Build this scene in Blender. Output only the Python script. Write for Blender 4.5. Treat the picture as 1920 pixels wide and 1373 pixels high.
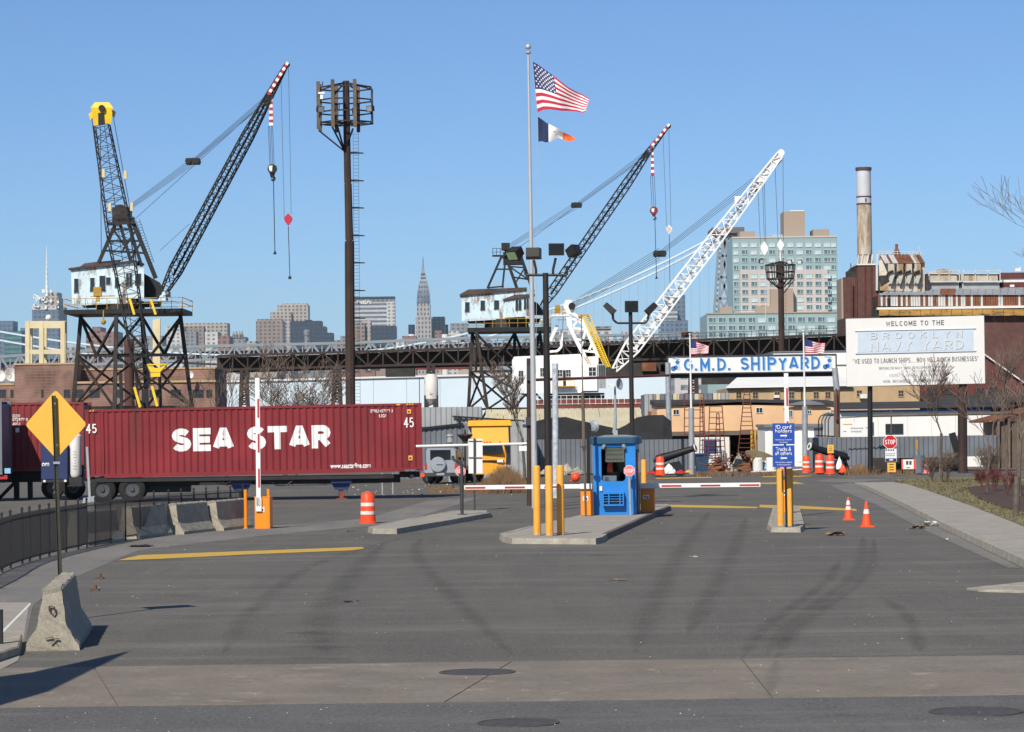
import bpy, bmesh, math, random
from mathutils import Vector, Matrix, Euler
random.seed(7)
rnd = random.Random(11)
scn = bpy.context.scene
for o in list(bpy.data.objects): bpy.data.objects.remove(o)
COL = scn.collection

# ------------------------------------------------------------------ camera
F = 5500.0; EYE = 2.9; HOR = 800.0; ROLL = 0.0125
CAMP = Vector((0, 0, EYE))
PITCH = math.atan((HOR - 686.5) / F)
RM = (Matrix.Rotation(math.pi / 2 + PITCH, 3, 'X') @ Matrix.Rotation(-ROLL, 3, 'Z'))
cam = bpy.data.cameras.new('camera'); camo = bpy.data.objects.new('camera', cam); COL.objects.link(camo)
camo.location = CAMP; camo.rotation_euler = RM.to_euler()
cam.sensor_width = 36; cam.lens = 36 * F / 1920; cam.clip_start = 0.5; cam.clip_end = 30000
scn.camera = camo

# ------------------------------------------------------------------ sky and sun
SUN_EL, SUN_AZ = math.radians(41), math.radians(202.5)
w = bpy.data.worlds.new("World"); scn.world = w; w.use_nodes = True
nt = w.node_tree; bg = nt.nodes['Background']
sky = nt.nodes.new('ShaderNodeTexSky'); sky.sky_type = 'NISHITA'; sky.sun_disc = False
sky.sun_elevation = SUN_EL; sky.sun_rotation = SUN_AZ
sky.altitude = 0; sky.air_density = 0.7; sky.dust_density = 0.4; sky.ozone_density = 8.0
nt.links.new(sky.outputs[0], bg.inputs[0]); bg.inputs[1].default_value = 0.103
sl = bpy.data.lights.new('sun', 'SUN'); sl.energy = 5.0; sl.angle = math.radians(0.5); sl.color = (1.0, 0.93, 0.82)
so = bpy.data.objects.new('sun', sl); COL.objects.link(so)
sd = Vector((math.sin(SUN_AZ) * math.cos(SUN_EL), math.cos(SUN_AZ) * math.cos(SUN_EL), math.sin(SUN_EL)))
so.rotation_euler = sd.to_track_quat('Z', 'Y').to_euler(); so.location = sd * 100
scn.view_settings.view_transform = 'Standard'; scn.view_settings.look = 'None'
scn.view_settings.exposure = 0.12; scn.view_settings.gamma = 1.0; scn.view_settings.use_curve_mapping = False
scn.render.engine = 'CYCLES'
try:
    scn.cycles.max_bounces = 6; scn.cycles.volume_bounces = 0; scn.cycles.transparent_max_bounces = 40
    scn.cycles.use_denoising = True
except Exception: pass

# ------------------------------------------------------------------ pixel of the photograph -> place
def ray(px, py): return RM @ Vector(((px - 960) / F, -(py - 686.5) / F, -1))
def P(px, py, Y):
    d = ray(px, py); return CAMP + d * (Y / d.y)
def G(px, py, z=0.0):
    d = ray(px, py); return CAMP + d * ((z - EYE) / d.z)
def PZ(px, Y, z):                       # point at picture column px, distance Y, height z
    p = P(px, HOR, Y)
    for _ in range(3):
        q = P(px, HOR + (EYE - z) * F / Y - ROLL * (px - 960), Y); p = q
    return Vector((p.x, Y, z))
def m(px, Y): return px * Y / F         # pixels to metres at distance Y
def lin(r, g, b):
    f = lambda c: (c / 255 / 12.92) if c <= 10 else ((c / 255 + 0.055) / 1.055) ** 2.4
    return (f(r), f(g), f(b))

# ------------------------------------------------------------------ materials
def nodes_of(name):
    mt = bpy.data.materials.new(name); mt.use_nodes = True
    return mt, mt.node_tree, mt.node_tree.nodes['Principled BSDF']
def mathn(t, op, a, b=None, c=None):
    n = t.nodes.new('ShaderNodeMath'); n.operation = op
    for i, v in enumerate((a, b, c)):
        if v is None: continue
        if isinstance(v, (int, float)): n.inputs[i].default_value = v
        else: t.links.new(v, n.inputs[i])
    return n.outputs[0]
def mixc(t, fac, a, b, mode='MIX'):
    n = t.nodes.new('ShaderNodeMix'); n.data_type = 'RGBA'; n.blend_type = mode
    for s, v in ((0, fac), (6, a), (7, b)):
        if isinstance(v, (int, float)): n.inputs[s].default_value = v
        elif isinstance(v, tuple): n.inputs[s].default_value = (*v[:3], 1)
        else: t.links.new(v, n.inputs[s])
    return n.outputs[2]
def coord(t, scale=(1, 1, 1), rz=0):
    tc = t.nodes.new('ShaderNodeTexCoord'); mp = t.nodes.new('ShaderNodeMapping')
    mp.inputs['Scale'].default_value = scale; mp.inputs['Rotation'].default_value = (0, 0, rz)
    t.links.new(tc.outputs['Object'], mp.inputs[0]); return mp.outputs[0]
def noise(t, vec, scale, detail=4, rough=0.6):
    n = t.nodes.new('ShaderNodeTexNoise'); n.inputs['Scale'].default_value = scale
    n.inputs['Detail'].default_value = detail; n.inputs['Roughness'].default_value = rough
    t.links.new(vec, n.inputs['Vector']); return n.outputs[0]
def ramp(t, fac, lo, hi):
    n = t.nodes.new('ShaderNodeMapRange'); n.inputs[1].default_value = lo; n.inputs[2].default_value = hi
    t.links.new(fac, n.inputs[0]); return n.outputs[0]
def M(name, rgb, rough=.65, metal=0, var=.18, scale=2.0, bump=0, rust=0, rcol=(.09, .035, .015), streak=1, fine=0, spec=.4):
    mt, t, b = nodes_of(name)
    v = coord(t)
    n1 = noise(t, v, scale, 5)
    c = mixc(t, ramp(t, n1, .3, .7), tuple(x * (1 - var) for x in rgb), tuple(min(1, x * (1 + var)) for x in rgb))
    if fine: c = mixc(t, ramp(t, noise(t, v, scale * 14, 3), .35, .65), c, mixc(t, fine, c, (0.02, 0.02, 0.02)))
    if rust:
        v2 = coord(t, (1, 1, 1.0 / streak))
        n2 = noise(t, v2, scale * 1.6, 6, .7)
        c = mixc(t, ramp(t, n2, 1 - rust - .06 + .0, 1 - rust + .05), c, rcol)
    t.links.new(c, b.inputs['Base Color'])
    b.inputs['Roughness'].default_value = rough; b.inputs['Metallic'].default_value = metal
    b.inputs['Specular IOR Level'].default_value = spec
    if bump:
        bn = t.nodes.new('ShaderNodeBump'); bn.inputs['Strength'].default_value = bump; bn.inputs['Distance'].default_value = .02
        t.links.new(noise(t, v, scale * 10, 5), bn.inputs['Height']); t.links.new(bn.outputs[0], b.inputs['Normal'])
    return mt
def Mgrid(name, wall, win, sx, sz, fx, fz, rough=.5, var=.15):   # far facade: rows of windows a pixel or two across
    mt, t, b = nodes_of(name)
    tc = t.nodes.new('ShaderNodeTexCoord'); sp = t.nodes.new('ShaderNodeSeparateXYZ'); t.links.new(tc.outputs['Object'], sp.inputs[0])
    u = mathn(t, 'ADD', sp.outputs[0], sp.outputs[1])
    a = mathn(t, 'LESS_THAN', mathn(t, 'FRACT', mathn(t, 'DIVIDE', mathn(t, 'ADD', u, 5000.0), sx)), fx)
    c = mathn(t, 'LESS_THAN', mathn(t, 'FRACT', mathn(t, 'DIVIDE', mathn(t, 'ADD', sp.outputs[2], 500.0), sz)), fz)
    k = mathn(t, 'MULTIPLY', a, c)
    n1 = noise(t, tc.outputs['Object'], .08, 5)
    wl = mixc(t, ramp(t, n1, .3, .7), tuple(x * (1 - var) for x in wall), tuple(x * (1 + var) for x in wall))
    wn = mixc(t, ramp(t, noise(t, tc.outputs['Object'], .35, 2), .4, .6), tuple(x * .6 for x in win), tuple(x * 1.4 for x in win))
    t.links.new(mixc(t, k, wl, wn), b.inputs['Base Color']); b.inputs['Roughness'].default_value = rough
    return mt
def Masphalt(name, base, warm=(1, .97, .92), rot=0.113, patch=.22):
    mt, t, b = nodes_of(name)
    v = coord(t); vs = coord(t, (1.6, .12, 1), rot)
    c = tuple(base * x for x in warm)
    c = mixc(t, ramp(t, noise(t, v, .22, 5, .65), .3, .7), tuple(x * (1 - patch) for x in c), tuple(x * (1 + patch) for x in c))
    c = mixc(t, ramp(t, noise(t, vs, 1.0, 5, .6), .35, .7), c, mixc(t, .28, c, (.02, .02, .02)))          # wheel tracks
    c = mixc(t, ramp(t, noise(t, v, 1.1, 6, .75), .62, .72), c, mixc(t, .3, c, (.03, .028, .026)))          # oil stains
    c = mixc(t, ramp(t, noise(t, v, 26, 4, .7), .4, .66), c, mixc(t, .5, c, (.24, .225, .20)))
    c = mixc(t, ramp(t, noise(t, v, 7, 4, .7), .52, .66), c, mixc(t, .3, c, (.03, .03, .03)))
    c = mixc(t, ramp(t, noise(t, coord(t, (.25, 1.1, 1), 0.05), .7, 5, .65), .5, .72), c, mixc(t, .3, c, (.26, .24, .21)))              # aggregate
    vo = t.nodes.new('ShaderNodeTexVoronoi'); vo.inputs['Scale'].default_value = 4.2; t.links.new(v, vo.inputs['Vector'])
    vd = t.nodes.new('ShaderNodeTexVoronoi'); vd.inputs['Scale'].default_value = 13.; t.links.new(v, vd.inputs['Vector'])
    sp = mathn(t, 'LESS_THAN', vo.outputs['Distance'], .06); sp2 = mathn(t, 'LESS_THAN', vd.outputs['Distance'], .13)
    c = mixc(t, mathn(t, 'MULTIPLY', sp, .7), c, (.32, .31, .29)); c = mixc(t, mathn(t, 'MULTIPLY', sp2, .35), c, (.2, .19, .18))
    t.links.new(c, b.inputs['Base Color']); b.inputs['Roughness'].default_value = .88; b.inputs['Specular IOR Level'].default_value = .25
    bn = t.nodes.new('ShaderNodeBump'); bn.inputs['Strength'].default_value = .35; bn.inputs['Distance'].default_value = .01
    t.links.new(noise(t, v, 45, 4), bn.inputs['Height']); t.links.new(bn.outputs[0], b.inputs['Normal'])
    return mt
def Mcorr(name, rgb, rust=.3): return M(name, rgb, .5, .2, .12, .8, 0, rust, streak=6)

A = {}
A['street'] = Masphalt('street_asphalt', .086, (1.0, 1, .98), rot=1.57, patch=.14)
A['asphalt'] = Masphalt('yard_asphalt', .085, (1.1, 1.03, .86))
A['dusty'] = Masphalt('dusty_asphalt', .17, (1.06, 1.0, .92), patch=.18)
A['dirt'] = M('dirt_ground', (.12, .105, .085), .95, var=.3, scale=.5, bump=.4)
A['concrete'] = M('apron_concrete', (.205, .175, .138), .9, var=.18, scale=.9, bump=.25, fine=.25, rust=.36, rcol=(.28, .245, .195))
A['kerb'] = M('kerb_concrete', (.37, .34, .275), .9, var=.25, scale=2.5, bump=.3, fine=.35)
A['kerb_face'] = M('dark_kerb_face', (.12, .09, .08), .8, var=.3, scale=3, bump=.2)  # darker brown tone for selected island kerb edges
A['walk'] = M('sidewalk_concrete', (.33, .30, .255), .92, var=.14, scale=1.2, bump=.2, fine=.2)
A['jersey'] = M('barrier_concrete', (.36, .325, .255), .92, var=.18, scale=3, bump=.35, fine=.3)
A['yellow_line'] = M('worn_yellow_paint', (.52, .33, .05), .8, var=.15, scale=6, rust=.36, rcol=(.17, .14, .09))
A['yellow'] = M('bollard_yellow', (.75, .35, .05), .5, var=.1, scale=2, rust=.36, rcol=(.42, .16, .03), streak=4)
A['orange'] = M('gate_orange', (.83, .25, .015), .4, var=.05, scale=2)
A['drum'] = M('drum_orange', (.80, .075, .02), .45, var=.1, scale=3)
A['cone'] = M('cone_orange', (.85, .085, .02), .5, var=.05, scale=3)
A['white'] = M('white_paint', (.74, .74, .72), .5, var=.05, scale=2)
A['wornwhite'] = M('worn_white_band', (.68, .66, .62), .55, var=.12, scale=8, rust=.33, rcol=(.45, .40, .36))
A['red'] = M('red_paint', (.42, .03, .03), .45, var=.12, scale=3)
A['pink'] = M('faded_red_sign', (.70, .19, .20), .5, var=.1, scale=6)
A['signyellow'] = M('sign_yellow', (.80, .42, .055), .45, var=.04, scale=3)
A['signblue'] = M('sign_blue', (.02, .075, .37), .4, var=.05, scale=3)
A['boothblue'] = M('booth_blue', (.018, .20, .56), .4, var=.14, scale=1.5, rust=.36, rcol=(.02, .13, .36), streak=3)
A['boothroof'] = M('booth_roof_blue', (.02, .075, .14), .5, var=.15)
A['black'] = M('black_metal', (.012, .012, .013), .5, var=.2)
A['darkgrey'] = M('dark_grey_metal', (.045, .045, .048), .5, var=.2)
A['bronze'] = M('bronze_paint', (.024, .020, .017), .45, var=.15)
A['green_post'] = M('green_channel_post', (.035, .04, .022), .6, var=.3, scale=4)
A['galv'] = M('galvanised_steel', (.36, .38, .40), .45, .3, var=.15, scale=4)
A['alu'] = M('aluminium_pole', (.55, .55, .54), .35, .4, var=.06, scale=2)
A['maroon'] = M('container_red', (.20, .021, .025), .5, var=.2, scale=.5, rust=.38, rcol=(.135, .026, .024), streak=7)
A['maroon2'] = M('container_red_faded', (.20, .028, .028), .55, var=.15, scale=.7, rust=.27, rcol=(.09, .025, .02), streak=5)
A['letter'] = M('white_lettering', (.80, .79, .76), .5, var=.04, scale=2)
A['tyre'] = M('tyre_rubber', (.015, .015, .015), .85, var=.2)
A['rim'] = M('dark_rim', (.075, .078, .085), .5, .3)
A['chassis'] = M('chassis_black', (.022, .02, .022), .6, var=.3, rust=.3, rcol=(.05, .02, .015))
A['navy'] = M('navy_blue', (.02, .035, .11), .5, var=.1)
A['glass'] = M('window_glass', (.018, .022, .026), .12, var=.4, scale=.8, spec=.6)
A['paleglass'] = M('booth_glass', (.05, .055, .055), .1, var=.3, spec=.6)
A['craneblack'] = M('crane_black', (.010, .010, .011), .6, var=.35, scale=.8, rust=.38, rcol=(.035, .02, .014))
A['cranerust'] = M('crane_rusty_leg', (.022, .018, .015), .7, var=.35, scale=.6, rust=.42, rcol=(.06, .034, .022))
A['craneblue'] = M('crane_house_blue', (.56, .70, .76), .6, var=.1, scale=.5, rust=.46, rcol=(.20, .13, .09), streak=3)
A['craneroof'] = M('crane_house_roof', (.075, .05, .04), .8, var=.4, scale=.6)
A['cranewhite'] = M('crane_white', (.78, .78, .76), .5, var=.06, scale=.5, rust=.22, rcol=(.4, .33, .25), streak=4)
A['craneyellow'] = M('crane_yellow', (.78, .52, .02), .5, var=.12, scale=1)
A['rustyellow'] = M('worn_yellow_rail', (.45, .26, .03), .6, var=.35, scale=1)
A['rustred'] = M('rust_red_steel', (.16, .04, .03), .7, var=.3, scale=.8, rust=.3)
A['rope'] = M('steel_rope', (.06, .06, .065), .6, var=.1)
A['palerope'] = M('pale_rope', (.45, .45, .44), .6, var=.1)
A['cortenpole'] = M('corten_pole', (.042, .024, .018), .8, var=.4, scale=.5, rust=.42, rcol=(.085, .045, .024), streak=12)
A['cortenlight'] = M('weathered_timber', (.12, .095, .07), .85, var=.35, scale=.8)
A['bridge'] = M('bridge_grey', (.21, .245, .265), .6, var=.1, scale=.05)
A['bridgered'] = M('bridge_pink', (.22, .12, .13), .7, var=.2, scale=.05)
A['browntruss'] = M('brown_truss', (.040, .027, .022), .8, var=.4, scale=.2)
A['bark'] = M('bark', (.11, .09, .075), .95, var=.35, scale=5)
A['twig'] = M('twig', (.15, .11, .085), .95, var=.3, scale=5)
A['redtwig'] = M('red_twig', (.13, .04, .035), .9, var=.3, scale=5)
A['dry'] = M('dry_weed', (.16, .095, .05), .95, var=.4, scale=3)
A['lawn'] = M('winter_lawn', (.17, .145, .075), .95, var=.3, scale=.7, bump=.5, rust=.4, rcol=(.11, .105, .045))
A['blade'] = M('grass_blade', (.15, .132, .066), .9, var=.4, scale=.6)
A['mulch'] = M('mulch', (.07, .045, .032), .95, var=.45, scale=5, bump=.8)
A['brickbrown'] = Mgrid('brown_brick', (.22, .13, .10), (.19, .11, .085), .6, .34, .93, .82, .9, .12)
A['brickdark'] = M('dark_red_brick', (.12, .055, .045), .9, var=.25, scale=1.2, fine=.3)
A['brickred'] = M('red_brick', (.13, .035, .03), .9, var=.25, scale=1.2, fine=.3)
A['tan'] = M('tan_stucco', (.42, .30, .17), .9, var=.14, scale=.8)
A['peach'] = M('peach_stucco', (.68, .43, .24), .9, var=.1, scale=.5, rust=.33, rcol=(.62, .45, .30))
A['cream'] = M('cream_concrete', (.62, .53, .33), .85, var=.1, scale=.5)
A['palewall'] = M('pale_blue_wall', (.56, .66, .72), .7, var=.05, scale=.15, rust=.2, rcol=(.45, .5, .52), streak=3)
A['whitewall'] = M('white_wall', (.74, .74, .71), .7, var=.06, scale=.3)
A['corrgrey'] = M('corrugated_grey', (.16, .175, .195), .55, .2, var=.16, scale=.6, rust=.22, rcol=(.1, .095, .09), streak=6)
A['corrpale'] = M('corrugated_pale', (.33, .34, .34), .55, .2, var=.2, scale=.6, rust=.36, rcol=(.2, .15, .11), streak=6)
A['corrcream'] = M('corrugated_cream', (.52, .46, .30), .7, var=.15, scale=.4, rust=.33, rcol=(.35, .33, .28))
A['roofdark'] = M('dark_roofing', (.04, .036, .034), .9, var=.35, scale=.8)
A['rusttin'] = M('rusty_tin', (.17, .065, .03), .8, var=.4, scale=.7, rust=.35, rcol=(.32, .26, .2), streak=5)
A['paletin'] = M('pale_tin', (.52, .52, .5), .6, var=.15, scale=.6, rust=.3, rcol=(.2, .09, .05), streak=8)
A['greytin'] = M('grey_tin_roof', (.30, .32, .34), .55, .2, var=.12, scale=.5, rust=.27, rcol=(.24, .13, .09), streak=3)
A['lichen'] = M('ochre_roof', (.36, .20, .04), .9, var=.3, scale=.35, rust=.42, rcol=(.08, .06, .05))
A['stackwhite'] = M('stack_grey_paint', (.50, .51, .54), .6, var=.08, scale=.4, rust=.25, rcol=(.35, .32, .3), streak=8)
A['stackrust'] = M('stack_rust', (.46, .41, .34), .75, var=.2, scale=.35, rust=.47, rcol=(.29, .19, .10), streak=5)
A['coal'] = M('dark_stockpile', (.018, .018, .019), .95, var=.3, scale=1, bump=.7)
A['boulder'] = M('boulder', (.33, .29, .23), .9, var=.3, scale=2, bump=.7)
A['truckyellow'] = M('truck_yellow', (.74, .35, .03), .4, var=.06, scale=1)
A['silver'] = M('silver_paint', (.40, .43, .46), .3, .4, var=.06)
A['brass'] = M('bronze_blade', (.30, .24, .12), .45, .4, var=.15)
A['condoteal'] = M('condo_teal', (.26, .36, .355), .35, var=.1, scale=.05)
A['condobeige'] = M('condo_beige', (.48, .42, .385), .7, var=.06, scale=.05)
A['condotan'] = M('condo_penthouse', (.34, .265, .205), .8, var=.06, scale=.05)
A['condoglass'] = M('condo_glass', (.10, .15, .17), .15, var=.5, scale=.11)
A['condopale'] = M('condo_pale_glass', (.46, .55, .56), .2, var=.2, scale=.11)
A['litter'] = M('litter_paper', (.55, .53, .48), .8, var=.2)
A['leaf'] = M('dead_leaf', (.26, .16, .08), .9, var=.3, scale=8)
A['iron'] = M('cast_iron', (.07, .063, .06), .75, .1, var=.3, scale=8)
A['skin'] = M('faded_tarp', (.6, .6, .6), .8)
A['flagred'] = M('flag_red', (.48, .025, .06), .75, var=.05); A['flagwhite'] = M('flag_white', (.76, .74, .72), .75, var=.04)
A['flagblue'] = M('flag_blue', (.022, .033, .14), .75, var=.06); A['flagnavy'] = M('flag_navy', (.012, .025, .085), .75, var=.06)
A['flagorange'] = M('flag_orange', (.85, .14, .03), .75, var=.05)
A['lens'] = M('lamp_lens', (.26, .38, .20), .15, var=.2)
A['gmdblue'] = M('sign_letter_blue', (.03, .17, .47), .5, var=.06); A['gmdlight'] = M('sign_letter_shadow', (.25, .48, .70), .5, var=.05)
A['bnyblue'] = M('sign_panel_blue', (.50, .58, .66), .5, var=.05); A['bnytext'] = M('sign_letter_grey', (.60, .62, .62), .5, var=.05)
A['ink'] = M('dark_ink', (.055, .055, .06), .6, var=.1); A['paleink'] = M('pale_ink', (.30, .30, .31), .6, var=.1)
A['signboard'] = M('sign_board', (.70, .69, .66), .55, var=.03, scale=.6)
A['stopred'] = M('stop_sign_red', (.50, .012, .02), .45, var=.05)

# ------------------------------------------------------------------ mesh building
ORI = {}
class MB:
    def __init__(s): s.v = []; s.f = []; s.mi = []
    def face(s, pts, k=0):
        b = len(s.v); s.v += [tuple(p) for p in pts]; s.f.append(tuple(range(b, b + len(pts)))); s.mi.append(k); return s
    def add(s, vs, fs, k=0):
        b = len(s.v); s.v += [tuple(p) for p in vs]
        for f in fs: s.f.append(tuple(b + i for i in f)); s.mi.append(k)
        return s
    def box(s, c, d, rz=0, k=0, ry=0, rx=0):
        c = Vector(c); hx, hy, hz = d[0] / 2, d[1] / 2, d[2] / 2
        R = Euler((rx, ry, rz)).to_matrix()
        vs = [c + R @ Vector((x * hx, y * hy, z * hz)) for x in (-1, 1) for y in (-1, 1) for z in (-1, 1)]
        return s.add(vs, [(0, 1, 3, 2), (4, 6, 7, 5), (0, 4, 5, 1), (2, 3, 7, 6), (0, 2, 6, 4), (1, 5, 7, 3)], k)
    def ab(s, a, b, k=0):
        return s.box([(a[i] + b[i]) / 2 for i in range(3)], [abs(b[i] - a[i]) for i in range(3)], 0, k)
    def hull(s, lo, hi, k=0):          # two rings of equal length -> closed prism
        n = len(lo); vs = list(lo) + list(hi)
        fs = [tuple(range(n - 1, -1, -1)), tuple(range(n, 2 * n))] + [(i, (i + 1) % n, n + (i + 1) % n, n + i) for i in range(n)]
        return s.add(vs, fs, k)
    def ext(s, pts, off, k=0):
        off = Vector(off); return s.hull([Vector(p) for p in pts], [Vector(p) + off for p in pts], k)
    def beam(s, a, b, w, h=None, k=0):
        a = Vector(a); b = Vector(b); h = h or w; d = (b - a)
        if d.length < 1e-6: return s
        d.normalize(); up = Vector((0, 0, 1)) if abs(d.z) < .95 else Vector((0, 1, 0))
        x = d.cross(up).normalized() * (w / 2); y = x.cross(d).normalized() * (h / 2)
        r = lambda c: [c - x - y, c + x - y, c + x + y, c - x + y]
        return s.hull(r(a), r(b), k)
    def tube(s, a, b, r0, r1=None, n=8, k=0):
        a = Vector(a); b = Vector(b); r1 = r0 if r1 is None else r1; d = (b - a)
        if d.length < 1e-6: return s
        d.normalize(); up = Vector((0, 0, 1)) if abs(d.z) < .95 else Vector((0, 1, 0))
        x = d.cross(up).normalized(); y = x.cross(d).normalized()
        R = lambda c, r: [c + (x * math.cos(2 * math.pi * i / n) + y * math.sin(2 * math.pi * i / n)) * r for i in range(n)]
        return s.hull(R(a, r0), R(b, r1), k)
    def path(s, pts, r, n=6, k=0):
        for a, b in zip(pts[:-1], pts[1:]): s.tube(a, b, r, r, n, k)
        return s
    def lathe(s, c, prof, n=14, k=0, axis=None, caps=True):
        c = Vector(c); R = Matrix.Identity(3) if axis is None else Vector(axis).to_track_quat('Z', 'Y').to_matrix()
        vs = [c + R @ Vector((r * math.cos(2 * math.pi * i / n), r * math.sin(2 * math.pi * i / n), z)) for r, z in prof for i in range(n)]
        fs = []
        for j in range(len(prof) - 1):
            for i in range(n): fs.append((j * n + i, j * n + (i + 1) % n, (j + 1) * n + (i + 1) % n, (j + 1) * n + i))
        if caps: fs.append(tuple(range(n - 1, -1, -1))); fs.append(tuple((len(prof) - 1) * n + i for i in range(n)))
        return s.add(vs, fs, k)
    def ball(s, c, r, n=10, k=0, sz=1):
        q = n // 2; return s.lathe(c, [(max(1e-3, r * math.sin(math.pi * j / q)), -r * sz * math.cos(math.pi * j / q)) for j in range(q + 1)], n, k)
    def disc(s, c, r, axis, n=16, k=0, th=.02):
        a = Vector(axis).normalized(); c = Vector(c); return s.tube(c - a * th / 2, c + a * th / 2, r, r, n, k)
    def build(s, name, mats, parent=None, smooth=False, bevel=0):
        if not isinstance(mats, (list, tuple)): mats = [mats]
        o0 = ORI.get(parent.name, Vector((0, 0, 0))) if parent else Vector((0, 0, 0))
        me = bpy.data.meshes.new(name)
        me.from_pydata([(x - o0.x, y - o0.y, z - o0.z) for x, y, z in s.v], [], s.f)
        for mt in mats: me.materials.append(mt)
        if len(mats) > 1: me.polygons.foreach_set('material_index', s.mi)
        if smooth: me.polygons.foreach_set('use_smooth', [True] * len(me.polygons))
        me.update()
        bm = bmesh.new(); bm.from_mesh(me)
        if smooth: bmesh.ops.remove_doubles(bm, verts=bm.verts, dist=1e-5)
        bmesh.ops.recalc_face_normals(bm, faces=bm.faces)
        if bevel: bmesh.ops.bevel(bm, geom=list(bm.edges), offset=bevel, segments=1, affect='EDGES', clamp_overlap=True)
        bm.to_mesh(me); bm.free()
        o = bpy.data.objects.new(name, me); COL.objects.link(o)
        if parent: o.parent = parent; ORI[o.name] = o0
        if smooth == 'auto':
            try:
                for e in me.edges: pass
                me.set_sharp_from_angle(angle=math.radians(38))
            except Exception: pass
        return o
def tag(o, label, cat, group=None):
    o['label'] = label; o['category'] = cat
    if group: o['group'] = group
    return o
def thing(name, label, cat, loc, group=None, rz=0, local=False, ry=0):
    o = bpy.data.objects.new(name, None); COL.objects.link(o); o.location = loc; o.rotation_euler = (0, ry, rz)
    o.empty_display_size = .2; ORI[o.name] = Vector((0, 0, 0)) if local else Vector(loc)
    return tag(o, label, cat, group)
def struct(o, kind='structure'): o['kind'] = kind; return o
def setting(name, loc=(0, 0, 0)):
    o = bpy.data.objects.new(name, None); COL.objects.link(o); o.location = loc; ORI[o.name] = Vector(loc); o['kind'] = 'structure'; return o
def dup(root, loc, rz=None, label=None, scale=None):
    def cp(o, par):
        c = o.copy(); COL.objects.link(c)
        if par: c.parent = par
        for ch in kids.get(o.name, []): cp(ch, c)
        return c
    kids = {}
    def walk(o):
        kids[o.name] = list(o.children)
        for ch in o.children: walk(ch)
    walk(root)
    r = cp(root, None); r.location = loc
    if rz is not None: r.rotation_euler = (r.rotation_euler.x, r.rotation_euler.y, rz)
    if scale: r.scale = (scale,) * 3
    if label: r['label'] = label
    return r
def share(name, mesh, parent, loc, rz=0):
    o = bpy.data.objects.new(name, mesh); COL.objects.link(o); o.parent = parent
    o.location = Vector(loc) - ORI.get(parent.name, Vector((0, 0, 0))); o.rotation_euler = (0, 0, rz); ORI[o.name] = Vector((0, 0, 0)); return o

def text(name, body, mat, parent, c, width, height, ux=(1, 0, 0), uz=(0, 0, 1), th=.004, bold=0.0, fn=None, space=1.0, cuts=None):
    cu = bpy.data.curves.new('txt', 'FONT'); cu.body = body; cu.size = 1; cu.offset = bold; cu.space_character = space
    cu.align_x = 'CENTER'; cu.resolution_u = 3; cu.extrude = 0
    ob = bpy.data.objects.new('txt', cu); COL.objects.link(ob)
    dg = bpy.context.evaluated_depsgraph_get()
    me = bpy.data.meshes.new_from_object(ob.evaluated_get(dg)); bpy.data.objects.remove(ob); bpy.data.curves.remove(cu)
    xs = [v.co.x for v in me.vertices]; ys = [v.co.y for v in me.vertices]
    x0, x1, y0, y1 = min(xs), max(xs), min(ys), max(ys)
    sx = width / (x1 - x0); sy = height / (y1 - y0)
    bm = bmesh.new(); bm.from_mesh(me)
    for v in bm.verts: v.co = Vector(((v.co.x - (x0 + x1) / 2) * sx, 0, (v.co.y - (y0 + y1) / 2) * sy))
    bmesh.ops.remove_doubles(bm, verts=bm.verts, dist=1e-5)
    if cuts:
        for cx in cuts:
            bmesh.ops.bisect_plane(bm, geom=bm.verts[:] + bm.edges[:] + bm.faces[:], plane_co=(cx - c[0], 0, 0), plane_no=(1, 0, 0))
    if th:
        r = bmesh.ops.extrude_face_region(bm, geom=bm.faces[:])
        for g in r['geom']:
            if isinstance(g, bmesh.types.BMVert): g.co.y -= th
    bmesh.ops.recalc_face_normals(bm, faces=bm.faces)
    ux = Vector(ux).normalized(); uz = Vector(uz).normalized(); n = ux.cross(uz) * -1; cc = Vector(c)
    o0 = ORI.get(parent.name, Vector((0, 0, 0)))
    for v in bm.verts:
        q = cc + ux * v.co.x + uz * v.co.z + n * v.co.y
        if fn: q.y += fn(q.x)
        v.co = q - o0
    bm.to_mesh(me); bm.free(); me.name = name; me.materials.clear(); me.materials.append(mat)
    o = bpy.data.objects.new(name, me); COL.objects.link(o); o.parent = parent; ORI[o.name] = o0
    return o
def arc(cx, cy, rx, ry, a0, a1, n=7): return [(cx + rx * math.cos(math.radians(a0 + (a1 - a0) * i / n)), cy + ry * math.sin(math.radians(a0 + (a1 - a0) * i / n))) for i in range(n + 1)]
O_ = [arc(.5, .5, .5, .5, 90, 450, 20)]; BW_ = [(.45, 1)] + arc(.62, .77, .38, .23, 90, -90, 6) + [(.0, .54)]
S_ = arc(.5, .76, .47, .24, 25, 180, 6) + arc(.5, .76, .47, .24, 180, 268, 4)[1:] + arc(.5, .25, .5, .25, 88, 0, 4) + arc(.5, .25, .5, .25, 0, -158, 6)[1:]
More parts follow.
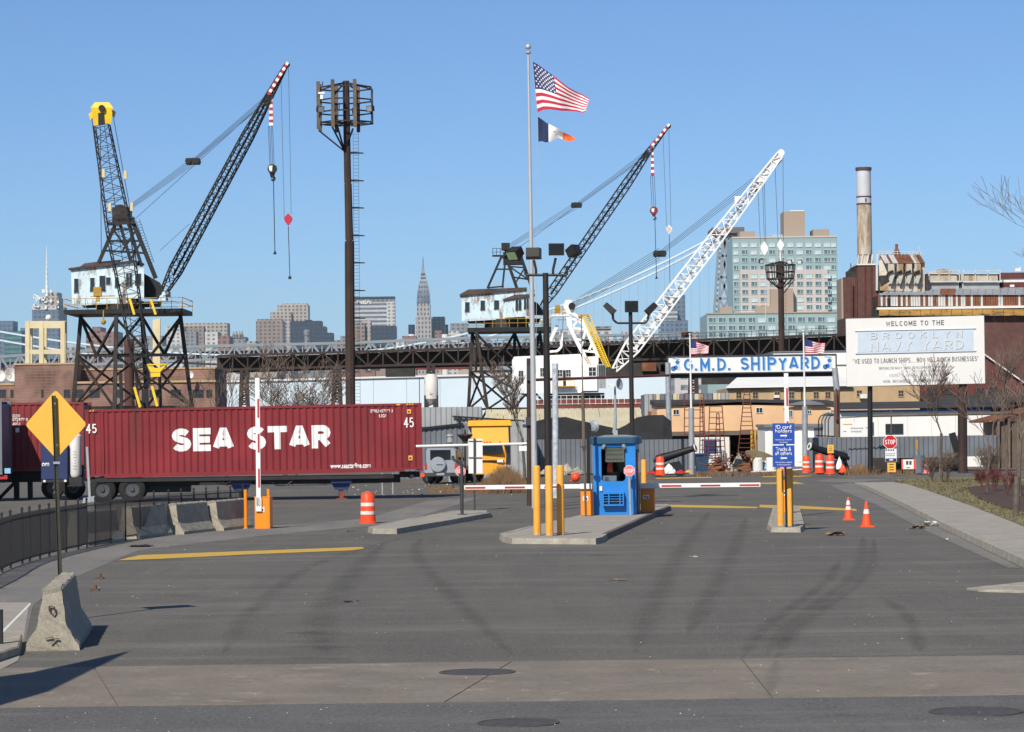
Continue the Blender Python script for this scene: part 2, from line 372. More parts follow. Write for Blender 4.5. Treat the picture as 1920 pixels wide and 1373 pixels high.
GL = {'A': [[(0, 0), (.43, 1), (.57, 1), (1, 0)], [(.2, .25), (.8, .25)]], 'B': [[(0, 0), (0, 1)], [(0, 1), (.5, 1)] + arc(.62, .77, .33, .23, 90, -90, 6) + [(0, .54)], [(0, 0), (.5, 0)] + arc(.65, .27, .35, .27, -90, 90, 6)], 'C': [arc(.55, .5, .55, .5, 45, 315, 12)], 'D': [[(0, 0), (0, 1)], [(0, 1), (.4, 1)] + arc(.45, .5, .55, .5, 90, -90, 10) + [(0, 0)]], 'E': [[(0, 0), (0, 1)], [(0, 1), (1, 1)], [(0, .5), (.92, .5)], [(0, 0), (1, 0)]], 'F': [[(0, 0), (0, 1)], [(0, 1), (1, 1)], [(0, .5), (.85, .5)]], 'G': [arc(.52, .5, .52, .5, 45, 330, 12) + [(1, .45), (.6, .45)]], 'H': [[(0, 0), (0, 1)], [(1, 0), (1, 1)], [(0, .5), (1, .5)]], 'I': [[(.5, 0), (.5, 1)]], 'K': [[(0, 0), (0, 1)], [(1, 1), (0, .42)], [(.3, .6), (1, 0)]], 'L': [[(0, 1), (0, 0), (1, 0)]], 'M': [[(0, 0), (0, 1)], [(1, 0), (1, 1)], [(0, 1), (.5, .25), (1, 1)]], 'N': [[(0, 0), (0, 1)], [(1, 0), (1, 1)], [(0, 1), (1, 0)]], 'O': O_, 'P': [[(0, 0), (0, 1)], [(0, 1), (.5, 1)] + arc(.6, .73, .4, .27, 90, -90, 6) + [(0, .46)]], 'R': [[(0, 0), (0, 1)], [(0, 1), (.5, 1)] + arc(.6, .74, .36, .26, 90, -90, 6) + [(0, .48)], [(.5, .46), (1, 0)]], 'S': [S_], 'T': [[(.5, 0), (.5, 1)], [(0, 1), (1, 1)]], 'U': [[(0, 1)] + arc(.5, .35, .5, .35, 180, 360, 10) + [(1, 1)]], 'V': [[(0, 1), (.5, 0), (1, 1)]], 'W': [[(0, 1), (.25, 0), (.5, .9), (.75, 0), (1, 1)]], 'Y': [[(0, 1), (.5, .48), (1, 1)], [(.5, 0), (.5, .5)]], '4': [[(.72, 0), (.72, 1)], [(.72, 1), (0, .3)], [(0, .3), (1, .3)]], '5': [[(.9, 1), (.12, 1), (.08, .55)] + arc(.45, .3, .5, .3, 110, -150, 9)], '.': [[(0, 0), (.2, 0)]], ',': [[(0, -.1), (.15, .05)]], '"': [[(0, .75), (.08, 1)], [(.3, .75), (.38, 1)]], '&': [[(1, 0), (.25, .75), (.5, 1), (.65, .75), (.1, .3), (.4, 0), (.95, .4)]]}
NW = {'I': .25, '.': .22, ',': .2, '"': .4, 'M': 1.15, 'W': 1.35, ' ': .55, 'E': .85, 'L': .8, 'F': .8, 'O': 1.08, 'G': 1.05, 'S': .98, 'A': 1.12}
def letters(name, word, mat, parent, c, W, H, t=.18, gap=.22, th=.004, ux=(1, 0, 0), uz=(0, 0, 1), cuts=None, fn=None, cw=.72):
    # block capitals drawn as flat strokes, one plane a hair behind the other where strokes cross
    tot = sum(NW.get(ch, 1) * cw + (t if ch != ' ' else 0) for ch in word) + gap * cw * (len(word) - 1); k = W / tot * 1.0; T = t * H
    bm = bmesh.new(); x = -W / 2; kk = W / tot
    for ch in word:
        w_ = NW.get(ch, 1) * cw * kk; tx = t * kk
        for si, pl in enumerate(GL.get(ch, [])):
            pts = [Vector((x + tx / 2 + (p[0] * w_ if ch != 'I' else w_ / 2), -H / 2 + T / 2 + p[1] * (H - T))) for p in pl]; n = len(pts); L = []
            closed = (pts[0] - pts[-1]).length < 1e-6
            hx_ = min(tx, T * 1.25) / 2; 
            for i, p in enumerate(pts):
                a = pts[i - 1] if i else (pts[-2] if closed else None); b_ = pts[i + 1] if i < n - 1 else (pts[1] if closed else None)
                d1 = (p - a).normalized() if a is not None else (b_ - p).normalized(); d2 = (b_ - p).normalized() if b_ is not None else d1
                nn = (Vector((-d1.y, d1.x)) + Vector((-d2.y, d2.x))); nn = nn.normalized() if nn.length > .05 else Vector((-d1.y, d1.x)); f = 1 / max(.45, nn.dot(Vector((-d1.y, d1.x))))
                e = Vector((0, 0))
                if not closed and i in (0, n - 1) and n <= 3 and (abs(d1.x) < .02 or abs(d1.y) < .02): e = (d1 if i else -d1) * (T / 2 if abs(d1.x) < .02 else hx_) 
                L.append((p + e + nn * f * hx_, p + e - nn * f * hx_))
            for (a0, a1), (b0, b1) in zip(L[:-1], L[1:]):
                y = -th - si * .0012; vs = [bm.verts.new((q.x, y, q.y)) for q in (a0, b0, b1, a1)]
                try: bm.faces.new(vs)
                except Exception: pass
        x += w_ + tx * (ch != ' ') + gap * cw * kk
    bmesh.ops.remove_doubles(bm, verts=bm.verts, dist=1e-5)
    for cx in cuts or []: bmesh.ops.bisect_plane(bm, geom=bm.verts[:] + bm.edges[:] + bm.faces[:], plane_co=(cx - c[0], 0, 0), plane_no=(1, 0, 0))
    ux = Vector(ux).normalized(); uz = Vector(uz).normalized(); nv = ux.cross(uz) * -1; o0 = ORI.get(parent.name, Vector((0, 0, 0))); cc = Vector(c)
    for v in bm.verts:
        q = cc + ux * v.co.x + uz * v.co.z + nv * v.co.y
        if fn: q.y += fn(q.x)
        v.co = q - o0
    for f in bm.faces:
        f.normal_update()
        if f.normal.y > 0: f.normal_flip()
    me = bpy.data.meshes.new(name); bm.to_mesh(me); bm.free(); me.materials.append(mat); o = bpy.data.objects.new(name, me); COL.objects.link(o); o.parent = parent; ORI[o.name] = o0; return o
def corr_sheet(mb, a, b, z0, z1, period, depth, k=0, n=(0, -1, 0)):     # upright corrugated sheet from a to b
    a = Vector(a); b = Vector(b); L = (b - a).length; d = (b - a) / L; n = Vector(n)
    prof = [(0, 0), (.25, 0), (.5, 1), (.75, 1)]
    xs = []
    i = 0
    while i * period < L:
        for t, h in prof:
            if (i + t) * period <= L: xs.append(((i + t) * period, h * depth))
        i += 1
    xs.append((L, 0))
    for (x0, h0), (x1, h1) in zip(xs[:-1], xs[1:]):
        p0 = a + d * x0 + n * h0; p1 = a + d * x1 + n * h1
        mb.face([(p0.x, p0.y, z0), (p1.x, p1.y, z0), (p1.x, p1.y, z1), (p0.x, p0.y, z1)], k)
    return mb
WINM = {}
def window(parent, c, w_, h_, glass='glass', frame='white', bars=(1, 1), rz=0, name='window', deep=.05):
    key = (round(w_, 2), round(h_, 2), glass, frame, bars)
    if key not in WINM:
        b = MB(); t = max(.04, .07 * min(w_, h_))
        b.box((0, -.01, 0), (w_, .02, h_), k=1)
        for x in (-1, 1): b.box((x * (w_ / 2), -deep / 2, 0), (t, deep, h_ + t), k=0)
        for z in (-1, 1): b.box((0, -deep / 2 - .003, z * h_ / 2), (w_ - t, deep, t), k=0)
        for i in range(1, bars[0]): b.box((-w_ / 2 + w_ * i / bars[0], -deep * .4, 0), (t * .7, deep * .6, h_ - t), k=0)
        for i in range(1, bars[1]): b.box((0, -deep * .36, -h_ / 2 + h_ * i / bars[1]), (w_ - t, deep * .5, t * .7), k=0)
        o = b.build('window', [A[frame], A[glass]]); WINM[key] = o.data; bpy.data.objects.remove(o)
    return share(name, WINM[key], parent, c, rz)
HD = math.radians(6.5)          # the road runs this far to the right of the view
hv = Vector((math.sin(HD), math.cos(HD), 0)); hx = Vector((math.cos(HD), -math.sin(HD), 0))
# ================================================================== ground, roads, pavements
def sheet(name, pts, mat, z, th=0):
    b = MB(); q = [Vector((p[0], p[1], z)) for p in pts]
    if th: b.ext([v - Vector((0, 0, th)) for v in q], (0, 0, th))
    else: b.face(q)
    return struct(b.build(name, mat))
gnd = MB(); gnd.face([(-5000, -300, 0), (5000, -300, 0), (5000, 9000, 0), (-5000, 9000, 0)])
struct(gnd.build('ground', A['dirt']))
AP0, AP1 = 31.0, 36.2
sheet('street', [(-40, -60), (40, -60), (40, AP0 - .01), (-40, AP0 - .01)], A['street'], .004)
sheet('road', [(-90, AP1 + .01), (70, AP1 + .01), (70, 176), (-90, 176)], A['asphalt'], .004)
apron = setting('concrete_apron')
def gx(px, py): return G(px, py)
js = [(-40, -40), (-5.2, -4.2), (-.05, -.75), (2.78, 2.7), (40, 40)]
for (xa0, xa1), (xb0, xb1) in zip(js[:-1], js[1:]):
    b = MB(); g = .008; r = lambda n=.02: rnd.uniform(-n, n)
    lo = [(xa0 + g, AP1), (xb0 - g, AP1), (xb1 - g, AP0), (xa1 + g, AP0)]
    N = 24
    top = [(lo[0][0] + (lo[1][0] - lo[0][0]) * i / N, AP1 + (r() if 0 < i < N else 0)) for i in range(N + 1)] + [(lo[2][0] + (lo[3][0] - lo[2][0]) * i / N, AP0 + (r() if 0 < i < N else 0)) for i in range(N + 1)]
    b.ext([Vector((x, y, -.1)) for x, y in top], (0, 0, .108)); b.build('slab', A['concrete'], apron)
# painted lines and seams, sheets 4 mm above the road
def strip(name, pix, mat, z=.008, wob=0):
    pts = [G(x, y) for x, y in pix]
    if wob:
        out = []
        for a, b_ in zip(pts, pts[1:] + pts[:1]):
            n = max(1, int((b_ - a).length / .25))
            for i in range(n): q = a.lerp(b_, i / n); out.append(Vector((q.x + rnd.uniform(-wob, wob), q.y + rnd.uniform(-wob, wob) * 2, 0)))
        pts = out
    return sheet(name, pts, mat, z)
strip('painted_line', [(219, 1052), (262, 1042), (470, 1034), (680, 1026.5), (684, 1030), (660, 1033), (470, 1040.5), (300, 1049)], A['yellow_line'], .012, .012)
strip('painted_line', [(1212, 946), (1345, 948.5), (1420, 951), (1420, 953.5), (1345, 953), (1212, 950.5)], A['yellow_line'], .008, .02)
strip('painted_line', [(1424, 947), (1500, 949), (1606, 955), (1606, 958.5), (1500, 954.5), (1424, 952)], A['yellow_line'], .008, .02)
strip('painted_line', [(1492, 904), (1510, 908), (1420, 908), (1420, 906)], A['yellow_line'], .008)
strip('painted_line', [(1430, 893.5), (1522, 892.5), (1522, 894), (1430, 895)], A['yellow_line'], .008)
strip('painted_line', [(1230, 896.5), (1335, 894.5), (1335, 896), (1230, 898.5)], A['yellow_line'], .008)
SEAM = M('old_tar', (.066, .062, .054), .85, var=.2)
TRACK = bpy.data.materials.new('rubber_stain'); TRACK.use_nodes = True; t_ = TRACK.node_tree; t_.nodes.clear(); om = t_.nodes.new('ShaderNodeOutputMaterial'); mx = t_.nodes.new('ShaderNodeMixShader'); tr = t_.nodes.new('ShaderNodeBsdfTransparent'); df = t_.nodes.new('ShaderNodeBsdfDiffuse'); df.inputs[0].default_value = (.02, .02, .019, 1)
t_.links.new(mathn(t_, 'MULTIPLY', ramp(t_, noise(t_, coord(t_), .9, 5, .7), .3, .7), .06), mx.inputs[0]); t_.links.new(tr.outputs[0], mx.inputs[1]); t_.links.new(df.outputs[0], mx.inputs[2]); t_.links.new(mx.outputs[0], om.inputs[0])
MZ = [.0086]
def soft_mark(pix, wd):      # thin rubber film: three nested sheets give it a soft edge
    pts = [G(x, y) for x, y in pix]; out = []
    for i in range(len(pts) - 1):
        p0, p1, p2, p3 = pts[max(0, i - 1)], pts[i], pts[i + 1], pts[min(len(pts) - 1, i + 2)]
        for k in range(10): q = k / 10; out.append(.5 * ((2 * p1) + (p2 - p0) * q + (2 * p0 - 5 * p1 + 4 * p2 - p3) * q * q + (3 * p1 - p0 - 3 * p2 + p3) * q ** 3))
    out.append(pts[-1]); n = len(out)
    for l in range(3):
        b = MB(); L = []
        for i, p in enumerate(out):
            d = (out[min(n - 1, i + 1)] - out[max(0, i - 1)]).normalized(); e = min(1, i / 6, (n - 1 - i) / 6); w_ = wd * (1 - l * .3) * (.15 + .85 * e); L.append((p.x - d.y * -w_, p.y + d.x * -w_, p.x + d.y * -w_, p.y - d.x * -w_))
        MZ[0] += .0004; z = MZ[0]
        for a, c in zip(L[:-1], L[1:]): b.face([(a[0], a[1], z), (a[2], a[3], z), (c[2], c[3], z), (c[0], c[1], z)])
        struct(b.build('tyre_mark', TRACK))
def seam(pix, wd=.03, name='tar_seam', mat=None):
    pts = [G(x, y) for x, y in pix]; out = []
    for a, b_ in zip(pts[:-1], pts[1:]):
        n = max(2, int((b_ - a).length / .35))
        for i in range(n): out.append(a.lerp(b_, i / n) + Vector((rnd.uniform(-.05, .05), 0, 0)))
    out.append(pts[-1]); b = MB()
    for a, c in zip(out[:-1], out[1:]):
        n = Vector((-(c - a).y, (c - a).x, 0)).normalized() * wd * rnd.uniform(.4, 1.1)
        b.face([(p.x, p.y, .013) for p in (a - n, a + n, c + n, c - n)])
    return struct(b.build(name, mat or SEAM))
TRK = [(1435, 1232), (1470, 1183), (1530, 1135), (1590, 1090), (1616, 1050), (1618, 1005)]
soft_mark(TRK, .17); soft_mark([(x + 20, y + 4) for x, y in TRK], .12); soft_mark([(x - 42, y + 2) for x, y in TRK[:5]], .15)
for mk, w_ in (([(1290, 1190), (1330, 1120), (1372, 1040), (1400, 970)], .22), ([(1190, 1225), (1230, 1120), (1280, 1030), (1330, 960)], .25), ([(960, 1230), (840, 1110), (780, 1040), (790, 1010)], .2), ([(610, 1230), (600, 1170), (640, 1100), (720, 1020)], .3), ([(1650, 1120), (1695, 1150), (1718, 1195), (1725, 1225)], .14), ([(420, 1225), (480, 1140), (590, 1060), (760, 1008)], .2), ([(900, 1350), (1300, 1346), (1700, 1342)], .3), ([(1440, 1310), (1450, 1270), (1456, 1240)], .1)): soft_mark(mk, w_)
seam([(1330, 1140), (1450, 1137), (1560, 1148)], .006)
for px, py, w_ in ((595, 1190, .3), (590, 1215, .32), (585, 1237, .3), (1100, 1042, .3), (350, 1120, .3)): soft_mark([(px - 60, py), (px - 15, py - 1), (px + 30, py + 1), (px + 65, py)], w_)
sheet('sidewalk', [(p.x, p.y) for p in (G(*q) for q in [(-90, 1290), (30, 1236), (48, 1200), (62, 1136), (120, 1092), (190, 1062), (262, 1032), (500, 1004.5), (690, 987), (760, 977), (905, 932), (800, 940), (690, 972), (600, 981), (456, 989), (290, 1005), (110, 1040), (10, 1073), (-90, 1105)])], A['dusty'], .008)
strip('painted_line', [(0, 1188), (56, 1132), (58, 1134.5), (2, 1192)], A['wornwhite'], .013)
# left foreground slab corner and its low kerb
kb = setting('sidewalk', (0, 0, 0))
b = MB(); q = [G(x, y) for x, y in [(-80, 1300), (34, 1240), (40, 1222), (52, 1150), (56, 1131), (-80, 1131)]]
b.ext([Vector((p.x, p.y, -.05)) for p in q], (0, 0, .062)); b.build('slab', A['walk'], kb)
b = MB(); b.hull([G(-60, 1262), G(36, 1230), G(42, 1205), G(-60, 1236)], [p + Vector((0, 0, .13)) for p in (G(-60, 1262), G(36, 1230), G(42, 1205), G(-60, 1236))]); b.build('kerb_stone', A['kerb'], kb, bevel=.02)

# right pavement with kerbstones, cut into slabs
rw = setting('sidewalk', (0, 0, 0))
K = [G(x, y) for x, y in [(2150, 1205), (1915, 1062), (1830, 1022), (1770, 993), (1700, 955), (1640, 925), (1598, 905)]]
I = [G(x, y, .15) for x, y in [(2150, 1100), (2050, 1042), (1915, 985), (1820, 948), (1740, 920), (1672, 898.5)]]
def at_d(path, y):
    for a, c in zip(path[:-1], path[1:]):
        if y <= c.y: break
    t = (y - a.y) / (c.y - a.y); return Vector((a.x + (c.x - a.x) * t, y, 0))
y = 44.0
while y < 138:
    y2 = min(y + 1.9, 139.5); g = .02
    k0, k1, i0, i1 = at_d(K, y + g), at_d(K, y2 - g), at_d(I, y + g), at_d(I, y2 - g)
    kw = .17; ex = Vector((kw, 0, 0)); ramp_ = 1.0 if y < 128 else max(.25, 1 - (y - 128) / 13)
    zz = lambda: Vector((0, 0, .15 * ramp_ + rnd.uniform(-.006, .004)))
    b = MB(); b.hull([k0, k0 + ex, k1 + ex, k1], [k0 + Vector((.03, 0, .15 * ramp_)), k0 + ex + Vector((-.006, 0, .15 * ramp_)), k1 + ex + Vector((-.006, 0, .15 * ramp_)), k1 + Vector((.03, 0, .15 * ramp_))]); b.build('kerb_stone', A['kerb'], rw)
    b = MB(); z1 = zz(); b.hull([k0 + ex, i0, i1, k1 + ex], [k0 + ex + z1, i0 + z1, i1 + z1, k1 + ex + z1]); b.build('slab', A['walk'], rw)
    y = y2
# flare where the pavement meets the cross lane
strip('pavement_flare', [(1540, 904), (1598, 905.5), (1672, 899), (1560, 899), (1528, 901)], A['dusty'], .012)
strip('gutter_dust', [(1556, 911), (1597, 906.5), (1640, 927), (1700, 957), (1770, 995), (1915, 1066), (1890, 1066), (1740, 998), (1640, 946)], A['dusty'], .010)
# low kerb tip entering at the right edge
b = MB(); q = [G(x, y) for x, y in [(1812, 1108), (1960, 1092), (1960, 1115), (1835, 1111)]]; b.hull(q, [p + Vector((0, 0, .05)) for p in q]); struct(b.build('kerb', A['kerb'], bevel=.01))
# lawn and planting bed, raised behind the pavement
lp = [Vector((at_d(I, yy).x + .02, yy, 0)) for yy in (50, 60, 76.8, 95, 110, 125, 139)] + [G(1700, 897, .15), Vector((38, 143, 0)), Vector((38, 50, 0))]
b = MB(); b.ext([Vector((p.x, p.y, -.02)) for p in lp], (0, 0, .18)); struct(b.build('lawn', A['lawn']))
mp = [G(x, y, .18) for x, y in [(1814, 914), (1820, 926), (1848, 941), (1888, 953), (1930, 961), (2000, 972), (2100, 976), (2140, 950), (2100, 922), (1960, 912), (1860, 909)]]
b = MB(); b.ext([Vector((p.x, p.y, .1)) for p in mp], (0, 0, .1)); struct(b.build('planting_bed', A['mulch']))
b = MB()
def inpoly(x, y, poly):
    c = False; n = len(poly)
    for i in range(n):
        a, d = poly[i], poly[i - 1]
        if (a.y > y) != (d.y > y) and x < (d.x - a.x) * (y - a.y) / (d.y - a.y) + a.x: c = not c
    return c
for _ in range(26000):
    yy = rnd.uniform(60, 140); xx = rnd.uniform(10, 26)
    if not inpoly(xx, yy, lp) or inpoly(xx, yy, mp): continue
    h = rnd.uniform(.04, .11); a = rnd.uniform(0, 6.28); w_ = .012 + .00016 * yy
    b.face([(xx - w_ * math.cos(a), yy - w_ * math.sin(a), .16), (xx + w_ * math.cos(a), yy + w_ * math.sin(a), .16), (xx + rnd.uniform(-.05, .05), yy + rnd.uniform(-.05, .05), .16 + h)])
gr = b.build('grass', A['blade']); gr['kind'] = 'stuff'
# gravel verge behind the yard
sheet('gravel_verge', [(p.x, p.y) for p in (G(*q) for q in [(400, 905), (640, 912), (790, 908), (870, 912), (1000, 903), (1130, 899), (1220, 897), (1400, 890), (1400, 886), (400, 884)])], A['dirt'], .009)

# islands with kerbstones
def island(pix, h, name='traffic_island', dark=()):
    s = setting(name); pts = [G(x, y) for x, y in pix]; n = len(pts)
    cen = sum(pts, Vector()) / n
    ins = []
    for i, p in enumerate(pts):
        a, c = pts[i - 1], pts[(i + 1) % n]; d1 = (p - a).normalized(); d2 = (c - p).normalized()
        nn = (Vector((-d1.y, d1.x, 0)) + Vector((-d2.y, d2.x, 0))).normalized()
        if (cen - p).dot(nn) < 0 and n < 7: nn = -nn
        ins.append(p + nn * .16)
    H = Vector((0, 0, h))
    for i in range(n):
        j = (i + 1) % n; seg = max(1, int((pts[j] - pts[i]).length / 2.4))
        for q in range(seg):
            t0, t1 = q / seg, (q + 1) / seg; L = (pts[j] - pts[i]).length; g = min(.05, .012 / max(L, .1))
            e = lambda P0, t: P0[i].lerp(P0[j], t)
            a0, a1 = e(pts, t0 + g), e(pts, t1 - g); b0, b1 = e(ins, t0 + g), e(ins, t1 - g)
            sl_ = (b0 - a0) * .16, (b1 - a1) * .16
            b = MB(); dz = H + Vector((0, 0, rnd.uniform(-.006, .006)))
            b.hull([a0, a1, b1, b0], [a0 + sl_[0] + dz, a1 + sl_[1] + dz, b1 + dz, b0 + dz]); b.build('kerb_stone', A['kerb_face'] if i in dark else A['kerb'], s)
    b = MB(); b.ext([p for p in ins], H - Vector((0, 0, .004))); b.build('slab', A['walk'], s)
    return s
island([(936, 1011), (942, 1017), (958, 1020.5), (1118, 1021.5), (1132, 1018), (1140, 1012), (1259, 957), (1252, 953.5), (1192, 953.5), (1062, 980)], .15, dark=(5,))
island([(1438, 992), (1445, 998.5), (1502, 999), (1510, 993), (1500, 957), (1449, 957)], .13)
island([(689, 998), (697, 1001.5), (745, 1002), (922, 970.5), (920, 966), (850, 966), (760, 983)], .15, dark=(3,))

# ================================================================== manholes and small things on the road
def manhole(px, py, rpx, label):
    c = G(px, py); r = m(rpx, c.y); z0 = .010
    t = thing('manhole_cover', label, 'manhole cover', (c.x, c.y, z0), 'manhole covers')
    b = MB(); b.lathe((c.x, c.y, z0 - .03), [(r, 0), (r, .036), (r * .9, .036), (r * .9, .03)], 32); b.build('frame', A['iron'], t)
    b = MB(); b.lathe((c.x, c.y, z0 - .024), [(r * .89, 0), (r * .89, .027)], 32)
    for i in range(-5, 6):
        for j in range(-5, 6):
            if math.hypot(i, j) < 5.2: b.box((c.x + i * r * .15, c.y + j * r * .15, z0 - .0005), (r * .11, r * .11, .004))
    b.build('lid', A['iron'], t)
manhole(895, 1262, 72, 'iron manhole cover in the pale concrete strip, over a slab joint')
manhole(972, 1357, 77, 'iron manhole cover in the bottom street, near the middle')
manhole(1830, 1336, 88, 'wide flat manhole cover in the street at bottom right')
def litter(px, py, wpx, mat, label, n=5, name='litter', cat='litter', hgt=.06):
    c = G(px, py); w_ = m(wpx, c.y); b = MB()
    for i in range(n):
        p = Vector((c.x + rnd.uniform(-.5, .5) * w_, c.y + rnd.uniform(-.4, .4) * w_, .012)); r = w_ * rnd.uniform(.15, .35)
        a = rnd.uniform(0, 6.28); R = [p + Vector((math.cos(a + k * 1.57 + rnd.uniform(-.3, .3)) * r, math.sin(a + k * 1.57) * r, rnd.uniform(0, hgt))) for k in range(4)]
        b.face([R[0], R[1], R[2]]); b.face([R[0], R[2], R[3]])
    return tag(b.build(name, mat), label, cat)
litter(1565, 1005, 26, A['leaf'], 'clump of brown dead leaves on the road near two orange cones', 26, 'leaf_clump', 'leaves', .1)
litter(1162, 1089, 30, A['leaf'], 'flattened brown cardboard scrap on the open road below the booth', 5, hgt=.03)
litter(1296, 1046, 20, A['litter'], 'pale paper scrap on the road between booth and sign bollards', 4, hgt=.04)
litter(1738, 987, 34, A['litter'], 'heap of pale plastic rubbish against the right kerb', 22, 'rubbish_heap', 'rubbish', .14)
litter(1722, 992, 24, A['leaf'], 'brown leaves mixed beside the rubbish at the right kerb', 20, 'leaf_clump', 'leaves', .08)
litter(660, 1130, 24, A['coal'], 'flat black rubber scrap lying on the open asphalt at left', 5, hgt=.03)
litter(1855, 1034, 12, A['yellow_line'], 'small yellow scrap by the right kerb', 3, hgt=.03)
litter(655, 998, 12, A['coal'], 'small dark scrap near the striped orange drum', 3, hgt=.03)
litter(680, 1009, 9, A['litter'], 'white scrap of paper below the striped orange drum', 3, hgt=.03)
litter(1780, 1013, 10, A['litter'], 'crumpled white paper ball near the right kerb', 4, hgt=.05)
litter(265, 1026, 40, A['coal'], 'dark debris with white bits beside the left fence', 12, hgt=.05)
b = MB()
for _ in range(420):
    yy = 28 + 130 * rnd.random() ** 1.6; xx = rnd.uniform(-.19, .19) * yy
    r = rnd.uniform(.005, .014) * (yy / 60) ** .6; z = .012
    b.add([(xx - r, yy, z), (xx, yy - r, z), (xx + r, yy, z), (xx, yy + r, z), (xx, yy, z + r)], [(0, 1, 4), (1, 2, 4), (2, 3, 4), (3, 0, 4)], 0 if rnd.random() < .6 else 1)
o = b.build('pebbles', [A['litter'], A['boulder']]); o['kind'] = 'stuff'
# two iron stubs on the left
for i, (px, py, lb) in enumerate([(187, 1086, 'rusty sawn-off post stub on the pavement edge, farther one'), (178, 1108, 'rusty sawn-off post stub on the pavement edge, nearer one')]):
    c = G(px, py); t = thing('post_stub', lb, 'post stub', c, 'sawn-off post stubs')
    b = MB(); b.box((c.x, c.y, .02), (.16, .16, .03)); b.build('base_plate', A['iron'], t)
    b = MB(); b.tube((c.x, c.y, .035), (c.x + .01, c.y, .11), .035, .03); b.build('stub', A['rusttin'], t)

# ================================================================== concrete barriers
JP = [(-.36, 0), (-.36, .09), (-.20, .34), (-.125, .84), (-.10, .865), (.10, .865), (.125, .84), (.20, .34), (.36, .09), (.36, 0)]
def jersey(base, ax, L, label, sc=1.0, rough=.006, group=None):
    t = thing('concrete_barrier', label, 'concrete barrier', base, group)
    ax = Vector((ax[0], ax[1], 0)).normalized(); sd_ = Vector((ax.y, -ax.x, 0)); n = 20; b = MB(); rr = random.Random(3)
    pr = []
    for (x0, z0), (x1, z1) in zip(JP, JP[1:] + JP[:1]):
        q = max(1, int(math.hypot(x1 - x0, z1 - z0) / .06))
        for i in range(q): pr.append((x0 + (x1 - x0) * i / q, z0 + (z1 - z0) * i / q))
    rings = []
    for j in range(n + 1):
        off = []
        for x, z in pr:
            e = rough * (2.2 if j in (0, n) else 1) * (1.8 if (abs(x) > .33 or z > .83) else .7)
            off.append(Vector(base) + ax * (L * j / n + rr.uniform(-e, e)) + sd_ * (x * sc + rr.uniform(-e, e)) + Vector((0, 0, max(0, z * sc + (rr.uniform(-e, e) if z > .02 else 0)))))
        rings.append(off)
    k = len(pr); vs = [p for r in rings for p in r]; fs = []
    for j in range(n):
        for i in range(k): fs.append((j * k + i, j * k + (i + 1) % k, (j + 1) * k + (i + 1) % k, (j + 1) * k + i))
    fs += [tuple(range(k)), tuple(range(n * k + k - 1, n * k - 1, -1))]
    b.add(vs, fs); b.build('barrier_body', A['jersey'], t)
    return t, ax, sd_
bb = G(98, 1221)
jb, jax, jsd = jersey(bb, (-.10, 1), 4.1, 'weathered concrete barrier in the left foreground with painted marks on its end', .96)
b = MB()   # sprayed marks on the near end
def mark(pts, z0):
    for (x0, y0), (x1, y1) in zip(pts[:-1], pts[1:]):
        p = [bb - jax * .034 + jsd * x + Vector((0, 0, z)) for x, z in ((x0, y0), (x1, y1))]; b.beam(p[0], p[1], .022, .008)
mark([(-.03, .60), (.03, .585), (.05, .52), (.02, .48), (-.03, .53), (-.03, .60)], 0); mark([(-.09, .17), (.0, .19), (.06, .10)], 0); mark([(-.02, .1), (.05, .17), (.1, .16)], 0)
b.build('paint_mark', M('rust_spray', (.06, .035, .025), .9), jb)
fj = G(272, 1010)
for px, py, lb in [(140, 1024, 'left of the leaning grey post'), (238, 1011, 'just right of the leaning grey post'), (322, 1003, 'middle one of those right of the grey post'), (397, 996, 'nearest to the orange gate cabinet')]:
    jersey(G(px, py), (.24, 1), 2.6, 'concrete barrier behind the black fence, ' + lb, 1.0, .006, 'concrete barriers behind the fence')

# ================================================================== yellow diamond sign, seen from behind
D = 43.7; base = G(116, 1165)
D = base.y
t = thing('warning_sign', 'blank back of a yellow diamond sign on a leaning green post', 'road sign', base)
top = P(101, 742, D - .02)
b = MB(); d = (top - base)
xx = Vector((1, 0, 0)); yy = Vector((0, 1, 0))
for dx, dy, w_, th in ((0, 0, .05, .006), (-.028, -.016, .006, .034), (.028, -.016, .006, .034)):
    b.hull([base + xx * (dx + s * w_ / 2) + yy * (dy + q * th / 2) for s, q in ((-1, -1), (1, -1), (1, 1), (-1, 1))], [top + xx * (dx + s * w_ / 2) + yy * (dy + q * th / 2) for s, q in ((-1, -1), (1, -1), (1, 1), (-1, 1))])
b.build('post', A['green_post'], t)
b = MB()
for i in range(58):
    p = base.lerp(top, .03 + i / 60); b.disc(p + Vector((0, -.0045, 0)), .008, (0, 1, 0), 8, th=.006)
b.build('post_holes', A['black'], t)
c = P(105, 796, D + .02); u = Vector((.72, 0, .694)) * .38; v_ = Vector((-.66, 0, .752)) * .41
pts = []
cs = [u + v_ * 0, ] 
corners = [Vector((0, 0, .535)), Vector((.475, 0, -.0)), Vector((.0, 0, -.53)), Vector((-.475, 0, 0.0))]
for i, q in enumerate(corners):
    a, e = corners[i - 1], corners[(i + 1) % 4]; d1 = (a - q).normalized() * .06; d2 = (e - q).normalized() * .06
    for k in range(5):
        s = k / 4; pts.append(q + d1 * (1 - s) ** 2 + d2 * s ** 2)
b = MB(); b.ext([c + p for p in pts], (0, .004, 0)); b.build('sign_plate', A['signyellow'], t)
b = MB()
for py in (757, 835):
    p = P(103.5 + (py - 757) * .05, py, D - .03); b.disc(p, .012, (0, 1, 0), 8, th=.03)
p = P(106.5, 868, D - .03); b.box(p, (.10, .05, .035)); b.build('bolt', A['galv'], t)

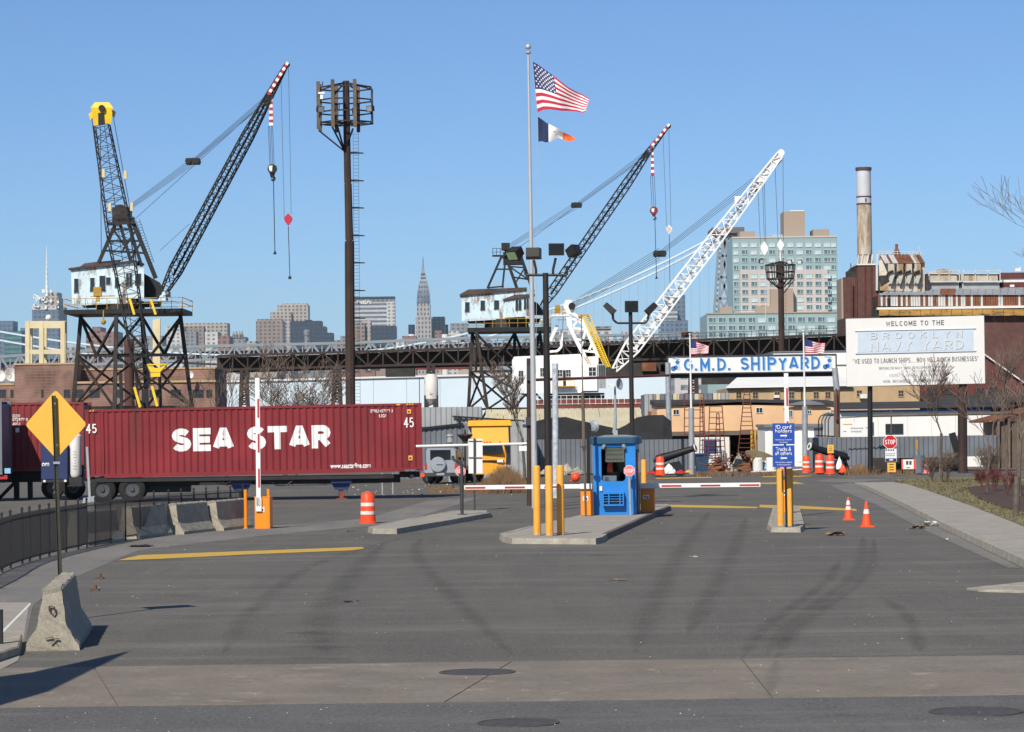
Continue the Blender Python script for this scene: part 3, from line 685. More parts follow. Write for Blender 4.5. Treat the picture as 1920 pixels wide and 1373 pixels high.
# ================================================================== black fence
fb = [G(x, y) for x, y in [(-70, 1112), (-40, 1098), (-16, 1086), (4, 1074), (20, 1066), (42, 1058), (56, 1054), (75, 1048.5), (92.5, 1044), (110, 1040), (124, 1036.5), (147, 1031.5), (163, 1027.5), (179, 1024.5), (207.5, 1019), (235.5, 1014), (262.5, 1010), (289, 1006), (316.5, 1002.5), (340, 999.5), (364, 997), (387, 994.5), (409.5, 992.5), (432.7, 990.5), (456, 988.5)]]
ft = thing('iron_fence', 'black iron picket fence curving along the left pavement', 'fence', fb[0])
FH = 1.15
pm = None
for i, p in enumerate(fb):
    b = MB(); b.box((p.x, p.y, FH / 2 + .03), (.045, .045, FH + .06)); b.lathe((p.x, p.y, FH + .06), [(.034, 0), (.034, .02), (.002, .06)], 6)
    b.build('post', A['black'], ft)
for a, c in zip(fb[:-1], fb[1:]):
    b = MB()
    for z in (.12, FH - .1): b.beam(a + Vector((0, 0, z)), c + Vector((0, 0, z)), .03)
    n = max(2, int((c - a).length / .08))
    for i in range(1, n):
        q = a.lerp(c, i / n); b.beam(q + Vector((0, 0, .08)), q + Vector((0, 0, FH - .02)), .013)
    b.build('picket_panel', A['black'], ft)
# leaning grey post behind the fence
c = G(171, 985); t = thing('leaning_post', 'leaning bare grey metal post behind the fence by the trailer wheels', 'post', c)
b = MB(); b.beam(c, P(163, 838, c.y), .07, .04); b.build('post', A['galv'], t)
b = MB(); p = P(166, 952, c.y); b.ext([P(152, 962, c.y), P(156, 934, c.y), P(177, 930, c.y), P(178, 962, c.y)], (0, .1, 0)); b.build('base_guard', A['corrpale'], t)

# ================================================================== traffic drums, cones, bollards
def drum(c, h, label, group='orange traffic drums', rot=0):
    t = thing('traffic_drum', label, 'traffic drum', c, group); r = h * .25; c = Vector(c)
    b = MB(); b.lathe(c, [(r * 1.22, 0), (r * 1.22, .05 * h), (r * 1.02, .06 * h), (r * 1.0, .22 * h), (r * .97, .225 * h), (r * .97, .30 * h)], 20); b.lathe(c, [(r * .97, .41 * h), (r * .95, .425 * h), (r * .94, .57 * h)], 20)
    b.lathe(c, [(r * .92, .68 * h), (r * .91, .69 * h), (r * .87, .93 * h), (r * .80, .955 * h), (r * .8, .99 * h), (r * .7, h)], 20)
    b.build('drum_body', A['drum'], t, smooth='auto')
    for z0, z1, k in ((.30, .41, .965), (.57, .68, .93)):
        b = MB(); b.lathe(c, [(r * k, z0 * h), (r * (k - .012), z1 * h)], 20); b.build('reflective_band', A['wornwhite'], t, smooth='auto')
    b = MB(); b.box((c.x, c.y, c.z + h * 1.02), (r * .5, r * .3, h * .05)); b.build('handle', A['drum'], t)
    return t
drum(G(690, 982), .94, 'clean orange striped drum standing alone left of the kerb island')
def cone(c, h, bands, label):
    t = thing('traffic_cone', label, 'traffic cone', c, 'orange traffic cones by the right lane'); c = Vector(c); s = h / .7
    rad = lambda z: (.145 - (.145 - .03) * z / .7) * s
    b = MB(); b.box((c.x, c.y, .015 * s + c.z), (.37 * s, .37 * s, .03 * s)); b.lathe(c, [(.16 * s, .03 * s), (rad(.05), .05 * s)], 20)
    z = .05
    for z0, z1 in bands + [(.7, .7)]:
        b.lathe(c, [(rad(z), z * s), (rad(z0), z0 * s)], 20); z = z1
    b.build('cone_body', A['cone'], t, smooth='auto')
    for z0, z1 in bands:
        b = MB(); b.lathe(c, [(rad(z0) + .002, z0 * s), (rad(z1) + .002, z1 * s)], 20); b.build('reflective_band', A['wornwhite'], t, smooth='auto')
cone(G(1591, 975.5), .68, [(.32, .42), (.47, .60)], 'orange cone with two white collars, the farther of the pair')
cone(G(1625, 988.5), .72, [(.36, .48)], 'orange cone with one white collar, the nearer of the pair')
def bollard(c, h, r, label, group):
    t = thing('bollard', label, 'bollard', c, group); c = Vector(c); b = MB()
    b.lathe(c, [(r, 0), (r, h - .05), (r * .92, h - .02), (r * .6, h)], 18); b.build('pipe', A['yellow'], t, smooth='auto')
    b = MB(); b.lathe(c, [(r * 1.12, 0), (r * 1.1, .03)], 14); b.build('collar', A['kerb'], t)
    return t
for px, py, lb in [(1007.5, 1004, 'leftmost of three yellow bollards on the booth island, in front of the flagpole'), (1030.5, 1005, 'middle of three yellow bollards on the booth island'), (1051.5, 1003, 'rightmost of three yellow bollards on the booth island, half in shadow')]:
    bollard(G(px, py, .15), 1.76, .095, lb, 'yellow bollards on the booth island')
for px, lb in [(1464, 'yellow bollard under the left edge of the blue signs'), (1481.5, 'yellow bollard under the right edge of the blue signs')]:
    bollard(G(px, 987, .13), 1.55, .095, lb, 'yellow bollards under the blue signs')
bollard(G(1208, 952, .15), 1.6, .09, 'yellow bollard standing behind the blue booth at its right', 'yellow bollards on the booth island')

# ================================================================== parking gates
def gate(px, py, zb, wpx, hpx, label, boom, boomlen, start=0, shift=0.0):
    c = G(px, py, zb); D = c.y; t = thing('barrier_gate', label, 'barrier gate', c, 'orange barrier gates', rz=-HD, local=True)
    W = m(wpx, D); H = m(hpx, D)
    b = MB(); b.box((0, W / 2, H / 2), (W, W, H)); b.build('cabinet', A['orange'], t, bevel=.012)
    b = MB(); b.box((0, -.004, H * .47), (W * .8, .006, H * .92)); b.build('door', A['orange'], t)
    b = MB(); b.box((0, W / 2, H + .012), (W * 1.04, W * 1.04, .03)); b.build('lid', A['orange'], t)
    b = MB(); b.box((-W * .08, -.010, H * .62), (W * .45, .006, H * .16)); b.build('label_plate', A['white'], t)
    b = MB(); b.box((-W * .14, -.015, H * .63), (W * .12, .004, H * .06)); b.box((W * .03, -.015, H * .6), (W * .1, .004, H * .07)); b.build('label_print', A['ink'], t)
    L = boomlen; th = .13
    if boom == 'up':
        b = MB(); b.box((shift, -.06, H * .72 + L / 2), (th, .04, L)); b.build('boom', A['white'], t)
        z = H * .72 + .55; k = 0
        while z + .45 < H * .72 + L + .3:
            z2 = min(z + .55, H * .72 + L - .03); b = MB(); b.box((shift + .022, -.083, (z + z2) / 2), (.055, .008, z2 - z)); b.build('stripe', A['red'], t); z += 1.02
        b = MB(); b.box((shift, -.05, H * .78), (.17, .06, .4)); b.build('boom_bracket', A['white'], t)
    else:
        s = -1 if boom == 'left' else 1; zc = H + .05
        b = MB(); b.box((s * L / 2, -.06, zc), (L, .04, th)); b.build('boom', A['white'], t)
        x = L - .03; k = 0
        while x > .7:
            x2 = max(.3, x - .62); b = MB(); b.box((s * (x + x2) / 2, -.083, zc - .012), (x - x2, .008, .055)); b.build('stripe', A['red'], t); x -= 1.22
        b = MB(); b.box((0, -.04, zc), (W * 1.0, .1, .16)); b.build('boom_bracket', A['white'], t)
    return t, D
gate(492, 992, 0, 29, 59, 'orange gate cabinet at the fence end with its striped boom raised', 'up', 3.75, shift=-.09)
gate(1100, 967, .15, 22, 52, 'orange gate cabinet left of the booth with its boom lowered leftwards', 'left', 3.75)
gate(1214, 961, .15, 26, 47, 'orange gate cabinet in the shade right of the booth, boom lowered rightwards', 'right', 3.55)
gate(1474, 962, .13, 20, 60, 'gate cabinet behind the blue signs with its striped boom raised', 'up', 3.6, shift=.06)
for px, py, ht, lb in [(461, 992, 1.15, 'thin orange post standing at the end of the black fence'), (504, 985, 1.1, 'thin orange post just behind the orange gate cabinet')]:
    c = G(px, py); t = thing('marker_post', lb, 'post', c, 'thin orange posts by the fence end')
    b = MB(); b.tube(c, c + Vector((0, 0, ht)), .05); b.build('post', A['orange'], t)
    b = MB(); b.tube(c, c + Vector((0, 0, .04)), .08); b.build('foot', A['kerb'], t)
# ================================================================== guard booth
c0 = G(1153, 965.5, .15); BW, BD, BH = 1.30, 1.75, 2.36
bt = thing('guard_booth', 'small blue guard booth with a window and rounded dark roof on the island', 'booth', c0, rz=-HD, local=True)
hw = BW / 2; wx0, wx1, wz0, wz1 = -.40, .34, 1.03, 2.08; T = .06
b = MB()
b.ab((-hw, 0, 0), (wx0, T, 2.16)); b.ab((wx1, 0, 0), (hw, T, 2.16)); b.ab((wx0, .001, 0), (wx1, T, wz0)); b.ab((wx0, .001, wz1), (wx1, T, 2.158))
b.build('front_wall', A['boothblue'], bt)
for x, y, dx, dz in ((wx0, 0, 1, 1), (wx1, 0, -1, 1), (wx0, 0, 1, -1), (wx1, 0, -1, -1)):       # rounded window corners
    zc = wz0 if dz > 0 else wz1; r = .1; b = MB()
    q = [Vector((x, .002, zc))] + [Vector((x + dx * r * (1 - math.sin(a)), .002, zc + dz * r * (1 - math.cos(a)))) for a in [i * math.pi / 12 for i in range(7)]]
    b.ext(q, (0, T - .006, 0)); b.build('window_corner', A['boothblue'], bt)
b = MB(); b.ab((wx0 - .02, .03, wz0 - .02), (wx1 + .02, .036, wz1 + .02)); pane = b.build('pane', A['paleglass'], bt)
gm = bpy.data.materials.new('clear_glass'); gm.use_nodes = True; n_ = gm.node_tree.nodes['Principled BSDF']
n_.inputs['Base Color'].default_value = (.85, .9, .9, 1); n_.inputs['Roughness'].default_value = .02; n_.inputs['Transmission Weight'].default_value = 1; n_.inputs['IOR'].default_value = 1.02
pane.data.materials.clear(); pane.data.materials.append(gm)
b = MB(); b.ab((-hw, T + .002, 0), (-hw + T, BD, .95)); b.ab((-hw, T + .002, 2.05), (-hw + T, BD, 2.158)); b.ab((-hw, T + .002, .951), (-hw + T, .2, 2.049)); b.ab((-hw, BD - .15, .951), (-hw + T, BD, 2.049)); b.build('side_wall', A['boothblue'], bt)
b = MB(); b.ab((-hw + .02, .2, .95), (-hw + .03, BD - .15, 2.05)); b.build('pane', A['glass'], bt)
b = MB(); b.ab((hw - T, T + .002, 0), (hw, .45, 2.158)); b.ab((hw - T, 1.35, 0), (hw, BD, 2.158)); b.ab((hw - T, .451, 2.0), (hw, 1.349, 2.158)); b.build('side_wall', A['boothblue'], bt)
b = MB(); b.ab((hw + .004, .5, .05), (hw + .03, 1.4, 1.98)); dr = b.build('door', A['boothroof'], bt); 
b = MB(); b.ab((hw + .03, .6, 1.0), (hw + .035, 1.3, 1.9)); b.build('pane', A['glass'], dr); b = MB(); b.tube((hw + .07, .56, .9), (hw + .07, .56, 1.1), .012); b.build('handle', A['galv'], dr)
b = MB(); b.ab((-hw + T, BD - T, 0), (hw - T, BD, 1.0)); b.ab((-hw + T, BD - T, 1.95), (hw - T, BD, 2.158)); b.build('rear_wall', A['boothblue'], bt)
b = MB(); b.ab((-hw + T, T, -.0), (hw - T, BD - T, .04)); b.build('floor', A['darkgrey'], bt)
b = MB(); b.ab((-hw + .06, BD - .05, 1.0), (hw - .06, BD - .04, 1.95)); b.build('pane', A['glass'], bt)
# roof, rounded shell with overhang
def rrect(w_, d_, r, z, cx=0, cy=BD / 2, n=6):
    out = []
    for sx, sy, a0 in ((1, 1, 0), (-1, 1, 90), (-1, -1, 180), (1, -1, 270)):
        for i in range(n + 1):
            a = math.radians(a0 + 90 * i / n); out.append(Vector((cx + sx * (w_ / 2 - r) + r * math.cos(a), cy + sy * (d_ / 2 - r) + r * math.sin(a), z)))
    return out
b = MB(); lv = [(BW + .06, BD + .06, .12, 2.16), (BW + .2, BD + .2, .2, 2.19), (BW + .22, BD + .22, .2, 2.36), (BW + .16, BD + .16, .18, 2.40)]
rings = [rrect(*a) for a in lv]
for r0, r1 in zip(rings[:-1], rings[1:]): b.hull(r0, r1)
rf = b.build('roof', A['boothroof'], bt)
b = MB(); b.hull(rrect(BW, BD, .16, 2.40), rrect(BW * .5, BD * .5, .12, 2.45)); b.build('roof_top', A['corrpale'], rf)
# front fittings
for x in (-.33, .33):
    b = MB(); b.tube((x, -.16, 2.06), (x + (.03 if x < 0 else -.03), -.04, 2.12), .045, .06, 10); b.tube((x, -.02, 2.13), (x, .0, 2.13), .05); b.build('floodlight', A['galv'], bt)
b = MB(); b.ab((-.46, -.05, .74), (-.38, 0, .88)); b.build('switch_box', A['white'], bt)
ac = MB(); ac.ab((-.36, -.22, .28), (.30, 0, .33)); ac.ab((-.36, -.22, .64), (.30, 0, .69)); ac.ab((-.36, -.22, .331), (-.32, 0, .639)); ac.ab((.26, -.22, .331), (.30, 0, .639)); ac.ab((-.319, -.08, .331), (.259, -.07, .639), 1)
acp = ac.build('air_conditioner', [A['boothblue'], A['black']], bt)
for z in (.40, .48, .56):
    b = MB(); b.ab((-.319, -.215, z), (.259, -.18, z + .022)); b.build('slat', A['boothblue'], acp)
for x in (-.18, .16):
    b = MB(); b.ab((x, -.224, .331), (x + .035, -.217, .639)); b.build('slat', A['boothblue'], acp)
# inside: notice, console, box of papers, orange vest
b = MB(); b.ab((-.27, .05, 1.62), (.31, .055, 2.06)); nt_ = b.build('paper_notice', A['corrcream'], bt)
b = MB(); rr = random.Random(4)
for z, n in ((1.98, 9), (1.85, 11), (1.70, 13)):
    for i in range(n):
        x = -.23 + .5 * i / n; b.ab((x, .046, z - .028), (x + .012 + .012 * rr.random(), .049, z + rr.choice((.0, .028)))); b.ab((x, .046, z - .004 + rr.choice((-.024, .02))), (x + .026, .049, z + .004))
b.build('notice_print', A['ink'], nt_)
b = MB(); b.ab((-.30, .35, .85), (.12, .8, 1.28)); tag(b.build('console', A['black']), 'black console screen inside the booth window', 'monitor')
bpy.data.objects['console'].location = c0; bpy.data.objects['console'].rotation_euler = (0, 0, -HD)
b = MB(); b.ab((-.37, .10, .85), (.05, .3, 1.2)); b.ab((-.30, .093, 1.02), (-.18, .099, 1.16), 1); o = tag(b.build('paper_box', [A['white'], A['corrpale']]), 'white box of papers behind the booth window', 'box'); o.location = c0; o.rotation_euler = (0, 0, -HD)
b = MB(); b.hull([(-.28, .6, 1.3), (-.08, .6, 1.3), (-.08, .7, 1.3), (-.28, .7, 1.3)], [(-.25, .6, 1.6), (-.12, .6, 1.6), (-.12, .7, 1.6), (-.25, .7, 1.6)]); o = tag(b.build('safety_vest', A['drum']), 'orange safety vest hanging inside the booth', 'vest'); o.location = c0; o.rotation_euler = (0, 0, -HD)
b = MB(); b.ab((-.5, .3, .80), (.45, .9, .85)); o = b.build('desk', A['darkgrey'], bt)

# stop paddle at the booth
def octo(c, r, th, ax=0):
    return [Vector(c) + Vector((r * math.cos(math.radians(22.5 + 45 * i)), 0, r * math.sin(math.radians(22.5 + 45 * i)))) for i in range(8)]
def stop_face(t, c, r, plate, ink, word=True, rim=True):
    b = MB(); b.ext(octo(c, r, 0), (0, .006, 0)); b.build('sign_plate', A[ink], t)
    c2 = Vector(c) + Vector((0, -.004, 0)); b = MB(); b.ext(octo(c2, r * .93, 0), (0, .003, 0)); b.build('sign_face', A[plate], t)
    if word: letters('lettering', 'STOP', A[ink], t, Vector(c) + Vector((0, -.005, 0)), r * 1.42, r * .66, t=.2, gap=.28, cw=.55)
c = G(1182, 965.5, .15); c.y -= .25
t = thing('stop_sign', 'faded pink octagonal stop sign on a grey pole beside the booth', 'stop sign', c, 'faded octagonal stop signs')
b = MB(); b.tube(c, P(1179, 872, c.y), .04, .04, 10); b.build('pole', A['galv'], t)
stop_face(t, P(1180, 883, c.y - .06), m(11, c.y), 'pink', 'letter')
# gooseneck reader post with faded stop sign on the left island
c = G(866.5, 965, .15); D = c.y
t = thing('gooseneck_post', 'dark grey gooseneck reader post on the narrow left island', 'post', c)
b = MB(); pts = [P(866.5, 965, D)] + [P(x, y, D) for x, y in ((866, 880), (865, 870), (861, 865), (855, 863), (850, 863))]; b.path([c] + pts[1:], .05, 10); b.build('pole', A['darkgrey'], t, smooth='auto')
b = MB(); b.path([P(864, 893, D), P(861, 888, D), P(860, 910, D)], .02); b.path([P(866, 911, D), P(852, 907, D), P(850, 913, D)], .025); b.box(P(849.5, 859, D), (.1, .1, .14)); b.box(P(850, 912, D), (.08, .08, .12)); b.build('arm', A['darkgrey'], t)
b = MB(); b.lathe(c, [(.14, 0), (.14, .02)], 12); b.build('base_plate', A['darkgrey'], t)
c2 = P(863.5, 884, D + 5); t = thing('stop_sign', 'faded pink stop sign half hidden behind the dark gooseneck post', 'stop sign', Vector((c2.x, c2.y, 0)), 'faded octagonal stop signs')
stop_face(t, c2, m(10, D + 5), 'pink', 'letter'); b = MB(); b.tube((c2.x, c2.y + .04, 0), c2 + Vector((0, .04, .1)), .03); b.build('pole', A['darkgrey'], t)
# white back-turned double panel sign
c = G(890, 958); D = c.y; t = thing('panel_sign', 'two blank white sign panels seen from behind on a dark pole', 'sign', c)
b = MB(); b.beam(c, P(889.5, 822, D), .07, .05); b.build('pole', A['darkgrey'], t)
for y0, y1 in ((823, 857), (858.5, 888)):
    b = MB(); a, e = P(878.5, y1, D + .04), P(904.5, y0, D + .04); b.ab((a.x, D + .04, a.z), (e.x, D + .05, e.z)); b.build('sign_panel', A['white'], t)
b = MB()
for y in (827.5, 859): b.beam(P(879, y, D + .03), P(904, y, D + .03), .02, .03)
b.build('bracket', A['darkgrey'], t)
# blue lane signs
c = G(1473, 988, .13); D = c.y - .3; t = thing('lane_sign', 'pair of blue lane signs with white arrows above the two yellow bollards', 'sign', Vector((c.x, D, .13)))
b = MB(); b.beam((c.x, D, .13), P(1471, 794, D), .06, .04); b.build('pole', A['black'], t)
def bluepanel(y0, y1, l1, l2, arrow, s1, s2, tilt=1.5):
    a, e = P(1449, y1, D - .05), P(1489.5 + 0, y0, D - .05); W = e.x - a.x; H = e.z - a.z; cx = (a.x + e.x) / 2; cz = (a.z + e.z) / 2
    b = MB(); b.ab((a.x, D - .055, a.z), (e.x, D - .049, e.z)); b.build('sign_panel', A['signblue'], t)
    yy = D - .0555
    text('lettering', l1, A['letter'], t, (cx, yy, cz + H * .32), W * .70, H * .19, th=.003, bold=.008)
    text('lettering', l2, A['letter'], t, (cx, yy, cz + H * .13), W * .76, H * .17, th=.003, bold=.008)
    b = MB(); z = cz - H * .09; s = 1 if arrow == 'r' else -1
    b.ab((cx - W * .15, yy - .003, z - .018), (cx + W * .15, yy, z + .018))
    for q in (-1, 1): b.beam((cx + s * W * .15, yy - .0035, z), (cx + s * W * .06, yy - .0035, z + q * .065), .036, .004)
    b.build('arrow', A['letter'], t)
    text('lettering', s1, A['letter'], t, (cx, yy, cz - H * .29), W * .76, H * .075, th=.002)
    text('lettering', s2, A['letter'], t, (cx, yy, cz - H * .40), W * (.62 if 'full' in s2 else .36), H * .07, th=.002)
bluepanel(793.5, 833.5, 'ID card', 'holders', 'r', 'Hold ID up to sensor', 'for access')
bluepanel(835, 876, 'Trucks &', 'all others', 'l', 'All vehicles subject', 'to full inspection')
c2 = P(1473.5, 881, D + 4); t2 = thing('stop_sign', 'faded pink stop sign half hidden below the blue lane signs', 'stop sign', Vector((c2.x, c2.y, .13)), 'faded octagonal stop signs')
stop_face(t2, c2, m(11, c2.y), 'pink', 'letter'); b = MB(); b.tube((c2.x, c2.y + .04, .13), c2 + Vector((0, .04, .1)), .03); b.build('pole', A['galv'], t2)

# ================================================================== poles around the booth
c = G(1098.5, 968, .15); D = c.y; t = thing('antenna_mast', 'thin weathered mast rising beside the orange gate cabinet left of the booth', 'mast', c)
b = MB(); b.tube(c, P(1095, 838, D), .035, .035, 8); b.tube(P(1095, 838, D), P(1092.5, 735, D), .055, .05, 8); b.tube(P(1092.5, 735, D), P(1090, 590, D), .018, .012, 6); b.build('pole', A['cortenlight'], t)
b = MB(); b.box(P(1094.5, 838, D), (.2, .12, .05)); b.box(P(1095.5, 842, D), (.12, .1, .06)); b.build('clamp', A['darkgrey'], t)
c = PZ(1104, 93, 0); t = thing('mirror_post', 'black post with a round convex mirror just left of the booth', 'post', c)
b = MB(); b.beam(c, P(1103, 793, 93), .11, .11); b.build('post', A['black'], t)
b = MB(); p = P(1111, 800, 93); b.lathe(p, [(.02, -.02), (.14, 0), (.2, .06), (.2, .08)], 16, axis=(.6, .8, .05)); b.build('mirror', A['silver'], t)
c = P(1153, 817, 91.2); t = thing('booth_antenna', 'grey mast with a small dish and camera rising above the booth', 'antenna', c)
b = MB(); b.tube(c, P(1154, 780, 91.2), .05, .045); b.tube(P(1154, 780, 91.2), P(1153, 724, 91.2), .04, .03); b.beam(P(1150, 816, 91.2), P(1158, 816, 91.2), .1, .3); b.beam(P(1149, 812, 91.2), P(1151, 795, 91.2), .03); b.build('pole', A['galv'], t)
b = MB(); b.lathe(P(1157, 721, 91), [(.03, 0), (.14, .04), (.19, .1), (.18, .1), (.02, .02)], 14, axis=(.8, -.5, .1)); b.build('dish', A['galv'], t)
b = MB(); b.box(P(1147, 724, 91), (.13, .14, .1)); b.tube(P(1142, 722, 91), P(1147, 722, 91), .04); b.build('camera', A['wornwhite'], t)
# tall flagpole with two flags
c = PZ(1003, 104, 0); D = 104; t = thing('flagpole', 'tall silver flagpole with a ball finial behind the yellow bollards', 'flagpole', c)
top = P(990.3, 95, D); b = MB(); b.tube(c, c.lerp(top, .35), .115, .09, 14); b.tube(c.lerp(top, .35), top, .09, .042, 14); b.build('pole', A['alu'], t, smooth='auto')
b = MB(); b.ball(P(990.2, 88, D), .105, 14); b.build('finial', A['alu'], t, smooth=True)
b = MB(); b.lathe(P(990.4, 98, D), [(.07, -.06), (.1, -.04), (.1, .02), (.05, .05)], 10); b.build('truck', A['galv'], t)
b = MB(); b.path([P(991.5, 98, D - .07), P(998, 116, D), P(1008, 215, D), P(1009, 268, D), P(1003, 840, D - .15)], .008, 4); b.build('halyard', A['palerope'], t)
def flag(name, label, quad, D, cells, NU, NV, group, wav=.12, stars=None, par=None):
    # quad: functions giving the hoist (top, bottom) and the picture outline of top and bottom edges
    t = thing(name, label, 'flag', quad(0, 0), group)
    b = MB(); V = [[quad(i / NU, j / NV) for j in range(NV + 1)] for i in range(NU + 1)]
    for i in range(NU):
        for j in range(NV):
            b.face([V[i][j], V[i + 1][j], V[i + 1][j + 1], V[i][j + 1]], cells((i + .5) / NU, (j + .5) / NV))
    b.build('cloth', FLM[name], t, smooth=True)
    if stars:
        b = MB(); e = .012
        for (u, v) in stars:
            p = quad(u, v); du = quad(u + .02, v) - p; dv = quad(u, v + .02) - p; n = du.cross(dv).normalized()
            r = (du.length / .02) * .021
            for s in (-1, 1):
                q = []
                for k in range(10):
                    a = math.pi / 2 + k * math.pi / 5; rr_ = r * (1 if k % 2 == 0 else .5)
                    q.append(p + n * e * s + du.normalized() * rr_ * math.cos(a) + (-dv.normalized()) * rr_ * math.sin(a))
                b.face(q)
        b.build('star_field', A['flagwhite'], t)
    return t
FLM = {'national_flag': [A['flagred'], A['flagwhite'], A['flagblue']], 'city_flag': [A['flagnavy'], A['flagwhite'], A['flagorange'], A['gmdblue']]}
def us(u, v):
    if u < .4 and v < 7 / 13: return 2
    return 0 if int(v * 13) % 2 == 0 else 1
STAR = [((.4 / 12) * (c_ + 1), (7 / 13 / 10) * (r_ + 1)) for r_ in range(9) for c_ in range(11) if (r_ + c_) % 2 == 0]
def usquad(hx0, hy0, hx1, hy1, topo, boto, D, wav):
    def edge(path, u):
        x = u * (len(path) - 1); i = min(int(x), len(path) - 2); f = x - i
        return path[i][0] + (path[i + 1][0] - path[i][0]) * f, path[i][1] + (path[i + 1][1] - path[i][1]) * f
    def q(u, v):
        u = min(u, 1.0)
        a, c = edge(topo, u), edge(boto, u); px = a[0] + (c[0] - a[0]) * v; py = a[1] + (c[1] - a[1]) * v
        d = wav * u * math.sin(u * 9 + v * 2.2) + wav * .5 * math.sin(u * 17 - v * 3) * u
        return P(px, py, D + d)
    return q
q1 = usquad(0, 0, 0, 0, [(999, 116), (1010, 122), (1021, 130), (1032, 138), (1043, 146), (1054, 155), (1066, 164), (1080, 172), (1092, 177), (1105, 185)], [(1008, 211), (1019, 206), (1030, 205.5), (1042, 206.5), (1053, 208), (1064, 208), (1075, 209), (1085, 210), (1092, 212), (1098, 209)], D, .16)
flag('national_flag', 'large stars and stripes flag flying from the tall silver flagpole', q1, D, us, 48, 26, 'stars and stripes flags', stars=STAR)
def city(u, v):
    if u < .36: return 0
    if u < .68: return 3 if (.48 < u < .56 and .38 < v < .62 and (int(u * 90) + int(v * 30)) % 3 == 0) else 1
    return 2
q2 = usquad(0, 0, 0, 0, [(1008.5, 219), (1016, 224), (1024, 230), (1034, 235), (1046, 241), (1060, 250), (1074, 256), (1082, 262)], [(1009.5, 266), (1016, 265), (1024, 267.5), (1034, 265), (1046, 258), (1058, 263), (1066, 266), (1076, 263)], D, .14)
flag('city_flag', 'smaller blue, white and orange flag flying below the large stars and stripes', q2, D, city, 40, 14, None)
# lamp posts
def floodhead(t, p, yaw, pitch, sz, lens='glass'):
    R = Euler((pitch, 0, yaw)).to_matrix(); b = MB(); p = Vector(p); w_, d_, h_ = sz
    q = lambda x, y, z: p + R @ Vector((x, y, z))
    b.hull([q(-w_ / 2, -d_ / 2, -h_ / 2), q(w_ / 2, -d_ / 2, -h_ / 2), q(w_ / 2, -d_ / 2, h_ / 2), q(-w_ / 2, -d_ / 2, h_ / 2)], [q(-w_ * .42, d_ / 2, -h_ * .38), q(w_ * .42, d_ / 2, -h_ * .38), q(w_ * .42, d_ / 2, h_ * .44), q(-w_ * .42, d_ / 2, h_ * .44)])
    hd = b.build('floodlight', A['bronze'], t)
    b = MB(); b.hull([q(-w_ * .42, -d_ / 2 - .004, -h_ * .4), q(w_ * .42, -d_ / 2 - .004, -h_ * .4), q(w_ * .42, -d_ / 2 - .004, h_ * .4), q(-w_ * .42, -d_ / 2 - .004, h_ * .4)], [q(-w_ * .42, -d_ / 2 + .01, -h_ * .4), q(w_ * .42, -d_ / 2 + .01, -h_ * .4), q(w_ * .42, -d_ / 2 + .01, h_ * .4), q(-w_ * .42, -d_ / 2 + .01, h_ * .4)]); b.build('lens', A[lens], hd)
D = 101; c = PZ(1029, D, 0); t = thing('floodlight_post', 'brown post carrying four floodlights beside the flagpole', 'floodlight post', c, 'brown floodlight posts')
b = MB(); b.tube(c, P(1022.8, 512, D), .135, .098, 12); b.build('pole', A['bronze'], t, smooth='auto')
b = MB(); a, e = P(985, 516, D), P(1063, 516, D); b.tube(a, e, .045)
for px, py, q in ((1001, 488, 1005), (1042, 484, 1037), (985, 508, 985), (1063, 500, 1063)): b.path([P(q, 516, D), P(q, 506, D), P(px, py, D)], .045)
b.build('arm', A['bronze'], t)
floodhead(t, P(966, 475, D), -.75, .55, (.5, .40, .36), 'lens'); floodhead(t, P(999.5, 475, D), 3.0, .1, (.54, .4, .38)); floodhead(t, P(1042, 468, D), .12, .05, (.54, .36, .42)); floodhead(t, P(1075, 472, D), .9, -.5, (.42, .36, .36))
D = 132; c = PZ(1187, D, 0); t = thing('floodlight_post', 'brown post carrying three floodlights behind the booth', 'floodlight post', c, 'brown floodlight posts')
b = MB(); b.tube(c, P(1182, 582, D), .12, .088, 12); b.build('pole', A['bronze'], t, smooth='auto')
b = MB(); b.path([P(1149, 591, D), P(1150, 600, D), P(1157, 606, D), P(1209, 606, D), P(1215, 600, D), P(1216, 590, D)], .055); b.build('arm', A['bronze'], t)
floodhead(t, P(1183, 575, D), .1, .05, (.6, .46, .52)); floodhead(t, P(1143, 579, D), 1.35, .75, (.36, .56, .28)); floodhead(t, P(1221, 579, D), -1.35, .75, (.36, .56, .28)); b = MB(); b.tube(P(1149, 591, D), P(1149, 584, D), .06); b.tube(P(1216, 590, D), P(1216, 584, D), .06); b.build('bracket', A['bronze'], t)
c = PZ(1042, 118, 0); t = thing('steel_stub_pole', 'short mottled pale grey pole right of the four-light post', 'pole', c)
b = MB(); b.tube(c, P(1041, 682, 118), .12, .12, 10); b.build('pole', M('mottled_steel', (.42, .46, .50), .6, var=.35, scale=6), t)
D = 107; c = PZ(993, D, 0); t = thing('utility_post', 'dark timber post with a grey box just left of the flagpole', 'post', c)
b = MB(); b.tube(c, P(992, 672, D), .10, .09, 8); b.build('pole', A['cortenpole'], t)
b = MB(); p = P(992, 700, D - .12); b.box(p, (.16, .14, .55)); p = P(991, 790, D - .12); b.box(p, (.2, .14, .3)); b.build('junction_box', A['darkgrey'], t)
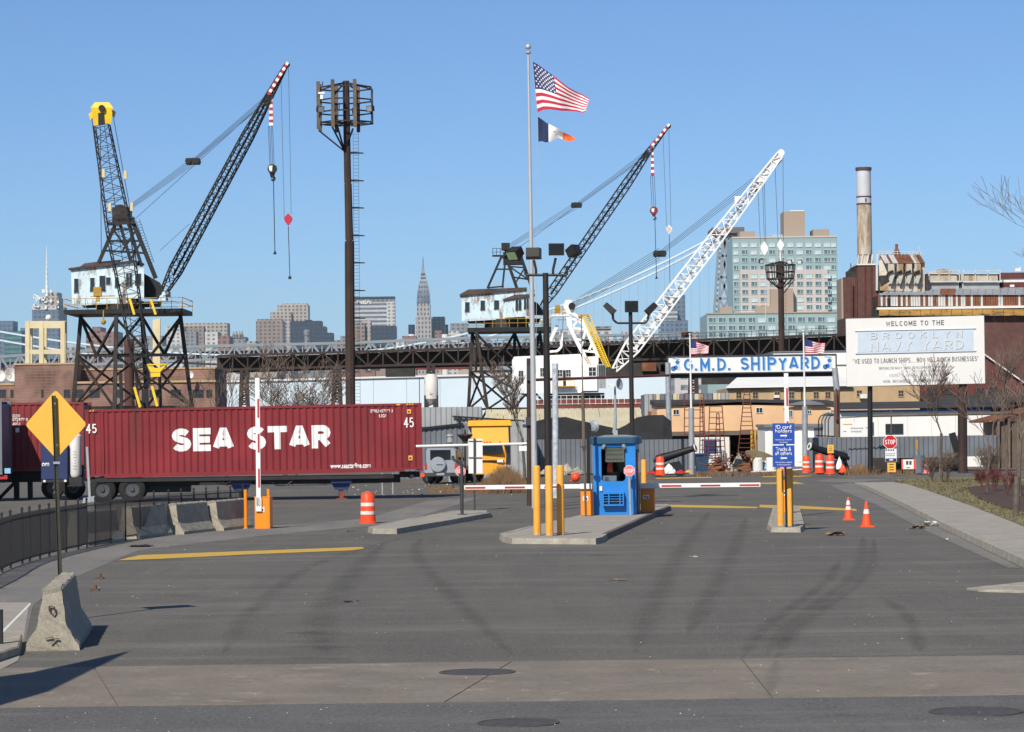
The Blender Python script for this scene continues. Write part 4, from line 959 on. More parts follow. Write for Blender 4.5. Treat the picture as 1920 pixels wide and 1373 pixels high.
# white swing arm across the yard
D = 118; t = thing('swing_arm', 'long thin white bar spanning in front of the yellow truck', 'barrier bar', P(990, 834, D))
b = MB(); b.tube(P(780, 837, D), P(989, 832, D), .05, .05, 8); b.build('bar', A['white'], t)
b = MB(); b.box(P(981, 841, D - .05), (.34, .02, .2)); b.build('sign_plate', A['white'], t)
b = MB(); b.beam(P(981, 833, D), P(989, 833, D), .08); b.tube(PZ(991, D, 0), P(989.5, 826, D), .05); b.build('hinge_post', A['darkgrey'], t)
c = PZ(990, 112, 0); t = thing('leaning_post', 'short pale post leaning left of the leftmost yellow bollard', 'post', c); b = MB(); b.beam(P(1001, 890, 112), P(986, 857, 112), .12, .06); b.build('post', A['galv'], t)
# ================================================================== containers on trailers
def corrf(x, per=.278, dep=.036):
    t = (x % per) / per
    return 0.0 if t < .25 else ((t - .25) / .25 if t < .5 else (1.0 if t < .75 else 1 - (t - .75) / .25)) * dep
def container(name, label, loc, L, H, Wd, mat, rz=0, ry=0, flat=0.75, group=None, cols=None):
    t = thing(name, label, 'shipping container', loc, group, rz=rz, local=True, ry=ry)
    b = MB(); n = []
    per = .278; xs = [0.16]; x = 0
    while x < L:
        for q in (0, .25, .5, .75):
            if .16 < x + q * per < L - .16: xs.append(x + q * per)
        x += per
    xs.append(L - .16)
    for x0, x1 in zip(xs[:-1], xs[1:]):
        y0, y1 = .02 + corrf(x0), .02 + corrf(x1); b.face([(x0, y0, .16), (x1, y1, .16), (x1, y1, H - .1), (x0, y0, H - .1)])
    b.build('side_panel', A[mat], t); b = MB()
    for x0, x1 in zip(xs[:-1], xs[1:]):
        y0, y1 = Wd - .02 - corrf(x0), Wd - .02 - corrf(x1); b.face([(x1, y1, .16), (x0, y0, .16), (x0, y0, H - .1), (x1, y1, H - .1)])
    b.build('side_panel', A[mat], t)
    for x in (.0, L - .16):
        for yy in (0, Wd - .16): b = MB(); b.ab((x, yy, .119), (x + .16, yy + .16, H - .119)); b.build('corner_post', A[mat], t)
    for x in (-.006, L - .172):
        for yy in (-.006, Wd - .166):
            for z in (0, H - .118): b = MB(); b.ab((x, yy, z), (x + .178, yy + .172, z + .118)); b.build('corner_casting', A[mat], t)
    b = MB()
    for yy in (0, Wd - .06): b.ab((.172, yy, H - .1), (L - .172, yy + .06, H - .0))
    b.ab((.17, .06, H - .06), (L - .17, Wd - .06, H - .02)); b.build('top_rail', A[mat], t)
    b = MB()
    x0 = flat; x1 = L - flat
    for yy in (0.002, Wd - .06): b.ab((x0, yy, .0), (x1, yy + .058, .16)); b.ab((.172, yy, .08), (x0, yy + .058, .16)); b.ab((x1, yy, .08), (L - .172, yy + .058, .16))
    b.ab((.1, .07, .1), (L - .1, Wd - .07, .16)); b.build('bottom_rail', A[mat], t)
    for x in (.04, L - .08): b = MB(); b.ab((x, .165, .165), (x + .04, Wd - .165, H - .12)); b.build('end_panel', A[mat], t)
    if flat > .3:
        for xq in (flat - .1, L - flat):
            b = MB(); b.ab((xq, -.002, .162), (xq + .1, .055, H - .102)); b.build('post', A[mat], t)
    return t
Dc = 120; a = P(165, 897, Dc); e = P(793, 883, Dc); L = 13.72; hz = 2.8
ct = container('shipping_container', 'long dark red container lettered SEA STAR on a black trailer', (a.x, Dc - .6, a.z), L, hz, 2.44, 'maroon', rz=math.radians(4.2), ry=-.0085)
cuts = sorted(set([i * .278 + q * .278 for i in range(51) for q in (0, .25, .5, .75)]))
cf = lambda x: corrf(x)
def cpx(px): return (px - 165) / 628 * L
def cpz(px, py):     # picture height on the container face -> local z
    top = 766 - (px - 165) / 628 * 10; bot = 897 - (px - 165) / 628 * 14; return (bot - py) / (bot - top) * hz
def letterblock(word, x0, x1, y0, y1, bold, mat='letter', name='lettering', space=1.0):
    cx = (cpx(x0) + cpx(x1)) / 2; z0, z1 = cpz((x0 + x1) / 2, y1), cpz((x0 + x1) / 2, y0)
    return text(name, word, A[mat], ct, (cx, .0185, (z0 + z1) / 2), cpx(x1) - cpx(x0), z1 - z0, th=.003, bold=bold, fn=cf, cuts=[c_ for c_ in cuts if cpx(x0) < c_ < cpx(x1)], space=space)
def bigword(wd, x0, x1, y0, y1, t, gap, cw, yo=.0165):
    cx = (cpx(x0) + cpx(x1)) / 2; z0, z1 = cpz((x0 + x1) / 2, y1), cpz((x0 + x1) / 2, y0); return letters('lettering', wd, A['letter'], ct, (cx, yo, (z0 + z1) / 2), cpx(x1) - cpx(x0), z1 - z0, t=t, gap=gap, th=.004, fn=cf if yo > 0 else None, cuts=[c_ for c_ in cuts if cpx(x0) < c_ < cpx(x1)], cw=cw)
bigword('SEA', 325, 441, 802, 845, .265, .14, .56); bigword('STAR', 465, 622, 798, 841.5, .265, .14, .56)
letterblock('www.seastarline.com', 620, 695.5, 868, 878, .03)
def flatword(word, x0, x1, y0, y1, mat='letter', bold=0.02):
    cx = (cpx(x0) + cpx(x1)) / 2; z0, z1 = cpz((x0 + x1) / 2, y1), cpz((x0 + x1) / 2, y0)
    return text('lettering', word, A[mat], ct, (cx, .0145, (z0 + z1) / 2), cpx(x1) - cpx(x0), z1 - z0, th=.004, bold=bold, fn=cf, cuts=[c_ for c_ in cuts if cpx(x0) < c_ < cpx(x1)])
bigword('45', 167, 187, 793, 811, .16, .3, .45, -.003); bigword('45', 759, 778, 783, 802, .16, .3, .45, -.003)
flatword('STRU 457171 3', 697, 739, 768, 774, bold=.02); flatword('L5G1', 713, 726, 777, 783, bold=.02); flatword('8', 715, 719, 757.5, 763)
for x, y0, y1 in ((769, 768, 776), (770, 854, 863)):
    b = MB(); b.ab((cpx(x - 3.5), .008, cpz(x, y1)), (cpx(x + 4), .013, cpz(x, y0))); dc = b.build('decal', A['signyellow'], ct)
    b = MB(); b.ab((cpx(x - 2), .005, cpz(x, y1 - 2)), (cpx(x + 2), .0078, cpz(x, y0 + 3))); b.build('decal_print', A['ink'], dc)
for x0, x1 in ((745, 752), (764, 779), (168, 184)):
    for k in range(3):
        xx = cpx(x0 + (x1 - x0) * k / 3); b = MB(); b.hull([(xx, -.006, hz - .08), (xx + .05, -.006, hz - .08), (xx + .09, -.006, hz - .02), (xx + .04, -.006, hz - .02)], [(xx, -.001, hz - .08), (xx + .05, -.001, hz - .08), (xx + .09, -.001, hz - .02), (xx + .04, -.001, hz - .02)]); b.build('hazard_mark', A['signyellow'], ct)
# the trailer under it
def wheel(t, c, r, wd, n=22):
    c = Vector(c); b = MB(); b.lathe(c, [(r * .55, -wd / 2), (r * .9, -wd / 2), (r, -wd * .35), (r, wd * .35), (r * .9, wd / 2), (r * .55, wd / 2)], n, axis=(0, 1, 0), caps=False); ty = b.build('tyre', A['tyre'], t, smooth='auto')
    b = MB(); b.lathe(c, [(r * .52, -wd * .42), (r * .56, -wd * .5), (r * .56, -wd * .3), (r * .2, -wd * .25), (r * .16, -wd * .5), (r * .02, -wd * .5)], 16, axis=(0, 1, 0), caps=False); rm = b.build('rim', A['rim'], ty)
    return ty
zt = a.z
tt = thing('container_trailer', 'black skeletal trailer with twin rear axles under the SEA STAR container', 'trailer', (a.x, Dc - .6, 0), rz=math.radians(4.2), local=True)
b = MB()
for y in (.75, 1.6): b.ab((.6, y, zt - .35), (L - .9, y + .12, zt - .02)); b.ab((.1, y, zt - .12), (.6, y + .12, zt + .02)); b.ab((L - .9, y, zt - .14), (L - .1, y + .12, zt + .09))
for x in (.2, 2.2, 4.4, 6.6, 8.8, 11, 13.2): b.ab((x, .05, zt - .18), (x + .14, 2.4, zt - .03))
b.ab((.4, .02, zt - .16), (L - 1.2, .06, zt - .02)); b.build('frame', A['chassis'], tt)
b = MB(); b.ab((1.0, .7, zt - .62), (4.2, 1.8, zt - .36)); b.ab((.3, .5, zt - .6), (1.0, 1.9, zt - .3)); b.build('bogie', A['chassis'], tt)
for x in (195, 250):
    for y in (.05, .36, 1.85, 2.15): wheel(tt, (cpx(x), y + .14, .54), .54, .27)
for x in (452, 640):
    for y in (.42, 1.9):
        b = MB(); xx = cpx(x); b.ab((xx - .09, y, .05), (xx + .09, y + .17, zt - .12)); b.ab((xx - .22, y - .04, 0.0), (xx + .22, y + .22, .05)); b.build('landing_leg', A['rustred'] if x == 640 else A['chassis'], tt)
    b = MB(); xx = cpx(x); y = .38
    b.hull([(xx - .5, y, zt - .16), (xx + .5, y, zt - .16), (xx + .25, y, zt - .62), (xx - .25, y, zt - .62)], [(xx - .5, y + .03, zt - .16), (xx + .5, y + .03, zt - .16), (xx + .25, y + .03, zt - .62), (xx - .25, y + .03, zt - .62)])
    b.beam((xx + .1, y + .1, .5), (xx + .55, 1.2, zt - .2), .06); b.beam((xx + .25, y - .03, .55), (xx + .25, y - .03, .3), .04); b.build('leg_bracket', A['navy'], tt)
b = MB(); b.box((L - .02, .1, zt - .05), (.16, .14, .14)); b.build('marker_lamp', A['cone'], tt)
b = MB(); b.path([(7.5, .1, zt - .2), (7.7, .08, zt - .38), (8.1, .08, zt - .40), (8.4, .1, zt - .2)], .025, 5); b.path([(5.2, .1, zt - .2), (5.6, .08, zt - .3), (6, .1, zt - .2)], .02, 5); b.build('air_hose', A['black'], tt)
b = MB(); b.ab((4.6, .1, zt - .33), (5.6, .5, zt - .19)); b.build('tool_box', A['chassis'], tt)
for x in (747, 764):
    c = G(x, 912); b = MB(); b.beam((c.x, 128, 0), (c.x, 128, .95), .05); tag(b.build('post', A['galv']), 'low grey post behind the right end of the SEA STAR trailer, ' + ('left one' if x == 747 else 'right one'), 'post', 'low posts behind the trailer')

# red container left of it, behind the diamond sign, with blue box and white tank before it
c2 = container('shipping_container', 'faded red container marked GLDU behind the yellow diamond sign', (P(6, 897, 127).x, 127, 1.25), 3.5, 2.95, 2.44, 'maroon2', flat=.1)
k2 = lambda px: m(px - 6, 127)
def c2t(w_, x0, x1, y0, y1):
    zz = lambda y: P(50, y, 127).z - 1.25
    text('lettering', w_, A['letter'], c2, ((k2(x0) + k2(x1)) / 2, .014, (zz(y0) + zz(y1)) / 2), m(x1 - x0, 127), m(y1 - y0, 127), th=.004, bold=.02, fn=cf)
c2t('GLDU', 24, 38, 777, 783); c2t('072977 0', 24, 53, 784, 790); c2t('45G1', 24, 38, 792.5, 798.5)
b = MB(); b.ab((k2(30), .0, P(30, 811, 127).z - 1.25), (k2(37), .012, P(30, 802.5, 127).z - 1.25)); b.build('decal', A['letter'], c2)
tb = thing('container_trailer', 'dark trailer frame and wheels under the GLDU container at far left', 'trailer', (P(6, 897, 127).x, 127, 0), local=True)
b = MB(); b.ab((-1.2, .4, .75), (3.4, 2.2, 1.22)); b.ab((.4, .3, .0), (.62, .5, .75)); b.ab((1.0, .3, .0), (1.2, .5, .75)); b.beam((-.3, .35, .0), (.6, .35, .9), .14); b.build('frame', A['chassis'], tb)
for x in (2.1, 3.0): wheel(tb, (x, .35, .5), .5, .28)
x0, x1 = P(77, 900, 124).x, P(127, 900, 124).x; z0, z1 = P(77, 905, 124).z, P(77, 832, 124).z
bx = thing('equipment_box', 'navy blue equipment box ending in "om" lettering behind the sign post', 'equipment box', (x0, 124, z0))
b = MB(); b.ab((x0, 124, z0 + .12), (x1, 126, z1)); b.build('body', A['navy'], bx, bevel=.02)
b = MB(); b.ab((x0, 123.98, z0), (x1, 126, z0 + .115)); b.build('base', A['chassis'], bx)
b = MB(); b.box((x0 + .15, 123.96, z0 + .06), (.1, .03, .09)); b.box((x1 - .1, 123.96, z0 + .06), (.1, .03, .09)); b.build('lamp', A['wornwhite'], bx)
p = P(85.5, 871.5, 124); text('lettering', 'om', A['letter'], bx, (p.x, 123.998, p.z), m(14, 124), m(7, 124), th=.004, bold=.03)
tk = thing('gas_tank', 'upright white cylindrical tank right of the navy equipment box', 'tank', (P(139, 900, 124).x, 124.4, 0))
cx = P(139, 900, 124).x; b = MB(); zb, zu = P(139, 895, 124).z, P(139, 812, 124).z; r = m(11.5, 124); b.lathe((cx, 124.4, zb), [(r * .7, 0), (r, .12), (r, zu - zb - .12), (r * .6, zu - zb)], 20); b.build('tank_shell', A['white'], tk, smooth='auto')
b = MB(); rr = random.Random(2)
for i in range(7): b.box((cx + .02, 124.4 - r - .002, zb + .35 + i * .12), (.05 + .1 * rr.random(), .004, .03))
b.build('label_print', A['paleink'], tk); b = MB(); b.ab((cx - .3, 124.1, .6), (cx + .3, 124.9, zb)); b.build('cradle', A['chassis'], tk)
gc = container('shipping_container', 'grey container end cut by the left picture edge', (P(8, 900, 124).x - 6.1, 123.5, 1.15), 6.1, 3.1, 2.44, 'corrgrey', flat=.1)
b = MB(); b.ab((-1.5, 0, .9), (4.55, 2.3, 1.12))
tg = thing('container_trailer', 'trailer chassis of the grey container at the left edge', 'trailer', (P(8, 900, 124).x - 6.1, 123.5, 0), local=True)
b = MB(); b.ab((.0, .3, .8), (6.1, 2.1, 1.12)); b.build('frame', A['chassis'], tg)
for x in (4.2, 5.3): wheel(tg, (x, .4, .5), .5, .3)
b = MB(); b.ab((5.9, .1, .95), (6.3, .3, 1.12)); b.build('marker_lamp', A['red'], tg); b = MB(); b.box((6.3, .2, 1.3), (.25, .08, .22)); b.build('blue_plate', A['gmdlight'], tg)

# ================================================================== parked vehicles
def vloft(b, secs, k=0):      # loft through outlines of equal count
    n = len(secs[0]); vs = [p for s_ in secs for p in s_]; fs = []
    for j in range(len(secs) - 1):
        for i in range(n): fs.append((j * n + i, j * n + (i + 1) % n, (j + 1) * n + (i + 1) % n, (j + 1) * n + i))
    fs += [tuple(range(n)), tuple(range((len(secs) - 1) * n + n - 1, (len(secs) - 1) * n - 1, -1))]; b.add(vs, fs, k)
D = 150; c = PZ(827, D, 0); s = thing('parked_suv', 'silver boxy off-road car seen from behind with a covered spare wheel', 'car', c, rz=-.12, local=True)
def ring(y, w_, z0, z1, r=.12):
    return [Vector((x, y, z)) for x, z in ((-w_ + r * .4, z0), (w_ - r * .4, z0), (w_, z0 + r), (w_, z1 - r), (w_ - r, z1), (-w_ + r, z1), (-w_, z1 - r), (-w_, z0 + r))]
b = MB(); vloft(b, [ring(0, .84, .42, 1.0), ring(.06, .88, .40, 1.04), ring(2.6, .88, .40, 1.04), ring(4.2, .82, .42, .98)]); b.build('body', A['silver'], s, smooth='auto')
b = MB(); vloft(b, [ring(.03, .76, 1.03, 1.80), ring(.12, .78, 1.03, 1.86), ring(2.2, .76, 1.03, 1.86), ring(2.9, .74, 1.03, 1.2)]); b.build('cabin', A['silver'], s, smooth='auto')
b = MB(); b.box((-.02, .012, 1.5), (1.05, .03, .5)); b.build('rear_window', A['glass'], s)
for x in (-.775, .775): b = MB(); b.box((x, 1.1, 1.45), (.03, 1.7, .45)); b.build('side_window', A['glass'], s)
b = MB(); b.lathe((-.12, -.02, 1.0), [(.36, 0), (.40, .06), (.40, .2), (.36, .24), (.02, .25)], 22, axis=(0, -1, 0)); sw = b.build('spare_wheel', A['silver'], s, smooth='auto')
b = MB(); b.box((-.02, -.275, 1.0), (.34, .01, .05)); b.build('badge', A['ink'], sw)
b = MB(); b.box((0, -.08, .50), (1.7, .18, .18)); b.build('bumper', A['darkgrey'], s)
for x in (-.78, .78): b = MB(); b.box((x, -.015, .9), (.12, .04, .26)); b.build('tail_light', A['red'], s)
b = MB(); b.box((-.0, -.175, .52), (.4, .01, .12)); b.build('number_plate', A['paleink'], s)
for x in (-.72, .72):
    for y in (.75, 3.3): wheel(s, (x, y, .36), .36, .24)
b = MB(); b.tube((.92, 2.3, 1.15), (.92, 2.3, 1.35), .08); b.build('mirror', A['darkgrey'], s)
b = MB(); b.box((0, 1.2, 1.90), (1.5, 1.6, .05)); b.build('roof_rack', A['darkgrey'], s)
D = 152; c = PZ(921, D, 0); s = thing('box_truck', 'yellow box truck facing us with a roof fairing, half behind dry weeds', 'truck', c, rz=.05, local=True)
q = lambda px: m(px - 921, D); zq = lambda py: EYE + (800.5 - py) * D / F
b = MB(); b.ab((q(881), 1.5, .9), (q(961), 7, zq(793))); b.build('cargo_box', A['corrpale'], s)
b = MB(); b.hull([(q(879), .9, zq(799)), (q(964), .9, zq(799)), (q(964), 1.49, zq(799)), (q(879), 1.49, zq(799))], [(q(881), 1.2, zq(788)), (q(961), 1.2, zq(788)), (q(961), 1.49, zq(788)), (q(881), 1.49, zq(788))]); b.build('fairing_lip', A['truckyellow'], s, bevel=.03)
b = MB(); b.hull([(q(887), .6, zq(832)), (q(956), .6, zq(832)), (q(956), 1.48, zq(832)), (q(887), 1.48, zq(832))], [(q(887), 1.05, zq(799.5)), (q(956), 1.05, zq(799.5)), (q(956), 1.48, zq(799.5)), (q(887), 1.48, zq(799.5))]); b.build('roof_fairing', A['truckyellow'], s)
b = MB()
for x in (910, 915, 921, 939): b.box((q(x), .58, zq(829)), (.07, .05, .05))
b.build('marker_lamp', A['cone'], s)
b = MB(); vloft(b, [[Vector((x, y, z)) for x, y, z in ((q(888), .0, .6), (q(948), .0, .6), (q(950), -.02, zq(853)), (q(946), .4, zq(833)), (q(890), .4, zq(833)), (q(886), -.02, zq(853)))], [Vector((x, y, z)) for x, y, z in ((q(888), 1.4, .6), (q(948), 1.4, .6), (q(950), 1.4, zq(853)), (q(946), 1.4, zq(833)), (q(890), 1.4, zq(833)), (q(886), 1.4, zq(853)))]]); b.build('cab', A['truckyellow'], s)
b = MB(); b.hull([(q(890), -.04, zq(851)), (q(945), -.04, zq(851)), (q(943), .36, zq(835)), (q(892), .36, zq(835))], [(q(890), -.0, zq(851)), (q(945), -.0, zq(851)), (q(943), .40, zq(835)), (q(892), .40, zq(835))]); b.build('windscreen', A['glass'], s)
b = MB(); b.ab((q(890), -.06, zq(866)), (q(946), 0, zq(863))); b.build('grille', A['black'], s)
for x in (897, 938): b = MB(); b.box((q(x), -.05, zq(864.5)), (.3, .06, .14)); b.build('headlight', A['white'], s)
b = MB(); b.ab((q(887), -.1, .45), (q(949), .0, .75)); b.build('bumper', A['truckyellow'], s)
for x in (q(893), q(943)): 
    wheel(s, (x, .9, .45), .45, .26); wheel(s, (x, 5.5, .45), .45, .26)
for x in (q(884), q(953)): b = MB(); b.tube((x, -.05, zq(850)), (x, -.05, zq(838)), .08); b.build('mirror', A['black'], s)
c = PZ(872, 145, 0); t = thing('brazier', 'rusty funnel-topped post between the silver car and yellow truck', 'funnel', c); b = MB(); b.tube(c, P(872, 832, 145), .05); b.build('post', A['cortenpole'], t)
b = MB(); b.lathe(P(872, 828, 145), [(.09, -.2), (.1, .0), (.38, .30), (.38, .36), (.06, .37), (.03, .6)], 10); b.build('funnel', A['cortenpole'], t)
c = P(836, 824, 146); t = thing('roof_vent', 'pale mushroom vent standing behind the silver car', 'vent', Vector((c.x, 156, 0))); b = MB(); b.tube((c.x, 156, 0), (c.x, 156, c.z - .1), .12); b.lathe((c.x, 156, c.z), [(.2, -.2), (.17, .1), (.22, .12), (.2, .2), (.05, .26)], 12); b.build('vent_pipe', A['corrpale'], t)

# ================================================================== corrugated yard fences
def corrfence(label, px0, px1, y0, y1, D, h0, h1, mat, step=2.6, group=None):
    t = thing('corrugated_fence', label, 'fence', PZ(px0, D, h0), group)
    x0, x1 = PZ(px0, D, 0).x, PZ(px1, D, 0).x; n = max(1, int((x1 - x0) / step))
    for i in range(n):
        xa, xb = x0 + (x1 - x0) * i / n, x0 + (x1 - x0) * (i + 1) / n; dz = rnd.uniform(-.04, .04); b = MB(); yy = D + rnd.uniform(-.02, .02)
        corr_sheet(b, (xa + .005, yy, 0), (xb - .005, yy, 0), h0, h1 + dz, .28, .05); b.build('corrugated_sheet', A[mat], t)
    b = MB()
    for z in (h0 + .3, h1 - .3): b.beam((x0, D + .08, z), (x1, D + .08, z), .08)
    for i in range(n + 1): b.beam((x0 + (x1 - x0) * i / n, D + .12, 0), (x0 + (x1 - x0) * i / n, D + .12, h1 - .1), .1)
    b.build('fence_frame', A['darkgrey'], t); return t
D = 172
zt_ = lambda px, py, D: P(px, py, D).z
corrfence('grey corrugated fence behind the booth, left of the shipyard gate', 1000, 1302, 0, 0, D, .1, zt_(1150, 824, D), 'corrgrey')
corrfence('grey corrugated fence right of the shipyard gate, behind the drums', 1508, 1662, 0, 0, D, .25, zt_(1580, 820, D), 'corrgrey')
corrfence('grey corrugated fence behind the stop sign and lawn trees', 1662, 1870, 0, 0, D + 1, .8, zt_(1740, 818, D), 'corrgrey')
# low dark skirting and banks under it
b = MB(); x0, x1 = PZ(1630, D, 0).x, PZ(1810, D, 0).x; b.ab((x0, D - .2, 0), (x1, D + .4, .8)); tag(b.build('plinth_wall', A['roofdark']), 'dark low plinth under the fence behind the stop sign', 'wall')
# big corrugated shed behind SUV
D = 166; t = thing('corrugated_shed', 'grey corrugated shed behind the silver car and yellow truck', 'shed', PZ(800, D, 0))
b = MB(); xa, xb, xc = PZ(740, D, 0).x, PZ(905, D, 0).x, PZ(990, D, 0).x; z1, z2 = zt_(800, 764, D), zt_(905, 772, D)
corr_sheet(b, (xa, D, 0), (xb, D, 0), zt_(850, 800, D), z1, .3, .05); b.build('upper_wall', A['corrpale'], t)
b = MB(); corr_sheet(b, (xa, D - .02, 0), (PZ(880, D, 0).x, D - .02, 0), 0, zt_(850, 801, D), .3, .05); b.build('lower_wall', A['corrgrey'], t)
b = MB(); b.beam((xa, D - .15, zt_(750, 809, D)), (PZ(870, D, 0).x, D - .15, zt_(870, 795, D)), .12); b.beam((PZ(850, D, 0).x, D - .2, zt_(850, 781, D)), (PZ(985, D, 0).x, D - .2, zt_(985, 790, D)), .1); b.beam((PZ(862, D, 0).x, D - .2, zt_(862, 800, D)), (PZ(862, D, 0).x, D - .2, zt_(862, 782, D)), .1); b.build('pipe', A['black'], t)
b = MB(); b.ab((xb, D + .1, 0), (xc, D + 6, zt_(950, 786, D))); b.build('side_wall', A['corrpale'], t)
b = MB(); b.ab((xa, D + .1, 0), (xb - .05, D + 8, z1 - .1)); b.build('core', A['corrgrey'], t)
b = MB(); x0_ = PZ(961, D, 0).x; corr_sheet(b, (x0_, D - 3, 0), (PZ(981, D, 0).x, D - 3, 0), 0, zt_(970, 790, D - 3), .4, .05); b.build('door', A['corrpale'], t)
# cream roofed shed and dark stockpile
D = 180; t = thing('cream_shed', 'long cream corrugated roof behind the booth and poles', 'shed', PZ(930, D, 0))
x0, x1 = PZ(910, D, 0).x, PZ(1214, D, 0).x
b = MB()
n = 26
for i in range(n):
    xa = x0 + (x1 - x0) * i / n; xb = x0 + (x1 - x0) * (i + 1) / n - .03
    b.hull([(xa, D, zt_(1050, 818, D)), (xb, D, zt_(1050, 818, D)), (xb, D + 9, zt_(1050, 768, D + 9)), (xa, D + 9, zt_(1050, 768, D + 9))], [(xa, D, zt_(1050, 818, D) + .06), (xb, D, zt_(1050, 818, D) + .06), (xb, D + 9, zt_(1050, 768, D + 9) + .06), (xa, D + 9, zt_(1050, 768, D + 9) + .06)])
b.build('roof', A['corrcream'], t)
b = MB(); b.ab((x0, D + .2, 0), (x1, D + 9, zt_(1050, 820, D))); b.build('wall', A['corrcream'], t)
b = MB(); rr = random.Random(5); prof = [(985, 800), (1005, 790), (1030, 784), (1062, 782), (1085, 788), (1110, 793), (1140, 800), (1160, 804), (1175, 797), (1195, 783), (1215, 779), (1245, 778), (1260, 790)]
Dm = 177; V = []
for px, py in prof:
    zt0 = zt_(px, py, Dm); x = PZ(px, Dm, 0).x; V.append([Vector((x, Dm - 2.5, 0)), Vector((x + rr.uniform(-.1, .1), Dm - 1.2, zt0 * .6)), Vector((x, Dm, zt0)), Vector((x, Dm + 2, 0))])
for p, q in zip(V[:-1], V[1:]):
    for j in range(3): b.face([p[j], q[j], q[j + 1], p[j + 1]])
tag(b.build('stockpile', A['coal']), 'long black stockpile mound behind the fence and booth', 'stockpile')

# ================================================================== shipyard gate sign
D = 178; t = thing('gate_sign', 'long white overhead sign reading G.M.D. SHIPYARD in blue', 'sign', PZ(1410, D, 0))
a, e = P(1252, 701, D), P(1568, 697, D); zt1, zt2 = P(1252, 669, D).z, P(1568, 664.5, D).z
slope = (e.z - a.z) / (e.x - a.x); ux = Vector((1, 0, slope)).normalized(); LN = (e.x - a.x)
b = MB(); b.hull([a, e, Vector((e.x, D, zt2)), Vector((a.x, D, zt1))], [v + Vector((0, .5, 0)) for v in (a, e, Vector((e.x, D, zt2)), Vector((a.x, D, zt1)))]); b.build('sign_board', A['white'], t)
b = MB(); y = D - .03
for p, q in ((a, e), (Vector((a.x, D, zt1)), Vector((e.x, D, zt2))), (a, Vector((a.x, D, zt1))), (e, Vector((e.x, D, zt2)))): b.beam(p + Vector((0, -.02, 0)), q + Vector((0, -.02, 0)), .08, .07)
b.build('sign_frame', A['darkgrey'], t)
def gw(word, x0, x1, y0, y1, bold):
    cx, cy = (x0 + x1) / 2, (y0 + y1) / 2; p = P(cx, cy, D)
    letters('letter_shadow', word, A['gmdlight'], t, (p.x + .05, D - .006, p.z - .05), m(x1 - x0, D), m(y1 - y0, D), ux=ux, t=.30, gap=.30, th=.004, cw=.8)
    letters('lettering', word, A['gmdblue'], t, (p.x, D - .025, p.z), m(x1 - x0, D), m(y1 - y0, D), ux=ux, t=.245, gap=.33, th=.004, cw=.84)
gw('G.M.D.', 1282, 1371, 671.5, 695.5, .012); gw('SHIPYARD', 1388, 1537, 668.5, 693.5, .012)
for px, s in ((1267, -1), (1552, -1)):     # blue welder emblem at each end
    g = lambda dx, dy: P(px + s * dx * 1.0, 683 + dy - (px - 1267) * .012, D)
    b = MB()
    for pts, k in (([(-2, -6), (9, -7), (7, -3), (-1, -3)], 0), ([(0, -3), (6, -3), (8, 3), (8, 11), (0, 11)], 1), ([(1, 2), (-7, 5), (-8, 10), (-1, 11)], 2), ([(8, 4), (-1, 3), (0, 9), (9, 11)], 0)):
        q_ = [g(-x, y_) + Vector((0, -.012 - .003 * k, 0)) for x, y_ in pts]; b.ext(q_, (0, .004, 0), 0 if k == 2 else 1)
    b.tube(g(-1, -14) + Vector((0, -.02, 0)), g(-1, -6) + Vector((0, -.02, 0)), .03, k=1); b.beam(g(-7, -10) + Vector((0, -.02, 0)), g(6, -11) + Vector((0, -.02, 0)), .05, .02, k=1); b.disc(g(-3, -4) + Vector((0, -.03, 0)), .12, (0, 1, 0), 12, 0); b.disc(g(5, 8) + Vector((0, -.035, 0)), .14, (0, 1, 0), 12, 0); b.disc(g(0, 6) + Vector((0, -.035, 0)), .12, (0, 1, 0), 12, 0)
    b.build('emblem', [A['gmdblue'], A['bnyblue']], t)
b = MB(); b.beam(P(1253, 705, D + .3), P(1568, 701, D + .3), .14, .3); b.build('sign_beam', A['chassis'], t)
c = PZ(1256, D, 0); b = MB(); b.tube(c, P(1252, 680, D), .17, .16, 12); b.build('post', A['galv'], t)
c = PZ(1570, D, 0); b = MB(); b.tube(c, P(1569, 730, D), .2, .19, 10); b.build('post', A['cortenlight'], t); b = MB(); b.tube(P(1569, 732, D - .02), P(1565, 690, D - .02), .19, .18, 12); b.build('post', A['galv'], t)
b = MB(); b.box(P(1568, 764, D - .3), (.1, .25, 1.6)); b.path([P(1567, 732, D - .3), P(1568, 728, D - .3), P(1570, 745, D - .3)], .03); b.build('conduit', A['rustred'], t)
# gate flagpoles
def smallpole(px, ytop, ylow, label, flabel):
    D = 170; c = PZ(px + 2, D, 0); t = thing('flagpole', label, 'flagpole', c, 'white flagpoles at the shipyard gate')
    b = MB(); b.tube(c, P(px + 1, ylow, D), .17, .16, 12); b.build('pole_sleeve', A['galv'], t, smooth='auto'); b = MB(); b.tube(P(px + 1, ylow, D), P(px - 1.5, ytop, D), .06, .04, 8); b.build('pole', A['white'], t)
    b = MB(); b.ball(P(px - 1.5, ytop - 1, D), .08, 8); b.build('finial', A['alu'], t)
    s = (px - 1295) ; q = usquad(0, 0, 0, 0, [(px - 2, 640), (px + 6, 640), (px + 14, 642), (px + 24, 645), (px + 34, 649)] if s < 50 else [(px + 1, 636), (px + 10, 638), (px + 20, 641), (px + 30, 643), (px + 39, 643)], [(px - 1, 665), (px + 8, 665), (px + 16, 664), (px + 25, 664), (px + 33, 663)] if s < 50 else [(px + 2, 661), (px + 12, 662), (px + 20, 661), (px + 29, 664), (px + 37, 662)], D, .12)
    flag('national_flag', flabel, q, D, us, 36, 26, 'stars and stripes flags')
